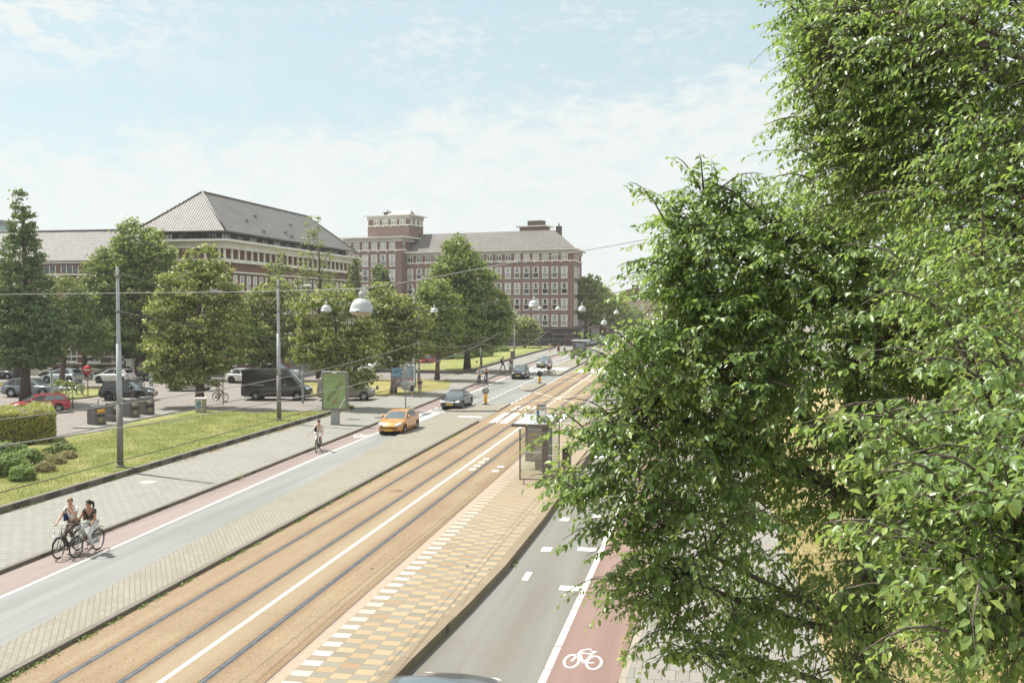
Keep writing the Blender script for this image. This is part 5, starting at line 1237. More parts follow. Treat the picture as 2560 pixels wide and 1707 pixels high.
near_tree("elm_tree", "nearer leafy tree leaning in from the photo's right edge with large sunlit leaves", (5.9, 9.6, 0.12), NEAR_B, 62, M_NEARB, 0.30, 13.5, 4000, leaf=(0.060, 0.096), bare=0, sprays=SPR_B)
# ------------------------------------------------------------------ vehicles
def m_paint(name, col, metal=0.25, rough=0.28):
    t = NT(name); p = t.pos(); n = t.noise(p, 2.0, 4.0)
    t.set(Base_Color=t.mix(t.step(n, 0.35, 0.7), col, tuple(c*0.88 for c in col)), Metallic=metal, Roughness=rough, Coat_Weight=0.8, Coat_Roughness=0.05); return t.mat
M_TYRE = mat("tyre_rubber", (0.022, 0.022, 0.023), 0.85); M_RIM = mat("alloy_rim", (0.42, 0.43, 0.44), 0.35, 0.8); M_RIMD = mat("dark_rim", (0.06, 0.06, 0.065), 0.35, 0.6)
M_CGLASS = NT("car_glass"); M_CGLASS.set(Base_Color=(0.10, 0.13, 0.14, 1), Roughness=0.05, Specular_IOR_Level=1.0, Metallic=0.35, Coat_Weight=0.6, Coat_Roughness=0.02); M_CGLASS = M_CGLASS.mat
M_CGLASSD = NT("tinted_glass"); M_CGLASSD.set(Base_Color=(0.012, 0.014, 0.016, 1), Roughness=0.05, Specular_IOR_Level=0.9); M_CGLASSD = M_CGLASSD.mat
M_TRIM = mat("black_trim", (0.02, 0.02, 0.021), 0.5); M_LAMPG = NT("headlight_glass"); M_LAMPG.set(Base_Color=(0.62, 0.64, 0.64, 1), Roughness=0.08, Metallic=0.2, Coat_Weight=1.0); M_LAMPG = M_LAMPG.mat
M_REDL = mat("tail_light_red", (0.42, 0.02, 0.02), 0.2); M_PLATE = mat("yellow_number_plate", (0.62, 0.40, 0.03), 0.45); M_CLOTHTOP = mat("dark_fabric_hood", (0.022, 0.022, 0.026), 0.9)
M_CHROME = mat("chrome", (0.6, 0.6, 0.6), 0.15, 1.0)
M_PLATET = mat("plate_lettering", (0.03, 0.03, 0.03), 0.6)
def sm(a, b, x): t = max(0.0, min(1.0, (x-a)/(b-a))); return t*t*(3-2*t)
def lerp_pts(pl, x):
    for (a, ya), (b, yb) in zip(pl, pl[1:]):
        if x <= b: t = 0 if b == a else max(0, (x-a)/(b-a)); return ya+(yb-ya)*t
    return pl[-1][1]
def spl(pl, x):
    "rounded polyline"
    d = 0.10; return (lerp_pts(pl, x-d)+2*lerp_pts(pl, x)+lerp_pts(pl, x+d)+lerp_pts(pl, x-d/2)*1+lerp_pts(pl, x+d/2)*1)/6
WHEELS = {}
def wheel_meshes(r, w, dark=False, spokes=7):
    k = (round(r, 3), w, dark, spokes)
    if k in WHEELS: return WHEELS[k]
    Ry = Matrix.Rotation(math.pi/2, 4, 'X')
    t = MB(); t.lathe([(r*0.66, -w/2), (r*0.93, -w/2), (r, -w*0.36), (r, w*0.36), (r*0.93, w/2), (r*0.66, w/2), (r*0.62, w*0.3), (r*0.62, -w*0.3), (r*0.66, -w/2)], 28, M=Ry)
    a = MB(); a.lathe([(r*0.67, w*0.42), (r*0.63, w*0.36), (r*0.60, w*0.25), (r*0.60, -w*0.4)], 28, M=Ry); a.lathe([(r*0.18, w*0.40), (r*0.16, w*0.44), (0.0, w*0.45)], 14, M=Ry)
    for i in range(spokes):
        an = 2*math.pi*i/spokes; m = Ry @ Matrix.Rotation(an, 4, 'Z'); a.box(r*0.12, r*0.64, -r*0.07, r*0.07, w*0.26, w*0.40, M=m)
    a.lathe([(r*0.60, w*0.05), (0.0, w*0.05)], 20, mi=1, M=Ry)
    WHEELS[k] = (t.mesh("wheel", M_TYRE), a.mesh("rim", [M_RIMD if dark else M_RIM, M_TRIM])); return WHEELS[k]
def sticker(name, m, cx, cy, cz, sx, sy, sz, par, rot=None):
    mb = MB(); mb.ball((0, 0, 0), 1.0, 12, 0, (sx, sy, sz)); o = mb.build(name, m, par); o.matrix_local = Matrix.Translation((cx, cy, cz)) @ (rot or Matrix()); return o
def car(name, label, cat, c, loc, rz, group=None, plate=True):
    """c: L,W,H lengths; top=[(x,z)] bonnet/belt/boot line; cabin xA,xB,xC,xD; belt z; wheels"""
    L, Wd, H = c['L'], c['W'], c['H']; hw = Wd/2; zb = c.get('sill', 0.20); r = c['r']; xf, xr = c['ax']
    top = c['top']; belt = c['belt']; paint = c['paint']
    T = thing(name, label, cat, loc, rz, group)
    nst = 60; xs = [-L/2+L*(0.5-0.5*math.cos(math.pi*i/nst)) if i in (0, 1, 2, nst-2, nst-1, nst) else -L/2+L*i/nst for i in range(nst+1)]
    V = []; S = 17
    rf, rrr = c.get('round', (0.55, 0.4))
    for x in xs:
        e = 1.0
        df, dr = (L/2-x), (x+L/2)
        w = hw*(1-c.get('tf', 0.16)*(1-sm(0, rf*1.5, df))**1.6)*(1-c.get('tr', 0.10)*(1-sm(0, rrr*1.5, dr))**1.6)
        zt = spl(top, x)
        nz = 1-sm(0, 0.30, df); tz = 1-sm(0, 0.22, dr)
        zlow = zb+0.10*nz+0.10*tz
        arch = 0
        for xa in (xf, xr):
            ra = r+0.06
            if abs(x-xa) < ra: arch = max(arch, math.sqrt(ra*ra-(x-xa)**2)+r)
        z0 = max(zlow, arch); zs = min(zt-0.05, belt-0.13 if zt > belt-0.1 else zt-0.10)
        zs = max(zs, z0+0.04); zm = z0+(zs-z0)*0.45
        cr = c.get('crown', 0.05)
        half = [(0, max(zlow, min(z0, 9) if arch else zlow)), (w*0.70, z0 if arch else zlow), (w*0.93, z0), (w*0.985, z0+0.035), (w, zm), (w*0.985, zs), (w*0.95, zs+(zt-zs)*0.62), (w*0.86, zt-0.006), (w*0.45, zt+cr*0.75)]
        ring = [(x, -y, z) for y, z in half[:0:-1]]+[(x, y, z) for y, z in [half[0]]+half[1:]]
        ring = ring+[(x, 0, zt+cr)]
        V.append(ring)
    n = len(V[0]); mb = MB(); vs = [v for ring in V for v in ring]; fs = []
    for i in range(nst):
        for k in range(n): l = (k+1) % n; fs.append((i*n+k, i*n+l, (i+1)*n+l, (i+1)*n+k))
    fs.append(tuple(range(n))[::-1]); fs.append(tuple(nst*n+k for k in range(n)))
    mb.add(vs, fs, 0, True)
    # cabin
    xA, xB, xC, xD = c['cab']; wb = hw*0.885; wr = hw*c.get('roofw', 0.70); H0 = H
    def zbelt(x): return spl(top, x)+0.005
    M_ = 16
    def side(s, t, sgn):
        xb = xA+(xD-xA)*s; xt = xB+(xC-xB)*s; x = xb+(xt-xb)*t
        zt_ = H0-0.035-c.get('arc', 0.06)*(2*s-1)**2; z0_ = zbelt(xb)
        w_ = (wb+(wr-wb)*(t**1.25))*(1-0.03*(1-abs(2*s-1)**0.7)*0)
        return Vector((x, sgn*w_, z0_+(zt_-z0_)*t))
    def front(u, t, rear=False):
        s = 1.0 if rear else 0.0; a = side(s, t, 1); bul = c.get('bulge', 0.10)*(1-u*u)*(-1 if rear else 1)*(1.0-0.45*t)
        return Vector((a.x+bul, a.y*u, a.z+0.03*(1-u*u)*t))
    cb = MB()
    for sgn in (1, -1):
        g = [[side(i/M_, j/5, sgn) for i in range(M_+1)] for j in range(6)]
        vs = [p for row in g for p in row]; fs = [(j*(M_+1)+i, j*(M_+1)+i+1, (j+1)*(M_+1)+i+1, (j+1)*(M_+1)+i) for j in range(5) for i in range(M_)]
        mb.add(vs, fs if sgn < 0 else [f[::-1] for f in fs], 0, True)
    for rear in (False, True):
        g = [[front(-1+2*i/8, j/5, rear) for i in range(9)] for j in range(6)]; vs = [p for row in g for p in row]
        fs = [(j*9+i, j*9+i+1, (j+1)*9+i+1, (j+1)*9+i) for j in range(5) for i in range(8)]
        mb.add(vs, fs[:] if rear else [f[::-1] for f in fs], 0, True)
    rg_ = []
    for i in range(M_+1):
        s = i/M_; a = side(s, 1.0, 1); row = []
        for k in range(9):
            u = -1+2*k/8; fx = (front(u, 1.0).x-side(0, 1, 1).x)*(1-s)+(front(u, 1.0, True).x-side(1, 1, 1).x)*s
            row.append(Vector((a.x+fx, a.y*u, a.z+0.035*(1-u*u)**0.8)))
        rg_.append(row)
    roof = MB(); roof.add([p for row in rg_ for p in row], [(i*9+k, i*9+k+1, (i+1)*9+k+1, (i+1)*9+k) for i in range(M_) for k in range(8)], 0, True)
    body = mb.build("body", paint, T)
    for p_ in body.data.polygons: pass
    roof.build("roof", c.get('roofm', paint), T)
    def patch(name, fn, s0, s1, t0, t1, m, na=10, nb=4, flip=False, off_=0.008, s0t=None, s1t=None):
        vs = []
        for j in range(nb+1):
            t = t0+(t1-t0)*j/nb; q = j/nb
            a_ = s0+((s0t if s0t is not None else s0)-s0)*q; b_ = s1+((s1t if s1t is not None else s1)-s1)*q
            for i in range(na+1): vs.append(fn(a_+(b_-a_)*i/na, t))
        fs = [(j*(na+1)+i, j*(na+1)+i+1, (j+1)*(na+1)+i+1, (j+1)*(na+1)+i) for j in range(nb) for i in range(na)]
        p0, p1, p2 = vs[0], vs[na], vs[-1]; nrm = (p1-p0).cross(p2-p1).normalized()
        cen = (vs[0]+vs[-1])/2; ref = cen-Vector((0, 0, H*0.6))-Vector(((xA+xD)/2, 0, 0))
        if nrm.dot(ref) < 0: nrm = -nrm; fs = [f[::-1] for f in fs]
        g = MB(); g.add([v+nrm*off_ for v in vs], fs, 0, True); return g.build(name, m, T)
    patch("windscreen", lambda u, t: front(u, t), -0.92, 0.92, 0.05, 0.93, c.get('glassf', M_CGLASS), s0t=-0.90, s1t=0.90)
    if c.get('rearglass', True): patch("rear_window", lambda u, t: front(u, t, True), -0.84, 0.84, 0.16, 0.9, M_CGLASSD)
    for sgn in (1, -1):
        for (a_, b_, a2, b2, m_) in c['panes']: patch("side_window", (lambda s, t, sg=sgn: side(s, t, sg)), a_, b_, 0.07, 0.90, m_ or M_CGLASSD, s0t=a2, s1t=b2)
    # wheels
    for xa in (xf, xr):
        for sgn in (1, -1):
            tm, rm = wheel_meshes(r, c.get('tw', 0.21), c.get('darkrim', False), c.get('spokes', 7))
            wo = bpy.data.objects.new("wheel", tm); COL.objects.link(wo); wo.parent = T; wo.matrix_local = Matrix.Translation((xa, sgn*(hw-0.115), r)) @ (Matrix.Rotation(math.pi, 4, 'Z') if sgn > 0 else Matrix())
            ro = bpy.data.objects.new("rim", rm); COL.objects.link(ro); ro.parent = wo
    mb = MB(); mb.box(-L*0.40, L*0.40, -hw*0.72, hw*0.72, zb-0.02, zb+0.18); mb.box(xr-0.5, xf+0.5, -hw*0.84, hw*0.84, zb+0.02, max(zb+0.35, r*1.2)) if False else None; mb.build("underbody", M_TRIM, T)
    for xa in (xf, xr):
        for sgn in (1, -1):
            m2 = MB(); m2.lathe([(r+0.065, -0.18), (r+0.065, 0.18)], 24, M=Matrix.Translation((xa, sgn*(hw-0.24), r)) @ Matrix.Rotation(math.pi/2, 4, 'X')); m2.lathe([(r+0.065, -0.2), (0, -0.2)], 24, M=Matrix.Translation((xa, sgn*(hw-0.24), r)) @ Matrix.Rotation(-math.pi/2*sgn, 4, 'X')); m2.build("wheel_well", M_TRIM, T)
    xF = L/2
    hz = c.get('hz', 0.66); hy = hw*0.70
    for sgn in (1, -1):
        k = c.get('head', (0.20, 0.17, 0.085)); sticker("headlight", M_LAMPG, xF-0.17-0.06*k[0], sgn*hy, hz, k[0], k[1], k[2], T, Matrix.Rotation(-sgn*0.45, 4, 'Z') @ Matrix.Rotation(0.25, 4, 'Y'))
        tk = c.get('tail', (0.06, 0.12, 0.13)); sticker("tail_light", M_REDL, -xF+0.10, sgn*hw*0.78, c.get('tz', belt-0.18), tk[0]+0.05, tk[1], tk[2], T)
        mm = MB(); mm.ball((0, 0, 0), 1, 10, 0, (0.10, 0.11, 0.085)); o = mm.build("mirror", c.get('mirror', paint), T); o.location = (xA-0.42, sgn*(hw*0.93+0.10), belt+0.10)
    gw_, gz0, gz1 = c.get('grille', (0.42, 0.42, 0.55))
    mm = MB(); mm.bbox(-0.05, 0.055, -gw_, gw_, 0, gz1-gz0, 0.02); o = mm.build("grille", c.get('grillem', M_TRIM), T); o.location = (xF-0.055, 0, gz0)
    mm = MB(); mm.bbox(-0.06, 0.03, -hw*0.55, hw*0.55, 0, 0.10, 0.02); o = mm.build("lower_intake", M_TRIM, T); o.location = (xF-0.06, 0, zb+0.06)
    if plate:
        for sgn in (1, -1):
            mm = MB(); mm.box(-0.012, 0.012, -0.26, 0.26, -0.06, 0.06); o = mm.build("number_plate", M_PLATE, T); o.location = (sgn*(xF+0.015), 0, c.get('pz', 0.40) if sgn > 0 else c.get('pzr', 0.62))
    for sgn in (1, -1):
        mm = MB(); 
        for xh in c.get('handles', (0.25, -0.62)): mm.bbox(xh-0.09, xh+0.09, sgn*hw*0.955-0.02, sgn*hw*0.955+0.02, belt-0.17, belt-0.14, 0.006)
        mm.build("door_handles", paint, T)
        ms = MB(); 
        for xh in c.get('seams', (xA-0.55, (xA+xD)/2-0.05)): ms.box(xh-0.006, xh+0.006, sgn*hw*0.992-0.012, sgn*hw*0.992+0.006, zb+0.16, belt-0.14)
        ms.build("door_seams", M_TRIM, T)
    return T
P4 = [(0.05, 0.46, 0.12, 0.47, None), (0.50, 0.82, 0.50, 0.80, None)]
ORANGE = dict(L=4.03, W=1.72, H=1.47, r=0.31, ax=(1.22, -1.32), belt=0.98, cab=(0.98, 0.12, -1.35, -1.88), paint=m_paint("orange_car_paint", (0.52, 0.235, 0.045), 0.3),
    top=[(-2.02, 0.62), (-1.98, 0.92), (-1.88, 1.0), (-0.5, 0.98), (0.95, 0.95), (1.35, 0.88), (1.80, 0.74), (1.98, 0.62), (2.02, 0.50)], panes=P4, hz=0.70, head=(0.32, 0.15, 0.10), grille=(0.60, 0.42, 0.56), pz=0.34, tail=(0.06, 0.1, 0.2), tf=0.2, darkrim=False)
SALOON = dict(L=4.64, W=1.76, H=1.43, r=0.33, ax=(1.33, -1.35), belt=0.94, cab=(0.85, 0.15, -0.85, -1.45), paint=m_paint("black_car_paint", (0.02, 0.02, 0.023), 0.2), roofm=M_CLOTHTOP,
    top=[(-2.32, 0.60), (-2.28, 0.90), (-2.1, 0.97), (-1.4, 0.98), (0.8, 0.93), (1.6, 0.84), (2.15, 0.72), (2.3, 0.60), (2.32, 0.50)], panes=[(0.06, 0.60, 0.13, 0.62, None)], hz=0.65, head=(0.22, 0.2, 0.085), grille=(0.36, 0.56, 0.68), pz=0.44, grillem=M_CHROME)
MINI = dict(L=3.58, W=1.64, H=1.49, r=0.29, ax=(1.17, -1.24), belt=0.96, cab=(0.98, 0.25, -1.35, -1.72), paint=m_paint("black_hatch_paint", (0.018, 0.018, 0.02), 0.2),
    top=[(-1.79, 0.60), (-1.76, 0.92), (-1.6, 0.98), (0.0, 0.96), (0.98, 0.93), (1.4, 0.86), (1.68, 0.76), (1.78, 0.62), (1.79, 0.5)], panes=P4, hz=0.66, head=(0.15, 0.15, 0.13), grille=(0.30, 0.60, 0.66), pz=0.42, roofw=0.74, tf=0.1)
BEETLE = dict(L=4.13, W=1.72, H=1.50, r=0.33, ax=(1.22, -1.29), belt=0.95, cab=(0.95, 0.05, -0.7, -1.75), paint=m_paint("grey_round_car_paint", (0.13, 0.14, 0.15), 0.5),
    top=[(-2.06, 0.55), (-2.0, 0.75), (-1.75, 0.93), (-0.5, 0.95), (0.9, 0.95), (1.3, 0.92), (1.7, 0.80), (1.98, 0.62), (2.06, 0.48)], panes=[(0.06, 0.55, 0.14, 0.55, None), (0.6, 0.86, 0.6, 0.8, None)], hz=0.70, head=(0.17, 0.15, 0.16), grille=(0.25, 0.34, 0.42), pz=0.40, arc=0.20, crown=0.09, tf=0.24, tr=0.2)
SUV = dict(L=4.65, W=1.84, H=1.68, r=0.37, ax=(1.42, -1.40), belt=1.08, cab=(0.98, 0.28, -1.85, -2.18), paint=m_paint("black_suv_paint", (0.016, 0.017, 0.02), 0.2), darkrim=True,
    top=[(-2.32, 0.72), (-2.28, 1.03), (-2.15, 1.09), (0.9, 1.07), (1.5, 1.02), (2.1, 0.93), (2.28, 0.8), (2.32, 0.6)], panes=[(0.05, 0.36, 0.11, 0.37, None), (0.39, 0.63, 0.39, 0.63, None), (0.66, 0.9, 0.66, 0.86, None)], hz=0.82, head=(0.2, 0.18, 0.09), grille=(0.40, 0.58, 0.82), grillem=M_CHROME, pz=0.46, sill=0.26, roofw=0.76)
BIGSUV = dict(SUV, L=4.99, W=1.98, H=1.70, r=0.40, ax=(1.52, -1.48), cab=(1.0, 0.2, -1.75, -2.3), paint=m_paint("grey_blue_suv_paint", (0.16, 0.18, 0.20), 0.5), darkrim=False, spokes=10,
    top=[(-2.49, 0.75), (-2.45, 1.03), (-2.3, 1.10), (0.9, 1.07), (1.5, 1.02), (2.2, 0.93), (2.45, 0.78), (2.49, 0.6)])
WAGON = dict(L=4.37, W=1.77, H=1.46, r=0.32, ax=(1.28, -1.30), belt=0.95, cab=(0.98, 0.2, -1.75, -2.12), paint=m_paint("red_car_paint", (0.33, 0.018, 0.028), 0.15),
    top=[(-2.18, 0.62), (-2.15, 0.92), (-2.0, 0.98), (0.95, 0.93), (1.5, 0.86), (2.0, 0.72), (2.15, 0.6), (2.18, 0.5)], panes=[(0.05, 0.36, 0.11, 0.37, None), (0.39, 0.65, 0.39, 0.65, M_CGLASS), (0.68, 0.92, 0.68, 0.88, M_CGLASS)], hz=0.66, roofw=0.74)
HATCH = dict(L=4.26, W=1.81, H=1.57, r=0.35, ax=(1.32, -1.43), belt=1.0, cab=(1.15, 0.30, -1.5, -2.0), paint=m_paint("pale_blue_hatch_paint", (0.33, 0.39, 0.41), 0.3),
    top=[(-2.13, 0.65), (-2.1, 0.95), (-1.95, 1.02), (1.1, 0.98), (1.6, 0.90), (2.0, 0.76), (2.11, 0.62), (2.13, 0.5)], panes=P4, hz=0.72)
WHITEEV = dict(HATCH, paint=m_paint("white_hatch_paint", (0.62, 0.61, 0.58), 0.0), roofm=M_TRIM, darkrim=True, spokes=5)
MINIVAN = dict(L=4.95, W=1.90, H=1.96, r=0.35, ax=(1.60, -1.42), belt=1.18, cab=(1.68, 0.85, -2.25, -2.42), paint=m_paint("beige_van_paint", (0.24, 0.215, 0.19), 0.45), roofm=m_paint("white_roof_paint", (0.62, 0.63, 0.63), 0.0), spokes=10,
    top=[(-2.47, 0.9), (-2.45, 1.15), (-2.3, 1.2), (1.5, 1.17), (1.75, 1.13), (2.25, 0.98), (2.44, 0.8), (2.47, 0.6)], panes=[(0.04, 0.22, 0.14, 0.25, M_CGLASS), (0.26, 0.56, 0.28, 0.56, None), (0.58, 0.93, 0.58, 0.92, None)], hz=0.88, head=(0.22, 0.17, 0.08), grille=(0.55, 0.80, 0.92), pz=0.48, sill=0.25, roofw=0.80, tf=0.13, tr=0.05, arc=0.03)
VAN = dict(L=5.93, W=2.02, H=2.72, r=0.36, ax=(1.98, -1.68), belt=1.35, cab=(2.12, 1.10, -2.88, -2.94), paint=m_paint("black_delivery_van_paint", (0.028, 0.024, 0.024), 0.15, 0.32), roofm=m_paint("dark_van_roof", (0.05, 0.046, 0.045), 0.0),
    top=[(-2.96, 1.2), (-2.95, 1.33), (-2.8, 1.36), (1.95, 1.35), (2.2, 1.28), (2.7, 1.10), (2.92, 0.92), (2.96, 0.7)], panes=[(0.045, 0.15, 0.15, 0.20, None)], hz=0.95, head=(0.2, 0.15, 0.14), grille=(0.50, 0.74, 0.96), pz=0.5, sill=0.3, roofw=0.84, tf=0.12, tr=0.03, arc=0.04, rearglass=False, mirror=M_TRIM, handles=(0.9, -1.2), seams=(0.85, -0.5))
HALF = math.pi/2
car("hatchback", "orange-gold small hatchback driving towards the camera in the left lane", "car", ORANGE, (-18.85, 60.85, 0.006), -HALF-0.03)
car("convertible", "black convertible saloon with its fabric roof up, behind the orange hatchback", "car", SALOON, (-18.75, 76.4, 0.006), -HALF-0.02)
car("hatchback", "small black boxy hatchback near the teardrop refuge, with white round headlights", "car", MINI, (-19.15, 108.4, 0.006), -HALF)
car("rounded_car", "dark grey rounded coupe stopped at the far zebra crossing", "car", BEETLE, (-19.5, 128.8, 0.006), -HALF)
v = car("delivery_van", "tall black delivery van crossing the side street behind the second pole", "van", VAN, (-36.0, 80.2, 0.0), 0.16)
mb = MB(); mb.box(-2.2, -0.9, -1.022, -0.985, 1.30, 1.36); mb.build("rail_trim", M_CHROME, v)
mv = car("minivan", "beige minivan with a white roof, half behind the green advertising panel", "van", MINIVAN, (-29.9, 81.0, 0.0), 0.25)
mb = MB()
for x in (-1.9, -0.75, 0.4): mb.box(x-0.06, x+0.06, -0.7, 0.7, 2.0, 2.06)
mb.build("roof_bars", M_TRIM, mv)
car("suv", "black off-road estate with dark wheels, between the near pole and the bins", "car", SUV, (-48.6, 77.2, 0.0), 0.14)
car("suv", "large grey-blue estate parked by the conifer's trunk", "car", BIGSUV, (-59.1, 78.6, 0.0), 0.12)
car("estate_car", "red estate car parked behind the clipped hedge", "car", WAGON, (-49.6, 66.6, 0.0), math.pi+0.78)
car("hatchback", "pale blue hatchback parked behind the ball-foot lamp post", "car", HATCH, (-66.4, 93.2, 0.0), math.pi-0.04)
car("hatchback", "white hatchback with black roof beside the no-entry sign", "car", WHITEEV, (-61.0, 94.3, 0.0), math.pi-0.04)
BLACKC = dict(WAGON, paint=SALOON['paint'])
car("estate_car", "black estate parked behind the white hatchback, against the garden wall", "car", BLACKC, (-64.3, 99.0, 0.0), math.pi)
car("estate_car", "black estate parked at the far left behind the dark tree trunk", "car", dict(BLACKC), (-77.0, 97.4, 0.0), 0.0)
car("estate_car", "dark car parked between the pale blue hatchback and the wing's porch", "car", dict(BLACKC), (-70.6, 98.6, 0.0), math.pi)
car("hatchback", "dark car cut by the photo's left edge, nearer than the grey-blue estate", "car", dict(HATCH, paint=m_paint("navy_paint", (0.03, 0.035, 0.045))), (-59.0, 69.2, 0.0), 0.1)
WHITEC = dict(SUV, paint=m_paint("white_suv_paint", (0.62, 0.62, 0.60), 0.0))
car("suv", "white estate whose roof shows above the black delivery van", "car", WHITEC, (-46.4, 103.5, 0.0), 0.1)
SILV = dict(HATCH, paint=m_paint("silver_paint", (0.42, 0.43, 0.43), 0.6))
car("hatchback", "silver hatchback parked behind the leaves of the linden at the utility box", "car", SILV, (-48.2, 87.0, 0.0), math.pi+0.12)
car("hatchback", "pale car at the far side of the street, just left of the black delivery van", "car", dict(WHITEEV, roofm=WHITEEV['paint']), (-47.0, 97.0, 0.0), 0.05)
car("van", "white small van parked nose-on left of the bare-trunked linden", "van", dict(MINIVAN, L=4.4, H=1.8, paint=WHITEC['paint'], top=[(-2.2,.9),(-2.18,1.15),(-2.0,1.2),(1.25,1.17),(1.5,1.13),(2.0,.98),(2.17,.8),(2.2,.6)], ax=(1.4,-1.3), cab=(1.42,.6,-2.0,-2.15)), (-39.0, 116.6, 0.0), -1.9)
car("hatchback", "silver car parked between the white small van and the red car", "car", SILV, (-37.4, 120.8, 0.0), -1.95)
car("estate_car", "red car parked beyond the bare-trunked linden, next to the far lawn", "car", WAGON, (-36.4, 131.0, 0.0), 1.2)
car("hatchback", "grey car parked behind the tall pole at the far lawn's left end", "car", dict(HATCH, paint=m_paint("grey_paint", (0.18, 0.19, 0.2), 0.5)), (-39.6, 142.5, 0.0), 1.1)
car("hatchback", "blue-grey car half hidden by the yellow-topped hedge", "car", dict(HATCH, paint=m_paint("steel_paint", (0.25, 0.29, 0.33), 0.5)), (-44.0, 150.0, 0.0), 0.9)
car("van", "black van with white lettering half hidden behind the linden at the utility box", "van", dict(VAN, L=5.2, H=2.1, ax=(1.7,-1.5), cab=(1.9,.9,-2.5,-2.58), top=[(-2.6,1.2),(-2.59,1.33),(-2.45,1.36),(1.7,1.35),(1.95,1.28),(2.4,1.1),(2.57,.92),(2.6,.7)], sill=0.25), (-57.5, 98.2, 0.0), 0.03)  # no real van: stands in for a dark reflection in the window glass
vt = [o for o in bpy.data.objects if o.get("label", "").startswith("black van with white lettering")][0]
lettering("reflected_lettering", "Jekuntme", 0.52, M_FRAME, Matrix.Translation((0.2, -1.03, 1.15)) @ Matrix.Rotation(HALF, 4, 'X'), vt, bold=0.012)  # reflected words, placed on the made-up van
for k, (X, Yc, d, lab) in enumerate(((-20.0, 196, SALOON, "black car parked first in the row past the far shelter"), (-19.2, 203, HATCH, "pale car parked second in the row past the far shelter"), (-18.6, 210, dict(WAGON, paint=SALOON['paint']), "dark estate parked third in the row past the far shelter"), (-17.9, 218, SILV, "silver car parked fourth in the row past the far shelter"), (-17.6, 232, MINI, "small dark car parked fifth along the avenue's left kerb"), (-17.2, 246, dict(HATCH, paint=m_paint("white_far_paint", (0.6,0.6,0.58), 0.0)), "white car parked last along the avenue's left kerb"))):
    car("parked_car", lab, "car", dict(d), (X-1.6, Yc, 0.0), -HALF-0.05, "cars parked along the far left kerb")
car("van", "white van far down the avenue, beyond the row of parked cars", "van", dict(MINIVAN, paint=WHITEC['paint']), (-14.2, 262, 0.0), -HALF)
fg = car("car", "dark car at the bottom edge of the photo, only its windscreen top and roof showing", "car", dict(SUV, paint=m_paint("graphite_paint", (0.10, 0.105, 0.11), 0.5), H=1.62), (-4.55, 16.35, 0.0), HALF-0.05)
mb = MB(); mb.add([(-1.5+0.15*i, -0.52+0.104*k, 1.605+0.03*(1-((k-5)/5.0)**2)-0.028*((i-5)/5.0)**2) for i in range(12) for k in range(11)], [(i*11+k, (i+1)*11+k, (i+1)*11+k+1, i*11+k+1) for i in range(11) for k in range(10)], 0, True); mb.build("roof_glass", M_CGLASS, fg)
# ------------------------------------------------------------------ poles, lamps, wires
M_POLE = mat("grey_pole_paint", (0.30, 0.325, 0.34), 0.5, var=0.08); M_POLEB = mat("pole_base_bitumen", (0.155, 0.148, 0.138), 0.7, var=0.15)
M_LAMPW = mat("white_lamp_enamel", (0.40, 0.425, 0.43), 0.35, var=0.05); M_LENS = mat("lamp_lens", (0.42, 0.36, 0.24), 0.15)
M_WIRE = mat("wire_dark", (0.05, 0.05, 0.052), 0.6); M_WIREL = mat("wire_light", (0.24, 0.235, 0.22), 0.5); M_INS = mat("insulator", (0.05, 0.045, 0.04), 0.4)
M_BRONZE = mat("bronze_brown_metal", (0.135, 0.115, 0.10), 0.5, 0.3); M_YEL = mat("traffic_yellow", (0.62, 0.33, 0.012), 0.45); M_BLUE = mat("sign_blue", (0.045, 0.14, 0.26), 0.4)
M_SIGNB = mat("sign_back_grey", (0.27, 0.27, 0.265), 0.55); M_WHITE = mat("sign_white", (0.68, 0.68, 0.66), 0.45); M_SRED = mat("sign_red", (0.45, 0.03, 0.035), 0.4)
def zat(px_y, Y, px=None): return P(px if px is not None else 1280, px_y, Y).z
def pole(label, px, base_py, top_py, r=0.12, z0=LZ, name="tram_pole", group="tall grey poles on the left", collar=True):
    b = G(px, base_py, z0); H = P(px, top_py, b.y).z-z0
    T = thing(name, label, "pole", b, 0, group)
    mb = MB(); h1 = min(3.1, H*0.32)
    mb.tube([(0,0,h1), (0,0,h1+0.6), (0,0,H*0.62)], [r*1.15, r*1.12, r*1.0], 14); mb.tube([(0,0,H*0.62), (0,0,H*0.63), (0,0,H-0.05), (0,0,H)], [r*0.98, r*0.80, r*0.62, r*0.3], 14); mb.build("pole", M_POLE, T)
    mb = MB(); mb.tube([(0,0,0), (0,0,h1)], [r*1.3, r*1.26], 14); mb.tube([(0,0,0), (0,0,0.12)], [r*1.9, r*1.35], 14); mb.build("base", M_POLEB, T)
    if collar:
        mb = MB()
        for z in (H*0.78, H*0.955): mb.tube([(0,0,z-0.05), (0,0,z+0.05)], r*1.12, 14); mb.bbox(-0.03, r*1.7, -0.04, 0.04, z-0.03, z+0.03, 0.01)
        mb.build("collar", M_POLEB, T)
    return T
PO1 = pole("nearest tall grey pole, on the lawn left of the side street bins", 301, 1167, 668)
PO2 = pole("second tall grey pole, on the lawn in front of the black delivery van", 698, 1050, 700)
PO3 = pole("third tall grey pole, standing behind the two walkers beside the blue poster board", 1036, 968, 722, 0.13, 0.12)
pole("brownish twin of the third pole, touching its right side", 1047, 965, 780, 0.11, 0.12, collar=False)
pole("fourth tall grey pole, at the far lawn's kerb behind the cycling pair", 1203, 917, 760, 0.12)
pole("thin pole beyond the far lawn with a ball-shaped street lamp at its top", 1286, 890, 782, 0.09, 0.3, name="lamp_post", group="dome lamps on posts", collar=False)
pole("thin pole before the brick block's shop corner carrying a dome lamp", 1350, 872, 770, 0.09, 0.12, name="lamp_post", group="dome lamps on posts", collar=False)
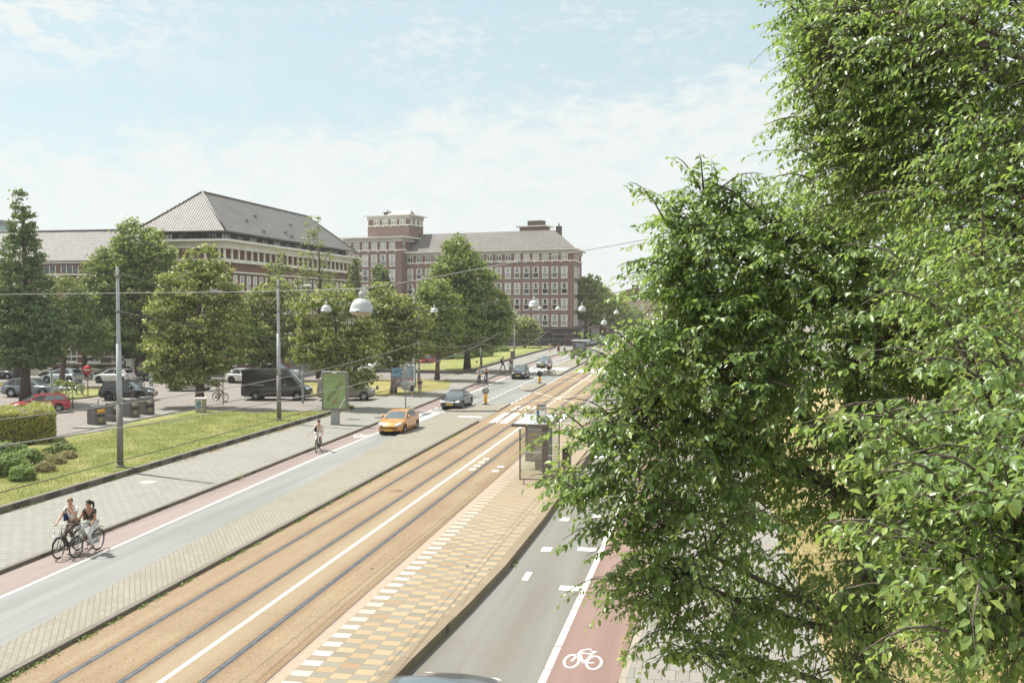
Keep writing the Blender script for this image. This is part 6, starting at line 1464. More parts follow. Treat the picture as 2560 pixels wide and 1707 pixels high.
pole("grey pole seen through the gap of leaves on the right", 2140, 760, 500, 0.14, 0.12) if False else None
rp = thing("tram_pole", "grey pole seen through a gap in the right-hand leaves", "pole", (7.2, 38, 0.12), 0, "tall grey poles on the left"); rp["group"] = "poles on the right"
mb = MB(); mb.tube([(0,0,0), (0,0,12.6)], [0.17, 0.11], 12); mb.build("pole", M_POLE, rp)
# slim white lamp post with a flat head
b = G(757, 1008, 0.12); T = thing("lamp_post", "slim white lamp post with flat head between the van and the minivan", "lamp post", b)
Ht = P(757, 717, b.y).z-0.12
mb = MB(); mb.tube([(0,0,0), (0,0,2.6), (0,0,2.7)], [0.11, 0.11, 0.07], 10); mb.build("base", M_POLE, T)
mb = MB(); mb.tube([(0,0,2.6), (0,0,Ht), (0.12,0,Ht+0.08), (0.3,0,Ht+0.1)], [0.065, 0.045, 0.04, 0.035], 8); mb.build("pole", M_LAMPW, T)
mb = MB(); mb.bbox(0.25, 0.85, -0.13, 0.13, Ht+0.06, Ht+0.16, 0.04); mb.build("lamp_head", M_LAMPW, T)
# old ball-foot lamp post by the bicycle racks
b = G(130, 998, 0); T = thing("lamp_post", "white cast lamp post with a swollen foot beside the bicycle racks", "lamp post", b)
mb = MB(); mb.lathe([(0.24, 0), (0.25, 0.3), (0.16, 0.4), (0.15, 1.0), (0.19, 1.08), (0.13, 1.2), (0.10, 2.0), (0.075, 2.2), (0.065, 5.0), (0.03, 5.3)], 14); mb.build("post", M_LAMPW, T)
mb = MB(); mb.ball((0,0,5.35), 0.10, 10); mb.build("finial", M_LAMPW, T)

def dome_mesh():
    s = MB(); s.lathe([(0.0, 0.42), (0.10, 0.415), (0.22, 0.37), (0.33, 0.26), (0.385, 0.12), (0.40, 0.0), (0.415, -0.005), (0.415, -0.07), (0.385, -0.075)], 32)
    l = MB(); l.lathe([(0.385, -0.07), (0.33, -0.13), (0.2, -0.17), (0.0, -0.18)], 28)
    h = MB(); h.lathe([(0.0, 0.66), (0.06, 0.65), (0.10, 0.58), (0.10, 0.53), (0.06, 0.46), (0.045, 0.41)], 16); h.tube([(0,0,0.64), (0,0,0.78)], 0.02, 6); h.box(-0.05, 0.05, -0.02, 0.02, 0.72, 0.80)
    c = MB(); c.box(-0.04, 0.04, -0.425, -0.405, -0.06, 0.0); c.bbox(-0.435, -0.39, -0.05, 0.05, -0.09, 0.04, 0.01); c.bbox(0.39, 0.435, -0.05, 0.05, -0.09, 0.04, 0.01)
    return s.mesh("shade", M_LAMPW), l.mesh("lens", M_LENS), h.mesh("hanger", M_LAMPW), c.mesh("clip", M_POLEB)
DOME = dome_mesh()
def dome(label, px, py, Y, sc=1.0, group="white dome lamps hung over the street"):
    c = P(px, py, Y); T = thing("street_lamp", label, "street lamp", c, 0, group); T.scale = (sc,)*3
    for n, me in zip(("shade", "lens", "hanger", "clip"), DOME):
        o = bpy.data.objects.new(n, me); COL.objects.link(o); o.parent = T
    return c
DL = [("largest and nearest white dome lamp, hanging over the tram tracks", 904, 776, 18.0), ("white dome lamp left of the largest one, before the lindens", 816, 776, 69.0), ("white dome lamp right of the largest one, before the tall maple", 1086, 779, 97.0),
      ("low white dome lamp in front of the fourth pole", 1210, 811, 118.0), ("white dome lamp in front of the brick block's third column from the street corner", 1335, 764, 72.0), ("white dome lamp right of the brick block's corner", 1455, 775, 97.0),
      ("small white dome lamp over the avenue near the leaves", 1541, 783, 138.0), ("white dome lamp above the far shelter", 1510, 809, 120.0), ("tiny white dome lamp before the brick block between two window columns", 1395, 773, 150.0)]
DP = [dome(*d, 0.565 if i == 0 else 1.0) for i, d in enumerate(DL)]
dome("dome lamp on the thin post beyond the far lawn", 1286, 783, G(1286,890,.3).y, 1.0, "dome lamps on posts")
dome("dome lamp on the post before the shop corner", 1350, 772, G(1350,872,.12).y, 1.0, "dome lamps on posts")

def wire(label, pts, r=0.012, m=None, name="overhead_wire", group="overhead wires", clamps=()):
    pts = [Vector(p) for p in pts]; mb = MB(); mb.tube(pts, r*0.62, 5)
    o = mb.build(name, m or M_WIRE); tag(o, label, "wire", group)
    if clamps:
        c = MB()
        for p in clamps: c.bbox(p[0]-0.025, p[0]+0.025, p[1]-0.06, p[1]+0.06, p[2]-0.07, p[2]+0.05, 0.01)
        cb = c.build("clamp", M_INS, o)
    return o
def sag(a, b, s, n=12): a, b = Vector(a), Vector(b); return [a.lerp(b, i/n)-Vector((0,0,s*4*(i/n)*(1-i/n))) for i in range(n+1)]
PB_ = lambda T, z: Vector((T.location.x, T.location.y, T.location.z+z))
sup = [8, 44.8, 65.5, 100, 128, 156, 190, 240]
for lab, x, z, zm in (("left", -12.96, 5.5, None), ("right", -9.77, 5.5, None)):
    wire("tram contact wire over the %s track, running the length of the avenue" % lab, [(x+(0.25 if i % 2 else -0.25), y, z) for i, y in enumerate(sup)], 0.0135, M_WIRE, "contact_wire", clamps=[(x-0.25, y, z+0.1) for y in (30.0, 44.8)])
    pts = []
    for a, b2 in zip(sup, sup[1:]): pts += sag((x, a, z+0.95), (x, b2, z+0.95), 0.55, 8)[:-1]
    wire("thicker carrier wire sagging above the %s track's contact wire" % lab, pts, 0.016, M_WIREL, "carrier_wire", clamps=[(x, y, z+0.9) for y in (30.0, 38.0, 52.0)])
def pw_(*l): return [P(*q) for q in l]
wire("cable from the left edge that carries the largest dome lamp and climbs right", pw_((-300,740,18.6),(0,736,18.4),(296,733,18.3),(592,730,18.2),(904,722,18))+pw_((921,719,17.9),(1044,701,17.8),(1300,653,17.6),(1500,620,17.4),(1760,572,17.2),(2140,520,17)), 0.010, M_WIREL, "span_cable")
wire("cable from the nearest pole's top sloping down towards the tracks", sag(P(303,684,44.8), P(900,800,48), 0.3)+sag(P(900,800,48), P(1450,845,52), 0.4)[1:], 0.011, M_WIREL, "span_cable")
wire("cable from the nearest pole's collar down over the lindens to the wires", sag(P(303,780,44.8), P(1005,905,52), 0.1)+[P(1200,950,50)], 0.011, M_WIREL, "span_cable")
wire("cable through the second pole's dome lamp across the street", sag(P(700,752,65.5), P(816,748,69), 0.1)+sag(P(816,748,69), P(1335,735,72), 0.9)[1:]+sag(P(1335,735,72), P(1760,690,60), 0.4)[1:], 0.010, M_WIREL, "span_cable")
wire("cable from the second pole's collar dipping to the crossing", sag(P(700,780,65.5), P(1120,860,82), 0.2)+[P(1420,905,90)], 0.010, M_WIREL, "span_cable")
wire("cable from the third pole holding the dome lamp before the maple", sag(P(1037,752,93.8), P(1086,757,97), 0.05)+sag(P(1086,757,97), P(1455,753,97), 0.9)[1:]+sag(P(1455,753,97), P(1780,700,80), 0.3)[1:], 0.011, M_WIREL, "span_cable")
wire("cable holding the two low dome lamps over the far junction", sag(P(1040,770,95), P(1210,795,118), 0.3)+sag(P(1210,795,118), P(1510,793,120), 0.8)[1:]+[P(1700,740,100)], 0.012, M_WIREL, "span_cable")
wire("cable from the fourth pole to the avenue's far lamps", sag(P(1204,768,128), P(1541,768,138), 0.6)+[P(1700,755,120)], 0.013, M_WIREL, "span_cable")
wire("dark cable climbing right over the avenue trees", sag(P(1030,770,140), P(1640,690,110), 0.8), 0.014, M_WIRE, "span_cable")
wire("low pull-off wire crossing the near lawn to the carrier wire", [P(-60,1000,60), P(110,1010,58), P(300,1042,55), P(445,1055,46), P(560,1046,46)], 0.010, M_WIREL, "pull_off_wire")
wire("slanting pull-off wire near the bins", [P(165,1080,44), P(220,1052,46)], 0.009, M_WIRE, "pull_off_wire")
wire("faint cable across the street behind the black delivery van", [P(-100,957,80), P(200,952,80), P(420,938,84), P(640,930,84), P(905,912,88)], 0.009, M_WIREL, "span_cable")
wire("slanting pull-off wire beside the second pole's foot", [P(567,1081,41), P(607,1041,44), P(680,1048,44)], 0.009, M_WIRE, "pull_off_wire")
wire("wire rising to the right across the far junction", [P(900,985,70), P(1100,960,78), P(1330,925,95), P(1450,850,120)], 0.011, M_WIREL, "pull_off_wire")

# ------------------------------------------------------------------ shelter, panels, signs
M_CLEAR = NT("clear_glass")
_tr = M_CLEAR.n.new("ShaderNodeBsdfTransparent"); _tr.inputs[0].default_value = (0.90, 0.935, 0.92, 1); _gl = M_CLEAR.n.new("ShaderNodeBsdfGlossy"); _gl.inputs["Roughness"].default_value = 0.03; _mx = M_CLEAR.n.new("ShaderNodeMixShader"); _mx.inputs[0].default_value = 0.13
M_CLEAR.l.new(_tr.outputs[0], _mx.inputs[1]); M_CLEAR.l.new(_gl.outputs[0], _mx.inputs[2]); M_CLEAR.l.new(_mx.outputs[0], M_CLEAR.out.inputs[0]); M_CLEAR = M_CLEAR.mat
M_FROST = NT("milky_roof_glass"); M_FROST.set(Base_Color=(0.55, 0.60, 0.61, 1), Roughness=0.12, Specular_IOR_Level=0.9); M_FROST = M_FROST.mat
M_POSTER = mat("poster_slate", (0.20, 0.20, 0.24), 0.35, var=0.1); M_TXTW = mat("poster_text_white", (0.62, 0.62, 0.62), 0.5); M_TXTY = mat("poster_text_yellow", (0.62, 0.52, 0.06), 0.5)
M_POSTG = mat("poster_green", (0.215, 0.30, 0.115), 0.4, var=0.06); M_POSTGD = mat("poster_dark_green", (0.10, 0.12, 0.05), 0.5)
RX = Matrix.Rotation(HALF, 4, 'X')
def photo_mat(name, cols, s=6.0):
    t = NT(name); p = t.pos(); v = t.n.new("ShaderNodeTexVoronoi"); v.distance = 'CHEBYCHEV'; t.l.new(p, v.inputs["Vector"]); v.inputs["Scale"].default_value = s
    sp = t.n.new("ShaderNodeSeparateColor"); t.l.new(v.outputs["Color"], sp.inputs[0]); n = len(cols)
    t.set(Base_Color=t.ramp(sp.outputs[0], tuple((i/(n-1), c) for i, c in enumerate(cols))), Roughness=0.4); return t.mat
M_SHELF = photo_mat("poster_photo_shelf", ((0.05, 0.05, 0.05), (0.25, 0.22, 0.18), (0.38, 0.20, 0.06), (0.30, 0.33, 0.33), (0.14, 0.10, 0.08)), 4.5)
S = thing("tram_shelter", "glass tram shelter with bronze frame and blue-white roof on the checkered platform", "shelter", (-6.95, 44.6, 0.225))
Z0 = 0.16
x0, x1, ya, yb, hr = -0.62, 0.66, -1.9, 2.0, 2.62
mb = MB(); mb.bbox(x1-0.26, x1, ya-0.06, ya+0.10, 0, hr+0.02, 0.02); mb.build("column", M_BRONZE, S)
mb = MB(); mb.bbox(x0-0.03, x0+0.03, ya-0.03, ya+0.03, 0.18, hr-0.1, 0.008); mb.box(x0, x1-0.26, ya-0.02, ya+0.02, 0.20, 0.25); mb.box(x0+0.16, x0+0.20, ya-0.02, ya+0.02, 0, 0.22); mb.bbox(x1-0.06, x1, yb-0.06, yb, 0, hr-0.05, 0.01); mb.box(x1-0.04, x1-0.005, ya+0.1, yb, 0.22, 0.27); mb.box(x1-0.04, x1-0.005, ya+0.1, yb, hr-0.2, hr-0.14)
for z in (0.6, 2.0): mb.box(x0, x0+0.09, ya-0.03, ya+0.03, z, z+0.03); mb.box(x1-0.34, x1-0.26, ya-0.03, ya+0.03, z, z+0.03)
mb.build("frame", M_BRONZE, S)
mb = MB(); mb.box(x0+0.03, x1-0.27, ya-0.006, ya+0.006, 0.26, hr-0.12); mb.build("end_glass", M_CLEAR, S)
mb = MB(); mb.box(x1-0.026, x1-0.014, ya+0.11, yb-0.07, 0.28, hr-0.21); mb.build("side_glass", M_CLEAR, S)
# manifestation bands on the long glass
mb = MB(); mb.box(x0+0.05, x1-0.3, ya-0.013, ya-0.008, 1.42, 1.46); mb.box(x0+0.05, x1-0.3, ya-0.013, ya-0.008, 1.49, 1.51); mb.build("glass_band", M_TXTW, S)
mb = MB(); mb.box(x0-0.32, x1+0.06, ya-0.2, yb+0.2, hr, hr+0.09)
for y in (ya-0.22, yb+0.2): mb.box(x0-0.35, x1+0.1, y, y+0.03, hr-0.02, hr+0.12)
mb.box(x0-0.35, x0-0.32, ya-0.19, yb+0.2, hr-0.02, hr+0.12); mb.box(x1+0.06, x1+0.10, ya-0.19, yb+0.2, hr-0.06, hr+0.12)
rfS = mb.build("roof", M_BRONZE, S)
mb = MB()
for k in range(3): yk = ya-0.17+k*1.41; mb.box(x0-0.30, x1+0.03, yk, yk+1.37, hr+0.092, hr+0.11)
mb.build("roof_panel", M_FROST, rfS)
st_ = MB(); st_.bbox(x1-0.55, x1-0.11, ya+0.12, ya+0.18, hr+0.16, hr+1.0, 0.02); st_.box(x1-0.5, x1-0.46, ya+0.13, ya+0.17, hr+0.05, hr+0.2); st_.box(x1-0.2, x1-0.16, ya+0.13, ya+0.17, hr+0.05, hr+0.2)
sgn = st_.build("stop_sign", M_POLEB, S)
mb = MB(); mb.box(x1-0.53, x1-0.13, ya+0.108, ya+0.122, hr+0.32, hr+0.95); mb.build("sign_face", M_WHITE, sgn)
mb = MB(); mb.box(x1-0.53, x1-0.42, ya+0.098, ya+0.106, hr+0.34, hr+0.72); mb.build("blue_band", M_BLUE, sgn)
mb = MB(); mb.box(x1-0.53, x1-0.42, ya+0.098, ya+0.106, hr+0.76, hr+0.86); mb.build("yellow_block", M_YEL, sgn)
mb = MB(); mb.box(x1-0.50, x1-0.16, ya+0.098, ya+0.106, hr+0.88, hr+0.93); mb.box(x1-0.36, x1-0.18, ya+0.098, ya+0.106, hr+0.72, hr+0.76); mb.build("sign_lines", M_TRIM, sgn)
bn = MB(); bn.bbox(x1-0.50, x1-0.12, -0.9, 1.2, 0.46, 0.50, 0.01); 
for y in (-0.6, 0.9): bn.box(x1-0.34, x1-0.30, y, y+0.05, 0, 0.46)
bn.build("bench", M_BRONZE, S)
# advertising vitrine at the shelter's far end
V_ = thing("advertising_panel", "slate-blue lit poster with yellow lettering inside the near tram shelter", "poster", (-7.35, 46.75, 0.225))
mb = MB(); mb.bbox(-0.66, 0.66, -0.10, 0.10, 0.38, 2.46, 0.02); mb.bbox(-0.18, 0.30, -0.09, 0.09, 0.0, 0.38, 0.01); mb.build("case", M_BRONZE, V_)
mb = MB(); mb.box(-0.54, 0.58, -0.112, -0.104, 0.50, 2.38); mb.build("poster", M_POSTER, V_)
mb = MB(); mb.box(-0.5, 0.54, -0.118, -0.114, 0.62, 1.34); mb.build("poster_photo", M_SHELF, V_)
for txt, z, m_, s_ in (("Podcasts &", 2.22, M_TXTW, 0.22), ("Luisterboeken", 2.0, M_TXTW, 0.22), ("3 maanden", 1.74, M_TXTY, 0.25), ("voor 1 euro", 1.50, M_TXTY, 0.25)):
    lettering("lettering", txt, s_, m_, Matrix.Translation((-0.49, -0.119, z)) @ RX, V_, align='LEFT', bold=0.004, font_scale=(0.80, 1))
def litter_bin(label, loc, h=1.05, w=0.42):
    T = thing("litter_bin", label, "litter bin", loc, 0, "bronze litter bins at the tram stops")
    mb = MB(); mb.bbox(-w/2, w/2, -w/2, w/2, 0.05, h-0.12, 0.04); mb.bbox(-w/2-0.02, w/2+0.02, -w/2-0.02, w/2+0.02, h-0.12, h, 0.04); mb.build("body", M_BRONZE, T)
    mb = MB(); mb.box(-w*0.36, w*0.36, -w/2-0.028, -w/2-0.01, h-0.34, h-0.16); mb.build("slot", M_TRIM, T)
    mb = MB(); mb.box(-w*0.4, w*0.4, -w*0.4, w*0.4, 0, 0.05); mb.build("foot", M_TRIM, T)
litter_bin("bronze litter bin just behind the near tram shelter", (-6.08, 47.6, 0.222))
litter_bin("bronze litter bin at the left foot of the far shelter's poster", (-18.05, 148.0, 0.14), 1.3, 0.55)
F_ = thing("tram_shelter", "far tram shelter with a dark poster case, on the platform beyond the junction", "shelter", (-17.2, 151, 0.14))
mb = MB(); mb.bbox(-1.15, -0.85, -0.25, 0.05, 0, 2.7, 0.03); mb.bbox(0.9, 0.98, -0.1, 0.0, 0, 2.6, 0.01); mb.build("frame", M_BRONZE, F_)
mb = MB(); mb.bbox(-0.85, 0.9, -0.12, 0.1, 0.35, 2.45, 0.02); mb.bbox(-0.4, 0.4, -0.1, 0.08, 0, 0.35, 0.01); mb.build("poster_case", M_BRONZE, F_)
mb = MB(); mb.box(-0.72, 0.76, -0.132, -0.122, 0.45, 2.38); mb.build("poster", mat("poster_bluegrey", (0.18, 0.22, 0.28), 0.3), F_)
mb = MB(); mb.box(-0.66, 0.70, -0.14, -0.134, 0.52, 1.05); mb.build("poster_photo", M_SHELF, F_)
for txt, z, m_ in (("Podcasts &", 2.2, M_TXTW), ("Luisterboeken", 1.98, M_TXTW), ("3 maanden", 1.65, M_TXTY), ("voor 1 euro", 1.4, M_TXTY)): lettering("lettering", txt, 0.25, m_, Matrix.Translation((-0.66, -0.141, z)) @ RX, F_, align='LEFT', font_scale=(0.8, 1))
mb = MB(); mb.bbox(-1.3, 1.3, -0.6, 3.6, 2.62, 2.74, 0.03); mb.build("roof", M_FROST, F_)
mb = MB(); mb.bbox(0.92, 0.97, 0, 3.4, 0.3, 2.5, 0.005); mb.build("side_glass", M_CLEAR, F_)
# green panel on a foot
GP_ = thing("advertising_panel", "green advertising panel on a broad grey foot, on the left pavement", "advertising panel", (-24.05, 62.95, 0.12), 0.04)
mb = MB(); mb.bbox(-0.30, 0.30, -0.10, 0.10, 0, 0.95, 0.02); mb.prism([(-0.30,-0.1),(0.30,-0.1),(0.30,0.1),(-0.30,0.1)], 0.9, 1.02); mb.build("foot", M_SIGNB, GP_)
mb = MB(); mb.bbox(-0.92, 0.92, -0.14, 0.14, 1.0, 3.64, 0.03); mb.build("case", mat("panel_case", (0.15, 0.145, 0.13), 0.5), GP_)
mb = MB(); mb.box(-0.78, 0.78, -0.152, -0.144, 1.12, 3.46); mb.build("poster", M_POSTG, GP_)
lettering("lettering", "ALLURGPERSOON", 0.25, mat("poster_olive", (0.22, 0.20, 0.07), 0.5), Matrix.Translation((0, -0.158, 3.28)) @ RX, GP_, font_scale=(0.70, 1.2))
lettering("lettering", "AMSTERDAM LIVE", 0.30, M_POSTGD, Matrix.Translation((0.02, -0.158, 2.28)) @ RX @ Matrix.Rotation(0.86, 4, 'Z'), GP_, bold=0.008, font_scale=(0.72, 1.15))
mb = MB(); mb.tube([(-0.16,-0.16,1.46),(0.05,-0.165,1.66),(0.22,-0.16,1.88)], [0.05, 0.06, 0.035], 8); mb.build("poster_motif", mat("poster_brown", (0.32, 0.15, 0.075), 0.5), GP_)
mb = MB(); mb.poly([(0.28,-0.156,1.12),(0.42,-0.156,1.12),(0.78,-0.156,1.75),(0.78,-0.156,1.98)]); mb.build("poster_motif", mat("poster_pale", (0.52, 0.55, 0.45), 0.5), GP_)
mb = MB(); mb.box(-0.16, 0.16, -0.15, -0.142, 3.52, 3.60); mb.build("maker_plate", M_WHITE, GP_)
# blue poster board, sign backs
b = G(1002, 985, .14); BP = thing("poster_board", "blue and grey poster board on two legs beside the bare-trunked linden", "poster", b)
mb = MB(); mb.bbox(-0.95, 1.15, -0.05, 0.05, 0.65, 2.42, 0.02)
for x in (-0.7, 0.9): mb.box(x, x+0.08, -0.04, 0.04, 0, 0.66)
mb.build("board", M_SIGNB, BP)
mb = MB(); mb.box(-0.85, 1.05, -0.062, -0.054, 1.6, 2.36); mb.build("poster", mat("poster_sky", (0.16, 0.32, 0.42), 0.4), BP)
mb = MB(); mb.box(-0.85, 1.05, -0.062, -0.054, 0.72, 1.59); mb.build("poster_photo", photo_mat("poster_photo_grey", ((0.10,0.10,0.11), (0.32,0.32,0.33), (0.2,0.12,0.1), (0.4,0.4,0.38)), 5.0), BP)
lettering("lettering", "ALLE", 0.48, mat("poster_navy", (0.03, 0.08, 0.14), 0.5), Matrix.Translation((-0.05, -0.068, 2.0)) @ RX, BP, bold=0.012)
b = G(1028, 978, .14); o = MB(); o.bbox(-0.35, 0.35, -0.2, 0.2, 0, 2.5, 0.05); tag(o.build("utility_cabinet", mat("pale_blue_cabinet", (0.50, 0.60, 0.66), 0.5)), "pale blue tall cabinet between the poster board and the third pole", "cabinet").location = b
b = G(1014, 1026, .12); SG = thing("sign_post", "thin grey post on the left pavement with a sign plate seen from behind", "sign", b)
H_ = P(1014, 916, b.y).z-0.12
mb = MB(); mb.tube([(0,0,0), (0,0,H_)], 0.045, 8); mb.build("post", M_SIGNB, SG)
mb = MB(); mb.bbox(-0.28, 0.28, 0.05, 0.08, H_-0.95, H_, 0.02); mb.build("plate", M_SIGNB, SG)
mb = MB(); mb.lathe([(0, 0.0), (0.40, 0.0), (0.40, 0.03), (0.0, 0.03)], 24, M=Matrix.Translation((0, 0.085, H_-1.45)) @ RX); mb.build("round_plate", mat("sign_back_greenish", (0.33, 0.37, 0.33), 0.55), SG)
mb = MB(); mb.tube([(0.40*math.cos(t), 0.08, H_-1.45+0.40*math.sin(t)) for t in [2*math.pi*i/24 for i in range(24)]], 0.018, 6, closed=True); mb.build("red_rim", M_SRED, SG)
for lab, px, by, ty, r in (("thin dark post left of the bare-trunked linden", 979, 987, 918, 0.05), ("thin dark sign post in the street right of the cyclist in pale blue", 558, 1013, 947, 0.035)):
    b = G(px, by, 0.1); T = thing("post", lab, "post", b, 0); mb = MB(); h_ = P(px, ty, b.y).z-0.1; mb.tube([(0,0,0), (0,0,h_)], r, 8); mb.build("pole", M_POLEB, T); mb = MB(); mb.tube([(0,0,h_), (0,0,h_+0.05)], [r*1.2, r*0.6], 8); mb.build("cap", M_TRIM, T)
b = G(220, 991, 0.12); NE = thing("no_entry_sign", "red no-entry sign on a thin post beside the white hatchback", "sign", b)
h_ = P(220, 928, b.y).z
mb = MB(); mb.tube([(0,0,0), (0,0,h_+0.3)], 0.045, 8); mb.build("post", mat("post_reddish", (0.22, 0.10, 0.09), 0.6), NE)
mb = MB(); mb.lathe([(0,0), (0.42,0), (0.42,0.03), (0,0.03)], 28, M=Matrix.Translation((0.02, -0.06, h_)) @ RX); dsk = mb.build("disc", M_SRED, NE)
mb = MB(); mb.box(-0.28, 0.32, -0.10, -0.092, h_-0.07, h_+0.07); mb.build("white_bar", M_WHITE, dsk)
b = G(643, 935, 0.1); YS = thing("yellow_sign", "small yellow direction sign above the white-roofed car", "sign", b); mb = MB(); h_ = P(643, 893, b.y).z; mb.tube([(0,0,0), (0,0,h_)], 0.05, 8); mb.build("post", M_POLE, YS); mb = MB(); mb.bbox(-0.33, 0.33, -0.08, -0.05, h_-0.4, h_+0.45, 0.03); mb.build("plate", M_YEL, YS)
b = G(77, 1002, 0.05); PS = thing("parking_sign", "grey sign back on a post in front of the conifer's trunk", "sign", b); mb = MB(); h_ = P(77, 958, b.y).z; mb.tube([(0,0,0), (0,0,h_)], 0.04, 8); mb.build("post", M_POLE, PS); mb = MB(); mb.bbox(-0.22, 0.22, -0.06, -0.04, h_-0.85, h_, 0.02); mb.build("plate", M_SIGNB, PS); mb = MB(); mb.bbox(-0.26, 0.26, -0.07, -0.045, h_-1.35, h_-0.95, 0.02); mb.build("lower_plate", M_SIGNB, PS)
b = G(378, 964, 0.0); WP = thing("post", "stout pale blue post beside the parked bicycles, left of the linden", "post", b); mb = MB(); h_ = P(378, 924, b.y).z; mb.tube([(0,0,0), (0,0,h_-0.05), (0,0,h_)], [0.21, 0.21, 0.17], 16); mb.build("body", mat("pale_blue_post", (0.50, 0.60, 0.68), 0.5), WP); mb = MB()
for z in (h_*0.28, h_*0.5): mb.tube([(0,0,z), (0,0,z+0.02)], 0.213, 16)
mb.build("rings", M_SIGNB, WP)
b = G(1282, 921, 0.12); TS = thing("signal_post", "thin signal post with small boxes at the far zebra crossing", "signal", b); mb = MB(); h_ = P(1282, 878, b.y).z; mb.tube([(0,0,0), (0,0,h_)], 0.06, 8); mb.build("post", M_POLEB, TS); mb = MB(); mb.bbox(-0.3, 0.3, -0.12, 0.12, h_-1.0, h_-0.1, 0.03); mb.build("signal_box", M_POLEB, TS)

# yellow bollards with round signs
def bollard(label, px, py, z, py_top, face, group="yellow traffic bollards"):
    b = G(px, py, z); T = thing("traffic_bollard", label, "bollard", b, 0, group); H = P(px, py_top, b.y).z-z; R = 0.30; zc = H-R
    mb = MB(); mb.tube([(0,0,0.12), (0,0,0.2), (0,0,zc-R-0.1), (0,0,zc-R)], [0.13, 0.15, 0.15, 0.12], 16); mb.build("body", M_YEL, T)
    mb = MB(); mb.tube([(0,0,0), (0,0,0.04)], 0.3, 16); mb.tube([(0,0,0.04), (0,0,0.14)], 0.07, 10); mb.build("foot", M_TRIM, T)
    mb = MB(); mb.lathe([(0,-0.03), (R,-0.03), (R+0.012,0.0), (R,0.03), (0,0.03)], 28, M=Matrix.Translation((0,0,zc)) @ RX); d = mb.build("disc", M_BLUE if face == 'blue' else (M_TRIM if face == 'dark' else M_SIGNB), T)
    mb = MB(); mb.box(-0.03, 0.03, -0.02, 0.02, zc-R-0.02, zc+(R*0.9 if face == 'back' else -R+0.03)); mb.build("bracket", M_TRIM, T)
    if face == 'blue':
        a = MB(); m_ = Matrix.Translation((0, -0.036, zc)) @ Matrix.Rotation(math.radians(45), 4, 'Y')
        a.prism([(-0.05,-0.005),(0.05,-0.005),(0.05,0.003),(-0.05,0.003)], -0.06, 0.2, M=m_ @ Matrix.Rotation(math.pi, 4, 'X')); 
        for v in ([(-0.15,0,0.02),(0.15,0,0.02),(0,0,-0.17)],): 
            pass
        a = MB(); q = math.radians(-45)
        def rt_(x, z): return (x*math.cos(q)-z*math.sin(q), -0.036, zc+x*math.sin(q)+z*math.cos(q))
        a.poly([rt_(-0.045,-0.2), rt_(0.045,-0.2), rt_(0.045,0.02), rt_(-0.045,0.02)]); a.poly([rt_(-0.15,0.02), rt_(0.15,0.02), rt_(0,0.2)])
        o = a.build("arrow", M_WHITE, d)
        for v in o.data.vertices: v.co.z = 2*zc-v.co.z
    return T
bollard("yellow bollard on the median nose, its grey disc seen from behind", 1214, 1011, 0.115, 967, 'back')
bollard("yellow bollard with a black disc on the teardrop refuge", 1349, 958, 0.147, 927, 'dark')
bollard("yellow bollard with a blue arrow disc, right of the tracks", 1512, 974, 0.12, 937, 'blue')
bollard("small distant yellow bollard beyond the far platform", 1509, 874, 0.14, 855, 'dark')

# waste containers and the cable box
M_CONT = mat("container_grey", (0.115, 0.108, 0.105), 0.55, 0.2)
def container(label, px, py, yellow=False):
    b = G(px, py, 0.05); T = thing("waste_container", label, "container", b, -0.35, "grey underground-container heads by the lawn")
    w, d, h = 0.46, 0.44, 1.34
    mb = MB(); prof = [(-d,0), (d,0), (d+0.02,h*0.62), (d*0.62,h*0.95), (d*0.3,h), (-d*0.7,h), (-d,h*0.86)]
    vs = [Vector((-w, y, z)) for y, z in prof]+[Vector((w, y, z)) for y, z in prof]; n = len(prof)
    mb.add(vs, [tuple(range(n)), tuple(range(2*n-1, n-1, -1))]+[(i, n+i, n+(i+1) % n, (i+1) % n) for i in range(n)])
    ob = mb.build("body", M_CONT, T); bv = ob.modifiers.new("soft", 'BEVEL'); bv.width = 0.05; bv.segments = 2; ob.rotation_euler = (0, 0, HALF)
    lid = MB(); lid.lathe([(0.0, 0.30), (0.13, 0.30), (0.14, -0.30), (0.0, -0.30)], 16, M=Matrix.Translation((-d+0.02-d*0.0, 0, h*0.70)) @ RX); 
    lid.v = [(-x, y, z) for x, y, z in lid.v]; lid.f = [f[::-1] for f in lid.f]
    lid.build("drum_lid", mat("drum_metal", (0.36, 0.33, 0.26), 0.35, 0.6) if not yellow else M_YEL, T)
    s_ = MB(); s_.box(d-0.005, d+0.03, -0.30, 0.30, h*0.42, h*0.52); s_.build("slot", M_TRIM, T)
    p_ = MB(); p_.tube([(-0.1, 0.2, h), (-0.1, 0.2, h+0.34)], 0.035, 8); p_.build("lock_post", M_CONT, T); 
    k_ = MB(); k_.bbox(d, d+0.02, -0.16, 0.16, 0.2, 0.5, 0.004); k_.build("sticker", mat("sticker_buff", (0.28, 0.22, 0.11), 0.6), T)
container("grey waste container furthest left, with a yellow lid edge", 242, 1060, True); container("grey waste container half hidden behind the nearest pole", 283, 1052); container("grey waste container just right of the nearest pole", 328, 1042); container("rightmost of the grey waste containers by the lawn", 365, 1035)
mb = MB(); a_, b_ = G(215, 1066, 0), G(392, 1032, 0)
mb.prism([(a_.x-0.4, a_.y-0.9), (a_.x+1.4, a_.y-0.9), (b_.x+1.2, b_.y+0.5), (b_.x-0.6, b_.y+0.8)], -0.01, 0.05); tag(mb.build("container_slab", M_PAVE), kind="structure")
UB = thing("utility_box", "beige utility box with a small blue poster, under the full linden", "utility box", (-35.9, 66.4, LZ), 0.15)
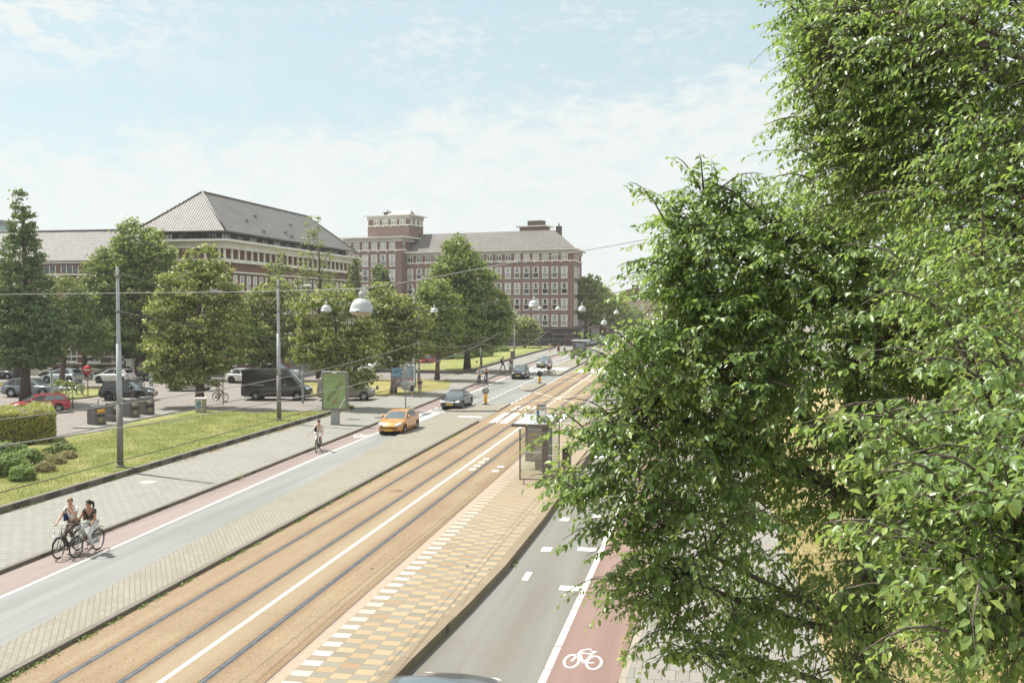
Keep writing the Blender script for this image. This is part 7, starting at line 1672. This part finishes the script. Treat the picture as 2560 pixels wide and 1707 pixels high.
mb = MB(); mb.bbox(-0.35, 0.35, -0.25, 0.25, 0, 1.0, 0.02); mb.build("body", mat("box_beige", (0.27, 0.25, 0.185), 0.75, var=0.15), UB)
mb = MB(); mb.bbox(-0.40, 0.40, -0.30, 0.30, 1.0, 1.08, 0.02); mb.build("top", M_STONE, UB)
mb = MB(); mb.box(-0.30, 0.16, -0.262, -0.252, 0.22, 0.9); mb.build("poster_border", M_WHITE, UB)
mb = MB(); mb.box(-0.27, 0.13, -0.27, -0.264, 0.26, 0.86); mb.build("poster", photo_mat("poster_photo_blue", ((0.04,0.12,0.18), (0.10,0.24,0.32), (0.3,0.36,0.36), (0.05,0.06,0.08)), 7.0), UB)

# ------------------------------------------------------------------ bicycles
M_BIKE = mat("black_bike_paint", (0.02, 0.02, 0.022), 0.35, 0.2); M_BIKEG = mat("grey_bike_paint", (0.30, 0.33, 0.35), 0.35, 0.4); M_SADDLE = mat("saddle_black", (0.02, 0.018, 0.016), 0.6); M_SPOKE = mat("spoke_steel", (0.45, 0.45, 0.45), 0.3, 0.9); M_GRIP = mat("handlebar_silver", (0.5, 0.49, 0.47), 0.3, 0.8)
BR_, FA_, RA_ = 0.345, 0.60, -0.50
def bike_wheel(par, y, fine=True):
    mb = MB(); mb.tube([(0, BR_*math.cos(t)*0.955, BR_*math.sin(t)*0.955) for t in [2*math.pi*i/26 for i in range(26)]], 0.022, 6, closed=True); o = mb.build("wheel", M_TYRE, par); o.location = (0, y, BR_)
    mb = MB(); mb.tube([(0, 0.300*math.cos(t), 0.300*math.sin(t)) for t in [2*math.pi*i/22 for i in range(22)]], 0.010, 4, closed=True)
    for i in range(14 if fine else 8): t = 2*math.pi*i/(14 if fine else 8); mb.tube([(0.015*(1 if i % 2 else -1), 0, 0), (0, 0.30*math.cos(t), 0.30*math.sin(t))], 0.0028, 3, caps=False)
    mb.tube([(-0.05,0,0), (0.05,0,0)], 0.022, 8); r = mb.build("rim", M_SPOKE, o); return o
def bicycle(label, loc, rz, paint=None, group=None, basket=False, lean=0.0, bars=None, rack=True, fine=True):
    T = thing("bicycle", label, "bicycle", loc, rz, group); T.rotation_euler = (0, lean, rz)
    p = paint or M_BIKE; bike_wheel(T, FA_, fine); bike_wheel(T, RA_, fine)
    bb, st, hd = Vector((0,-0.06,0.30)), Vector((0,-0.25,0.86)), Vector((0,0.40,0.88)); hd2 = Vector((0,0.44,0.70))
    mb = MB()
    for a, b, r in ((bb, st, .017), (hd2, bb+Vector((0,0.02,0.04)), .020), (hd2+Vector((0,-.02,.08)), bb.lerp(st, .45), .016), (hd, hd2, .02)): mb.tube([a, b], r, 7)
    for x in (-0.05, 0.05): mb.tube([bb+Vector((x*.6,0,0)), (x,RA_,BR_)], .010, 6); mb.tube([bb.lerp(st, .75)+Vector((x*.5,0,0)), (x,RA_,BR_)], .009, 6); mb.tube([hd2+Vector((x,0.0,-0.02)), (x,FA_,BR_)], .011, 6)
    mb.build("frame", p, T)
    mb = MB()
    for y in (FA_, RA_):
        a0, a1 = (0.35, 2.3) if y == FA_ else (0.3, 3.0)
        mb.tube([(0, y+0.375*math.cos(t), BR_+0.375*math.sin(t)) for t in [a0+(a1-a0)*i/10 for i in range(11)]], 0.016, 5)
    mb.build("mudguard", M_BIKE if paint is None else M_TRIM, T)
    mb = MB(); mb.tube([(0,0.40,0.86), (0,0.37,1.08)], .014, 6); mb.tube([(-0.29,0.20,1.06), (-0.25,0.32,1.09), (-0.08,0.39,1.10), (0.08,0.39,1.10), (0.25,0.32,1.09), (0.29,0.20,1.06)], .013, 6); hb = mb.build("handlebar", bars or M_GRIP, T)
    mb = MB(); 
    for x in (-1, 1): mb.tube([(x*0.292,0.20,1.06), (x*0.305,0.11,1.05)], .018, 6)
    mb.build("grip", M_SADDLE, hb)
    mb = MB(); mb.ball((0,-0.32,0.93), 1, 10, 0, (0.09,0.13,0.04)); mb.ball((0,-0.18,0.935), 1, 8, 0, (0.035,0.12,0.03)); mb.tube([st, (0,-0.28,0.91)], .013, 6); mb.build("saddle", M_SADDLE, T)
    mb = MB(); mb.bbox(-0.035, 0.035, -0.55, 0.02, 0.26, 0.38, 0.01); mb.build("chain_guard", M_BIKE if paint is None else p, T)
    mb = MB(); mb.tube([(-0.09,-0.06,0.30),(0.09,-0.06,0.30)], .012, 6); mb.box(0.08, 0.16, -0.11, -0.01, 0.12, 0.145); mb.box(-0.16, -0.08, -0.11, -0.01, 0.46, 0.485); mb.tube([(0.085,-.06,.3),(0.085,-.06,.13)], .010, 5); mb.tube([(-0.085,-.06,.3),(-0.085,-.06,.47)], .010, 5); mb.build("pedals", M_TRIM, T)
    if rack:
        mb = MB(); 
        for x in (-0.06, 0.06): mb.tube([(x,-0.30,0.76), (x,-0.80,0.76)], .008, 5); mb.tube([(x,-0.72,0.76), (x,RA_,BR_)], .007, 5)
        for y in (-0.4, -0.55, -0.7): mb.tube([(-0.06,y,0.76), (0.06,y,0.76)], .006, 5)
        mb.build("rack", M_TRIM, T)
    if basket:
        mb = MB()
        for z in (0.78, 0.98): mb.tube([(-0.17,0.50,z),(0.17,0.50,z),(0.17,0.80,z),(-0.17,0.80,z)], .007, 5, closed=True)
        for x, y in ((-0.17,0.5),(0.17,0.5),(0.17,0.8),(-0.17,0.8),(0,0.8),(0,0.5),(0.17,0.65),(-0.17,0.65)): mb.tube([(x,y,0.78),(x,y,0.98)], .005, 5)
        for x in (-0.1, 0, 0.1): mb.tube([(x,0.5,0.78),(x,0.8,0.78)], .005, 5)
        mb.build("front_carrier", M_SPOKE, T)
    return T
# ------------------------------------------------------------------ people
def skin_obj(name, V, Edg, root, m, parent, sub=1):
    "V: {key: (x,y,z,r[,r2])}; grows one continuous surface over the skeleton"
    keys = list(V); idx = {k: i for i, k in enumerate(keys)}
    me = bpy.data.meshes.new(name); me.from_pydata([V[k][:3] for k in keys], [(idx[a], idx[b]) for a, b in Edg], [])
    ob = bpy.data.objects.new(name, me); COL.objects.link(ob)
    md = ob.modifiers.new("skin", 'SKIN'); md.use_smooth_shade = True
    lay = me.skin_vertices[0] if me.skin_vertices else None
    if lay is None:
        bpy.context.view_layer.objects.active = ob; ob.data.update(); lay = me.skin_vertices[0]
    for k in keys:
        v = V[k]; lay.data[idx[k]].radius = (v[3], v[4] if len(v) > 4 else v[3]); lay.data[idx[k]].use_root = (k == root)
    if sub: sd = ob.modifiers.new("sub", 'SUBSURF'); sd.levels = sub; sd.render_levels = sub
    dg = bpy.context.evaluated_depsgraph_get(); dg.update()
    m2 = bpy.data.meshes.new_from_object(ob.evaluated_get(dg)); bpy.data.objects.remove(ob); bpy.data.meshes.remove(me)
    m2.materials.clear(); m2.materials.append(m)
    m2.polygons.foreach_set("use_smooth", [True]*len(m2.polygons))
    return link_mesh(name, m2, parent)
def m_cloth(name, col, rough=0.85): return mat(name, col, rough, var=0.10, scale=9.0, spec=0.2)
SKIN_A = m_cloth("skin_light", (0.46, 0.26, 0.18), 0.55); SKIN_B = m_cloth("skin_tan", (0.38, 0.20, 0.13), 0.55)
M_EYE = mat("eye_dark", (0.02, 0.015, 0.012), 0.3); M_LIP = mat("lips", (0.30, 0.11, 0.09), 0.5)
HAIRB = m_cloth("hair_brown", (0.075, 0.042, 0.025), 0.6); HAIRK = m_cloth("hair_black", (0.025, 0.018, 0.015), 0.5); HAIRBL = m_cloth("hair_fair", (0.25, 0.155, 0.075), 0.6)
def CL(n, c): return m_cloth("cloth_"+n, c)
WHITE_T, CHAR_T, JEANS_W, BLACKP, BROWNP = CL("white", (0.66,0.66,0.66)), CL("charcoal", (0.07,0.062,0.055)), CL("pale_jeans", (0.52,0.54,0.53)), CL("black", (0.022,0.022,0.025)), CL("brown_grey", (0.115,0.09,0.075))
PINKW, BLUET, JEANS, SAND, FLOW, GREYT, BEIGE, CORAL = CL("pale_pink", (0.58,0.48,0.44)), CL("pale_blue", (0.42,0.52,0.60)), CL("blue_jeans", (0.10,0.15,0.22)), CL("sand", (0.50,0.36,0.24)), CL("dark_print", (0.09,0.07,0.07)), CL("grey_green", (0.34,0.37,0.34)), CL("beige_grey", (0.36,0.32,0.28)), CL("coral", (0.50,0.22,0.18))
NAVY = CL("navy", (0.03, 0.045, 0.11)); SHOEW = CL("white_shoe", (0.62,0.62,0.60))
def L3(a, b, t): return tuple(a[i]+(b[i]-a[i])*t for i in range(3))
def person(label, loc, rz, pose, top=WHITE_T, legs=BLACKP, shoes=None, hair=HAIRB, skin=None, longhair=False, sleeve=0.55, leglen=1.0, scale=1.0, group=None, bag=None, dress=False, glasses=False, female=False, turn=0.0):
    skin = skin or SKIN_A; shoes = shoes or BLACKP
    T = thing("person", label, "person", loc, rz, group); T.scale = (scale,)*3
    J = dict(pose); sw = 0.92 if female else 1.0
    hd = Vector(J['head']); nk = Vector(J['neck'])
    V = {'pel': (*J['pel'], 0.135*sw, 0.105), 'wst': (*L3(J['pel'], J['chest'], 0.5), 0.125*sw, 0.095), 'chest': (*J['chest'], 0.155*sw, 0.11), 'nk': (*J['neck'], 0.055), 'jaw': (hd.x, hd.y, hd.z-0.07, 0.066, 0.075), 'hd': (hd.x, hd.y-0.005, hd.z+0.02, 0.078, 0.093), 'crown': (hd.x, hd.y-0.01, hd.z+0.095, 0.045, 0.052)}
    E = [('pel','wst'), ('wst','chest'), ('chest','nk'), ('nk','jaw'), ('jaw','hd'), ('hd','crown')]
    for s in 'LR':
        x = -1 if s == 'L' else 1
        sh, el_, wr = J['sh'+s], J['el'+s], J['wr'+s]; hp, kn, an = J['hp'+s], J['kn'+s], J['an'+s]
        V['sh'+s] = (*sh, 0.062*sw); V['ua'+s] = (*L3(sh, el_, 0.5), 0.049*sw); V['el'+s] = (*el_, 0.040); V['fa'+s] = (*L3(el_, wr, 0.45), 0.037); V['wr'+s] = (*wr, 0.026, 0.021)
        d = (Vector(wr)-Vector(el_)).normalized(); hnd = Vector(wr)+d*0.055; V['hn'+s] = (*hnd, 0.034, 0.017)
        E += [('chest','sh'+s), ('sh'+s,'ua'+s), ('ua'+s,'el'+s), ('el'+s,'fa'+s), ('fa'+s,'wr'+s), ('wr'+s,'hn'+s)]
        sd = d.cross(Vector((0,0,1))); sd = sd.normalized() if sd.length > 0.1 else Vector((1,0,0)); dn = Vector((0,0,-1)) if abs(d.z) < 0.8 else Vector((0,1,0))
        for q in range(4):
            ln = (0.072, 0.082, 0.076, 0.060)[q]; o_ = sd*(q-1.5)*0.019*(-x)
            k1, k2 = 'f%d%s' % (q, s), 'g%d%s' % (q, s); a = hnd+d*0.045+o_; b = a+d*ln*0.45+dn*ln*0.18; c = b+d*ln*0.12+dn*ln*0.45
            V[k1] = (*b, 0.0095); V[k2] = (*c, 0.008); E += [('hn'+s, k1), (k1, k2)]
        th = hnd+sd*0.035*(x)+d*0.01; V['t1'+s] = (*th, 0.011); V['t2'+s] = (*(th+d*0.035+sd*0.012*x+dn*0.012), 0.009); E += [('hn'+s,'t1'+s), ('t1'+s,'t2'+s)]
        V['hp'+s] = (*hp, 0.095*sw); V['th'+s] = (*L3(hp, kn, 0.5), 0.077*sw); V['kn'+s] = (*kn, 0.056); V['cf'+s] = (*L3(kn, an, 0.38), 0.054); V['an'+s] = (*an, 0.036); ft = J.get('ft'+s) or (an[0], an[1]+0.15, an[2]-0.055); V['ft'+s] = (*ft, 0.038, 0.025)
        E += [('pel','hp'+s), ('hp'+s,'th'+s), ('th'+s,'kn'+s), ('kn'+s,'cf'+s), ('cf'+s,'an'+s), ('an'+s,'ft'+s)]
    body = skin_obj("body", V, E, 'pel', skin, T)
    # clothes follow the same skeleton
    g = lambda k, a=0.016: V[k][:3]+tuple(r+a for r in V[k][3:])
    TV = {k: g(k) for k in ('pel','wst','chest')}; TV['pel'] = V['pel'][:2]+(V['pel'][2]+0.03,)+tuple(r+0.022 for r in V['pel'][3:]); TV['nk0'] = (*L3(J['chest'], J['neck'], 0.62), 0.075, 0.07)
    TE = [('pel','wst'), ('wst','chest'), ('chest','nk0')]
    for s in 'LR':
        sh, el_, wr = J['sh'+s], J['el'+s], J['wr'+s]; TV['sh'+s] = g('sh'+s, 0.012); TE.append(('chest','sh'+s))
        if sleeve > 0:
            if sleeve <= 1: TV['s1'+s] = (*L3(sh, el_, sleeve), 0.063*sw); TE.append(('sh'+s,'s1'+s))
            else: TV['s1'+s] = (*el_, 0.052); TV['s2'+s] = (*L3(el_, wr, sleeve-1), 0.042); TE += [('sh'+s,'s1'+s), ('s1'+s,'s2'+s)]
    skin_obj("shirt" if not dress else "dress_top", TV, TE, 'chest', top, T)
    LV = {'pel': V['pel'][:3]+(0.150*sw, 0.122)}; LE = []
    for s in 'LR':
        for k in ('hp','th','kn'): LV[k+s] = g(k+s, 0.014)
        LE += [('pel','hp'+s), ('hp'+s,'th'+s)]
        if leglen >= 0.5: LE.append(('th'+s,'kn'+s))
        else: LV.pop('kn'+s)
        if leglen >= 0.9: LV['cf'+s] = g('cf'+s, 0.016); LV['an'+s] = g('an'+s, 0.020); LE += [('kn'+s,'cf'+s), ('cf'+s,'an'+s)]
    skin_obj("trousers" if leglen >= 0.9 else "shorts", LV, LE, 'pel', legs, T)
    if dress:
        mb = MB(); p = Vector(J['pel']); mb.lathe([(0.15, 0.12), (0.18, 0.0), (0.22, -0.25), (0.27, -0.50)], 16, M=Matrix.Translation(p) @ Matrix.Diagonal((1, 0.75, 1, 1))); mb.build("skirt", top if dress is True else dress, T)
    for s in 'LR':
        an, ft = J['an'+s], V['ft'+s]; a = (an[0], an[1]-0.03, an[2]-0.045); d = Vector(ft[:3])-Vector(a)
        skin_obj("shoe", {'a': (*an[:2], an[2]-0.02, 0.043), 'h': (*a, 0.045, 0.038), 'm': (*L3(a, ft, 0.55), 0.046, 0.034), 't': (*ft[:3], 0.042, 0.028)}, [('a','h'), ('h','m'), ('m','t')], 'h', shoes, T)
    # face and hair, on the head's own axes
    HM = Matrix.Translation(hd) @ Matrix.Rotation(turn, 4, 'Z')
    mb = MB(); mb.ball((0,0.098,-0.018), 0.014, 8, 0, (0.9,1.3,1.5), None)
    for x in (-1, 1): mb.ball((x*0.083,0.0,0.0), 0.022, 8, 0, (0.4,0.8,1.3)); mb.ball((x*0.033,0.083,0.022), 0.011, 8, 1, (1.3,0.6,0.7)); mb.box(x*0.033-0.018, x*0.033+0.018, 0.082, 0.09, 0.040, 0.047, 3)
    mb.ball((0,0.085,-0.06), 0.012, 8, 2, (2.2,0.7,0.55))
    if glasses: mb.box(-0.068, 0.068, 0.086, 0.098, 0.006, 0.040, 1)
    f = mb.build("face", [skin, M_EYE, M_LIP, hair], body); f.matrix_local = HM
    mb = MB(); vs = []; n = 18; rows = 8
    for i in range(rows+1):
        for k in range(n):
            t = 2*math.pi*k/n; front = max(0, math.sin(t)); lim = math.radians(118-62*front**0.6 if not longhair else 128-72*front**0.6); a = lim*i/rows
            r = 0.099+0.004*math.sin(7*t+i)
            vs.append((math.sin(a)*math.cos(t)*r*0.92, math.sin(a)*math.sin(t)*r*1.10-0.012, math.cos(a)*r*1.06+0.024))
    mb.add(vs, [(i*n+k, (i+1)*n+k, (i+1)*n+(k+1) % n, i*n+(k+1) % n) for i in range(rows) for k in range(n)], 0, True)
    if longhair == 'tail': mb.tube([(0,-0.10,0.06), (0,-0.16,0.02), (0,-0.17,-0.10), (0,-0.15,-0.22)], [0.03, 0.042, 0.036, 0.012], 8)
    elif longhair == 'bun': mb.ball((0,-0.12,0.06), 0.05, 10)
    elif longhair: mb.tube([(-0.05,-0.07,0), (-0.065,-0.08,-0.12), (-0.06,-0.07,-0.25)], [0.05, 0.055, 0.02], 8); mb.tube([(0.05,-0.07,0), (0.065,-0.08,-0.12), (0.06,-0.07,-0.25)], [0.05, 0.055, 0.02], 8)
    h_ = mb.build("hair", hair, body); h_.matrix_local = HM
    if bag:
        kind, bm = bag; mb = MB(); ch = Vector(J['chest']); pe = Vector(J['pel'])
        if kind == 'back': mb.bbox(-0.15, 0.15, -0.30, -0.12, -0.30, 0.14, 0.04, M=Matrix.Translation(ch))
        else:
            x = -0.21 if kind == 'left' else 0.21
            mb.bbox(x-0.05, x+0.05, -0.08, 0.20, 0.06, 0.30, 0.03, M=Matrix.Translation(pe)); mb.tube([pe+Vector((x,0.1,0.3)), ch+Vector((x*0.55,0.13,0.05)), Vector(J['sh'+('R' if x < 0 else 'L')])+Vector((0,0.0,0.05))] if False else [pe+Vector((x,0.08,0.3)), ch+Vector((x*0.72,0.10,-0.02)), Vector(J['sh'+('L' if x < 0 else 'R')])*0.7+nk*0.3+Vector((0,0.02,0.055))], 0.014, 6)
        b = mb.build("bag", bm, T)
    return T
def ride_pose(lean=0.0, armL=None, armR=None, right_down=True, h=1.0):
    pe = (0, -0.28, 1.02); ch = (0, -0.19+lean, 1.40*h); nk = (0, -0.16+lean*1.2, 1.545*h)
    J = dict(pel=pe, chest=ch, neck=nk, head=(0, -0.12+lean*1.3, 1.69*h))
    for s, x in (('L', -1), ('R', 1)):
        J['sh'+s] = (x*0.185, -0.18+lean, 1.465*h); J['el'+s] = (x*0.27, -0.05+lean*0.6, 1.22*h); J['wr'+s] = (x*0.295, 0.14, 1.105)
        J['hp'+s] = (x*0.09, -0.25, 0.98)
        dn = right_down if s == 'R' else not right_down
        if dn: J['kn'+s] = (x*0.115, 0.10, 0.62); J['an'+s] = (x*0.115, -0.09, 0.235); J['ft'+s] = (x*0.12, 0.06, 0.175)
        else: J['kn'+s] = (x*0.115, 0.19, 0.87); J['an'+s] = (x*0.115, -0.06, 0.565); J['ft'+s] = (x*0.12, 0.09, 0.515)
    if armL: J['elL'], J['wrL'] = armL
    if armR: J['elR'], J['wrR'] = armR
    return J
def walk_pose(st=0.22, arms=0.14, h=1.0, hold=False):
    J = dict(pel=(0,0,0.95*h), chest=(0,0.02,1.30*h), neck=(0,0.03,1.46*h), head=(0,0.05,1.61*h))
    for s, x, f in (('L', -1, 1), ('R', 1, -1)):
        J['sh'+s] = (x*0.18, 0.02, 1.38*h); J['el'+s] = (x*0.23, -f*arms*0.6, 1.12*h); J['wr'+s] = (x*0.23, -f*arms+0.08, 0.89*h)
        if hold: J['el'+s] = (x*0.24, 0.04, 1.10*h); J['wr'+s] = (x*0.12, 0.27, 1.14*h)
        J['hp'+s] = (x*0.09, 0, 0.91*h); J['kn'+s] = (x*0.095, f*st*0.62+0.05, 0.49*h); J['an'+s] = (x*0.095, f*st-(0.08 if f < 0 else 0), 0.085+(0.07 if f < 0 else 0)); J['ft'+s] = (x*0.105, f*st+0.14-(0.06 if f < 0 else 0), 0.03)
    return J
# the pair on the red lane, riding towards the camera
D = Vector((0.055, -1, 0)).normalized(); RZ = math.atan2(-D.x, D.y)
def on_bike(loc, rz): return loc, rz
z = 0.008
pA, pB = (-20.28, 28.65, z), (-19.72, 28.85, z)
bicycle("black bicycle with front carrier ridden by the man in the white shirt", pA, RZ, M_BIKE, "bicycles ridden by the nearest pair", basket=True, bars=mat("pinkish_bar", (0.55, 0.45, 0.42), 0.35, 0.3))
bicycle("grey bicycle with thick frame ridden by the woman in the dark shirt", pB, RZ-0.10, M_BIKEG, "bicycles ridden by the nearest pair", bars=M_TRIM)
person("man in a white T-shirt and dark trousers cycling, hand at his chin", pA, RZ, ride_pose(0.02, armL=((-0.30, 0.06, 1.28), (-0.05, 0.05, 1.50)), h=1.03), WHITE_T, BROWNP, SHOEW, HAIRBL, SKIN_A, bag=('right', NAVY), turn=0.5)
person("woman in a dark T-shirt and pale jeans cycling beside the man in white", pB, RZ-0.10, ride_pose(0.06, right_down=False, h=0.98), CHAR_T, JEANS_W, BLACKP, HAIRK, SKIN_B, longhair='tail', bag=('right', CL("brown_bag", (0.13,0.075,0.05))), female=True, turn=-0.6)
# lone rider near the green panel
pC = (-20.78, 51.75, z)
bicycle("black bicycle ridden by the woman in pale pink near the green panel", pC, RZ+0.12, M_BIKE, basket=False)
person("woman in pale pink with sunglasses cycling near the green advertising panel", pC, RZ+0.12, ride_pose(0.0, armR=((0.34, -0.04, 1.22), (0.46, 0.10, 1.02)), h=0.98), PINKW, CL("pale_skirt", (0.62,0.58,0.56)), BLACKP, HAIRB, SKIN_A, longhair='bun', sleeve=1.7, leglen=0.6, female=True, glasses=True, bag=('right', BLACKP))
# cyclist crossing on the platform end
bD = (-16.55, 112.5, 0.01)
bicycle("black bicycle ridden across the far junction past the teardrop refuge", bD, HALF+0.15, M_BIKE)
person("person in white shirt and dark shorts cycling left across the far junction", bD, HALF+0.15, ride_pose(0.10), WHITE_T, BLACKP, BLACKP, HAIRB, SKIN_A, leglen=0.6, longhair='tail')
# pair cycling beyond the convertible
bE, bF = (-21.55, 97.3, z), (-20.95, 97.9, z)
bicycle("dark bicycle of the man in the far cycling pair", bE, math.pi, M_BIKE, "bicycles of the far pair"); bicycle("reddish bicycle of the woman in the far cycling pair", bF, math.pi, mat("maroon_bike", (0.12, 0.03, 0.03), 0.4), "bicycles of the far pair")
person("man in a pale shirt cycling beside a woman, beyond the black convertible", bE, math.pi, ride_pose(0.0), CL("pale_check", (0.52,0.57,0.60)), BLACKP, BLACKP, HAIRBL, h_ if False else None)
person("woman in a black top cycling on the outer side of the far pair", bF, math.pi, ride_pose(0.0, right_down=False), BLACKP, JEANS, BLACKP, HAIRB, None, longhair=True, sleeve=0.0, female=True)
# rider behind the small black hatchback
bG = (-21.9, 117.0, z)
bicycle("bicycle with a dark front crate behind the small black hatchback", bG, math.pi, M_BIKE, basket=True)
person("man in black riding a crate bicycle behind the small black hatchback", bG, math.pi, ride_pose(0.0), BLACKP, CL("pale_trousers", (0.40,0.50,0.58)), BLACKP, HAIRB)
# side-street riders
bH = (-40.15, 77.6, 0.0)
bicycle("bicycle with child seat crossing the side street left of the black van", bH, -HALF-0.25, M_BIKE)
person("person in pale blue cycling away on the side street beside the full linden", bH, -HALF-0.25, ride_pose(0.08), BLUET, BEIGE, BLACKP, HAIRB, leglen=0.6)
bI = (-46.6, 107.0, 0.0)
bicycle("bicycle ridden behind the black delivery van's bonnet", bI, HALF-0.3, M_BIKE)
person("woman in a coral top cycling behind the black delivery van", bI, HALF-0.3, ride_pose(0.0), CORAL, BEIGE, BLACKP, HAIRBL, longhair=True, leglen=0.6, female=True)
# walkers
person("walker in white T-shirt, cap and black shorts on the left pavement", (-24.55, 83.2, 0.12), math.pi-0.2, walk_pose(0.16), WHITE_T, BLACKP, SHOEW, CL("red_cap", (0.42,0.12,0.10)), leglen=0.5, sleeve=0.8)
person("walker in a dark top and grey trousers beside the one in black shorts", (-23.85, 83.3, 0.12), math.pi+0.1, walk_pose(0.10, hold=True), BLACKP, CL("grey_trousers", (0.29,0.25,0.23)), BLACKP, CL("auburn_hair", (0.16,0.06,0.035)), longhair=True, female=True, sleeve=0.4)
person("pedestrian with backpack and jeans walking right at the far zebra crossing", (-23.5, 120.0, 0.12), -HALF-0.2, walk_pose(0.26, hold=True), GREYT, JEANS, BLACKP, HAIRK, SKIN_B, bag=('back', BLACKP))
person("pedestrian in a long sand-coloured outfit on the far pavement", (-24.3, 167.0, 0.12), math.pi, walk_pose(0.10), SAND, SAND, SHOEW, HAIRB, sleeve=1.8)
person("pedestrian in a dark printed dress stepping off the far kerb", (-22.3, 163.3, 0.12), math.pi, walk_pose(0.14), FLOW, FLOW, BLACKP, HAIRBL, leglen=0.5, dress=True, longhair=True, female=True)
person("pedestrian in a white shirt and brown shorts beside the one in a dark dress", (-21.3, 163.6, 0.01), math.pi, walk_pose(0.14), WHITE_T, BROWNP, SHOEW, HAIRB, leglen=0.5)
# scooter at the far shelter
SC = thing("motor_scooter", "white motor scooter with rider coming past the far shelter", "scooter", (-19.4, 175.5, 0.008), math.pi)
mb = MB()
for y in (-0.62, 0.62): mb.lathe([(0.12,-0.06), (0.23,-0.06), (0.25,0), (0.23,0.06), (0.12,0.06)], 18, M=Matrix.Translation((0,y,0.25)) @ Matrix.Rotation(HALF, 4, 'Y'))
mb.build("wheels", M_TYRE, SC)
mb = MB(); mb.bbox(-0.20, 0.20, -0.85, -0.15, 0.35, 0.78, 0.08); mb.bbox(-0.22, 0.22, -0.2, 0.35, 0.22, 0.32, 0.04); mb.bbox(-0.24, 0.24, 0.32, 0.48, 0.25, 0.98, 0.06); mb.ball((0,0.62,0.5), 1, 10, 0, (0.09,0.28,0.1)); mb.build("body", WHITEC['paint'], SC)
mb = MB(); mb.bbox(-0.15, 0.15, -0.80, -0.12, 0.78, 0.86, 0.04); mb.build("saddle", M_SADDLE, SC)
mb = MB(); mb.tube([(-0.33,0.30,1.05),(0,0.38,1.05),(0.33,0.30,1.05)], 0.02, 6); mb.tube([(0,0.4,0.9),(0,0.38,1.05)], 0.03, 6); mb.build("handlebar", M_TRIM, SC)
mb = MB(); mb.ball((0,0.47,0.88), 0.09, 10, 0, (1,0.5,1)); mb.build("headlight", M_LAMPG, SC)
ps = ride_pose(0.02); 
for k in list(ps): ps[k] = (ps[k][0], ps[k][1], ps[k][2]-0.12)
for s, x in (('L', -1), ('R', 1)): ps['kn'+s] = (x*0.18, 0.14, 0.70); ps['an'+s] = (x*0.16, 0.12, 0.37); ps['ft'+s] = (x*0.17, 0.26, 0.34); ps['wr'+s] = (x*0.30, 0.20, 1.04)
person("scooter rider in white near the far shelter", (-19.4, 175.5, 0.008), math.pi, ps, WHITE_T, BEIGE, BLACKP, CL("helmet", (0.6,0.6,0.58)))

# parked bicycles
rgb = random.Random(21)
protoB = bicycle("parked bicycle nearest the conifer in the rack by the red estate", (-54.6, 74.0, 0), 0.9, M_BIKE, "bicycles in the racks on the left", fine=False)
spots = [(165,1020,"parked bicycle with a rusty look behind the red estate's bonnet"),(172,1022,"middle parked bicycle behind the red estate car"),(182,1022,"rightmost parked bicycle behind the red estate car"),(150,1018,"parked bicycle touching the red estate's tail"),
         (170,985,"parked bicycle under the leaning dark tree"),(190,988,"parked bicycle left of the no-entry sign"),(205,990,"white parked bicycle right beside the no-entry sign")]
for i, (px, py, lab) in enumerate(spots):
    g = G(px, py, 0); c = dup(protoB, (g.x, g.y, 0.0 if i < 4 else 0.12), 0.5+rgb.uniform(-0.35, 0.35), lab)
    if i % 3 == 2: setmat(c, "frame", M_SPOKE)
for i, (px, py, lab) in enumerate(((330,968,"first parked bicycle beside the stout pale blue post"),(340,970,"second parked bicycle beside the stout pale blue post"),(352,971,"bicycle nearest the stout pale blue post"),(320,966,"farthest parked bicycle left of the pale blue post"))):
    g = G(px, py, 0); dup(protoB, (g.x, g.y, 0.0), 1.2+rgb.uniform(-0.4, 0.4), lab, "bicycles near the pale blue post")
for i in range(12):
    px = 1238+i*9.5; g = G(px, 871, 0.0); g = Vector((g.x, g.y, 0))
    dup(protoB, (g.x, g.y, 0.0), math.pi/2+1.4+rgb.uniform(-0.3, 0.3), "bicycle parked in the long row before the brick block's entrance", "bicycles parked before the brick block")
# steel hoops of the racks
for i, px in enumerate((148, 160, 172)):
    g = G(px, 992, .12); mb = MB(); mb.tube([(-0.35,0,0), (-0.35,0,0.7), (-0.25,0,0.82), (0.25,0,0.82), (0.35,0,0.7), (0.35,0,0)], 0.03, 6); o = mb.build("bicycle_hoop", M_SPOKE); o.location = (g.x, g.y, 0.12); tag(o, ("left", "middle", "right")[i]+" steel bicycle hoop under the dark leaning tree", "bike rack", "steel bicycle hoops")
# ------------------------------------------------------------------ summer haze
hz_ = MB(); hz_.box(-260, 120, -60, 420, -1.2, 34)
hm = bpy.data.materials.new("haze"); hm.use_nodes = True; hm.node_tree.nodes.clear()
ho = hm.node_tree.nodes.new("ShaderNodeOutputMaterial"); hv = hm.node_tree.nodes.new("ShaderNodeVolumePrincipled")
hv.inputs["Color"].default_value = (0.96, 0.98, 0.97, 1); hv.inputs["Density"].default_value = 0.00026; hv.inputs["Anisotropy"].default_value = 0.3
hm.node_tree.links.new(hv.outputs[0], ho.inputs["Volume"])
tag(hz_.build("haze", hm), "thin summer haze over the avenue", kind="stuff")
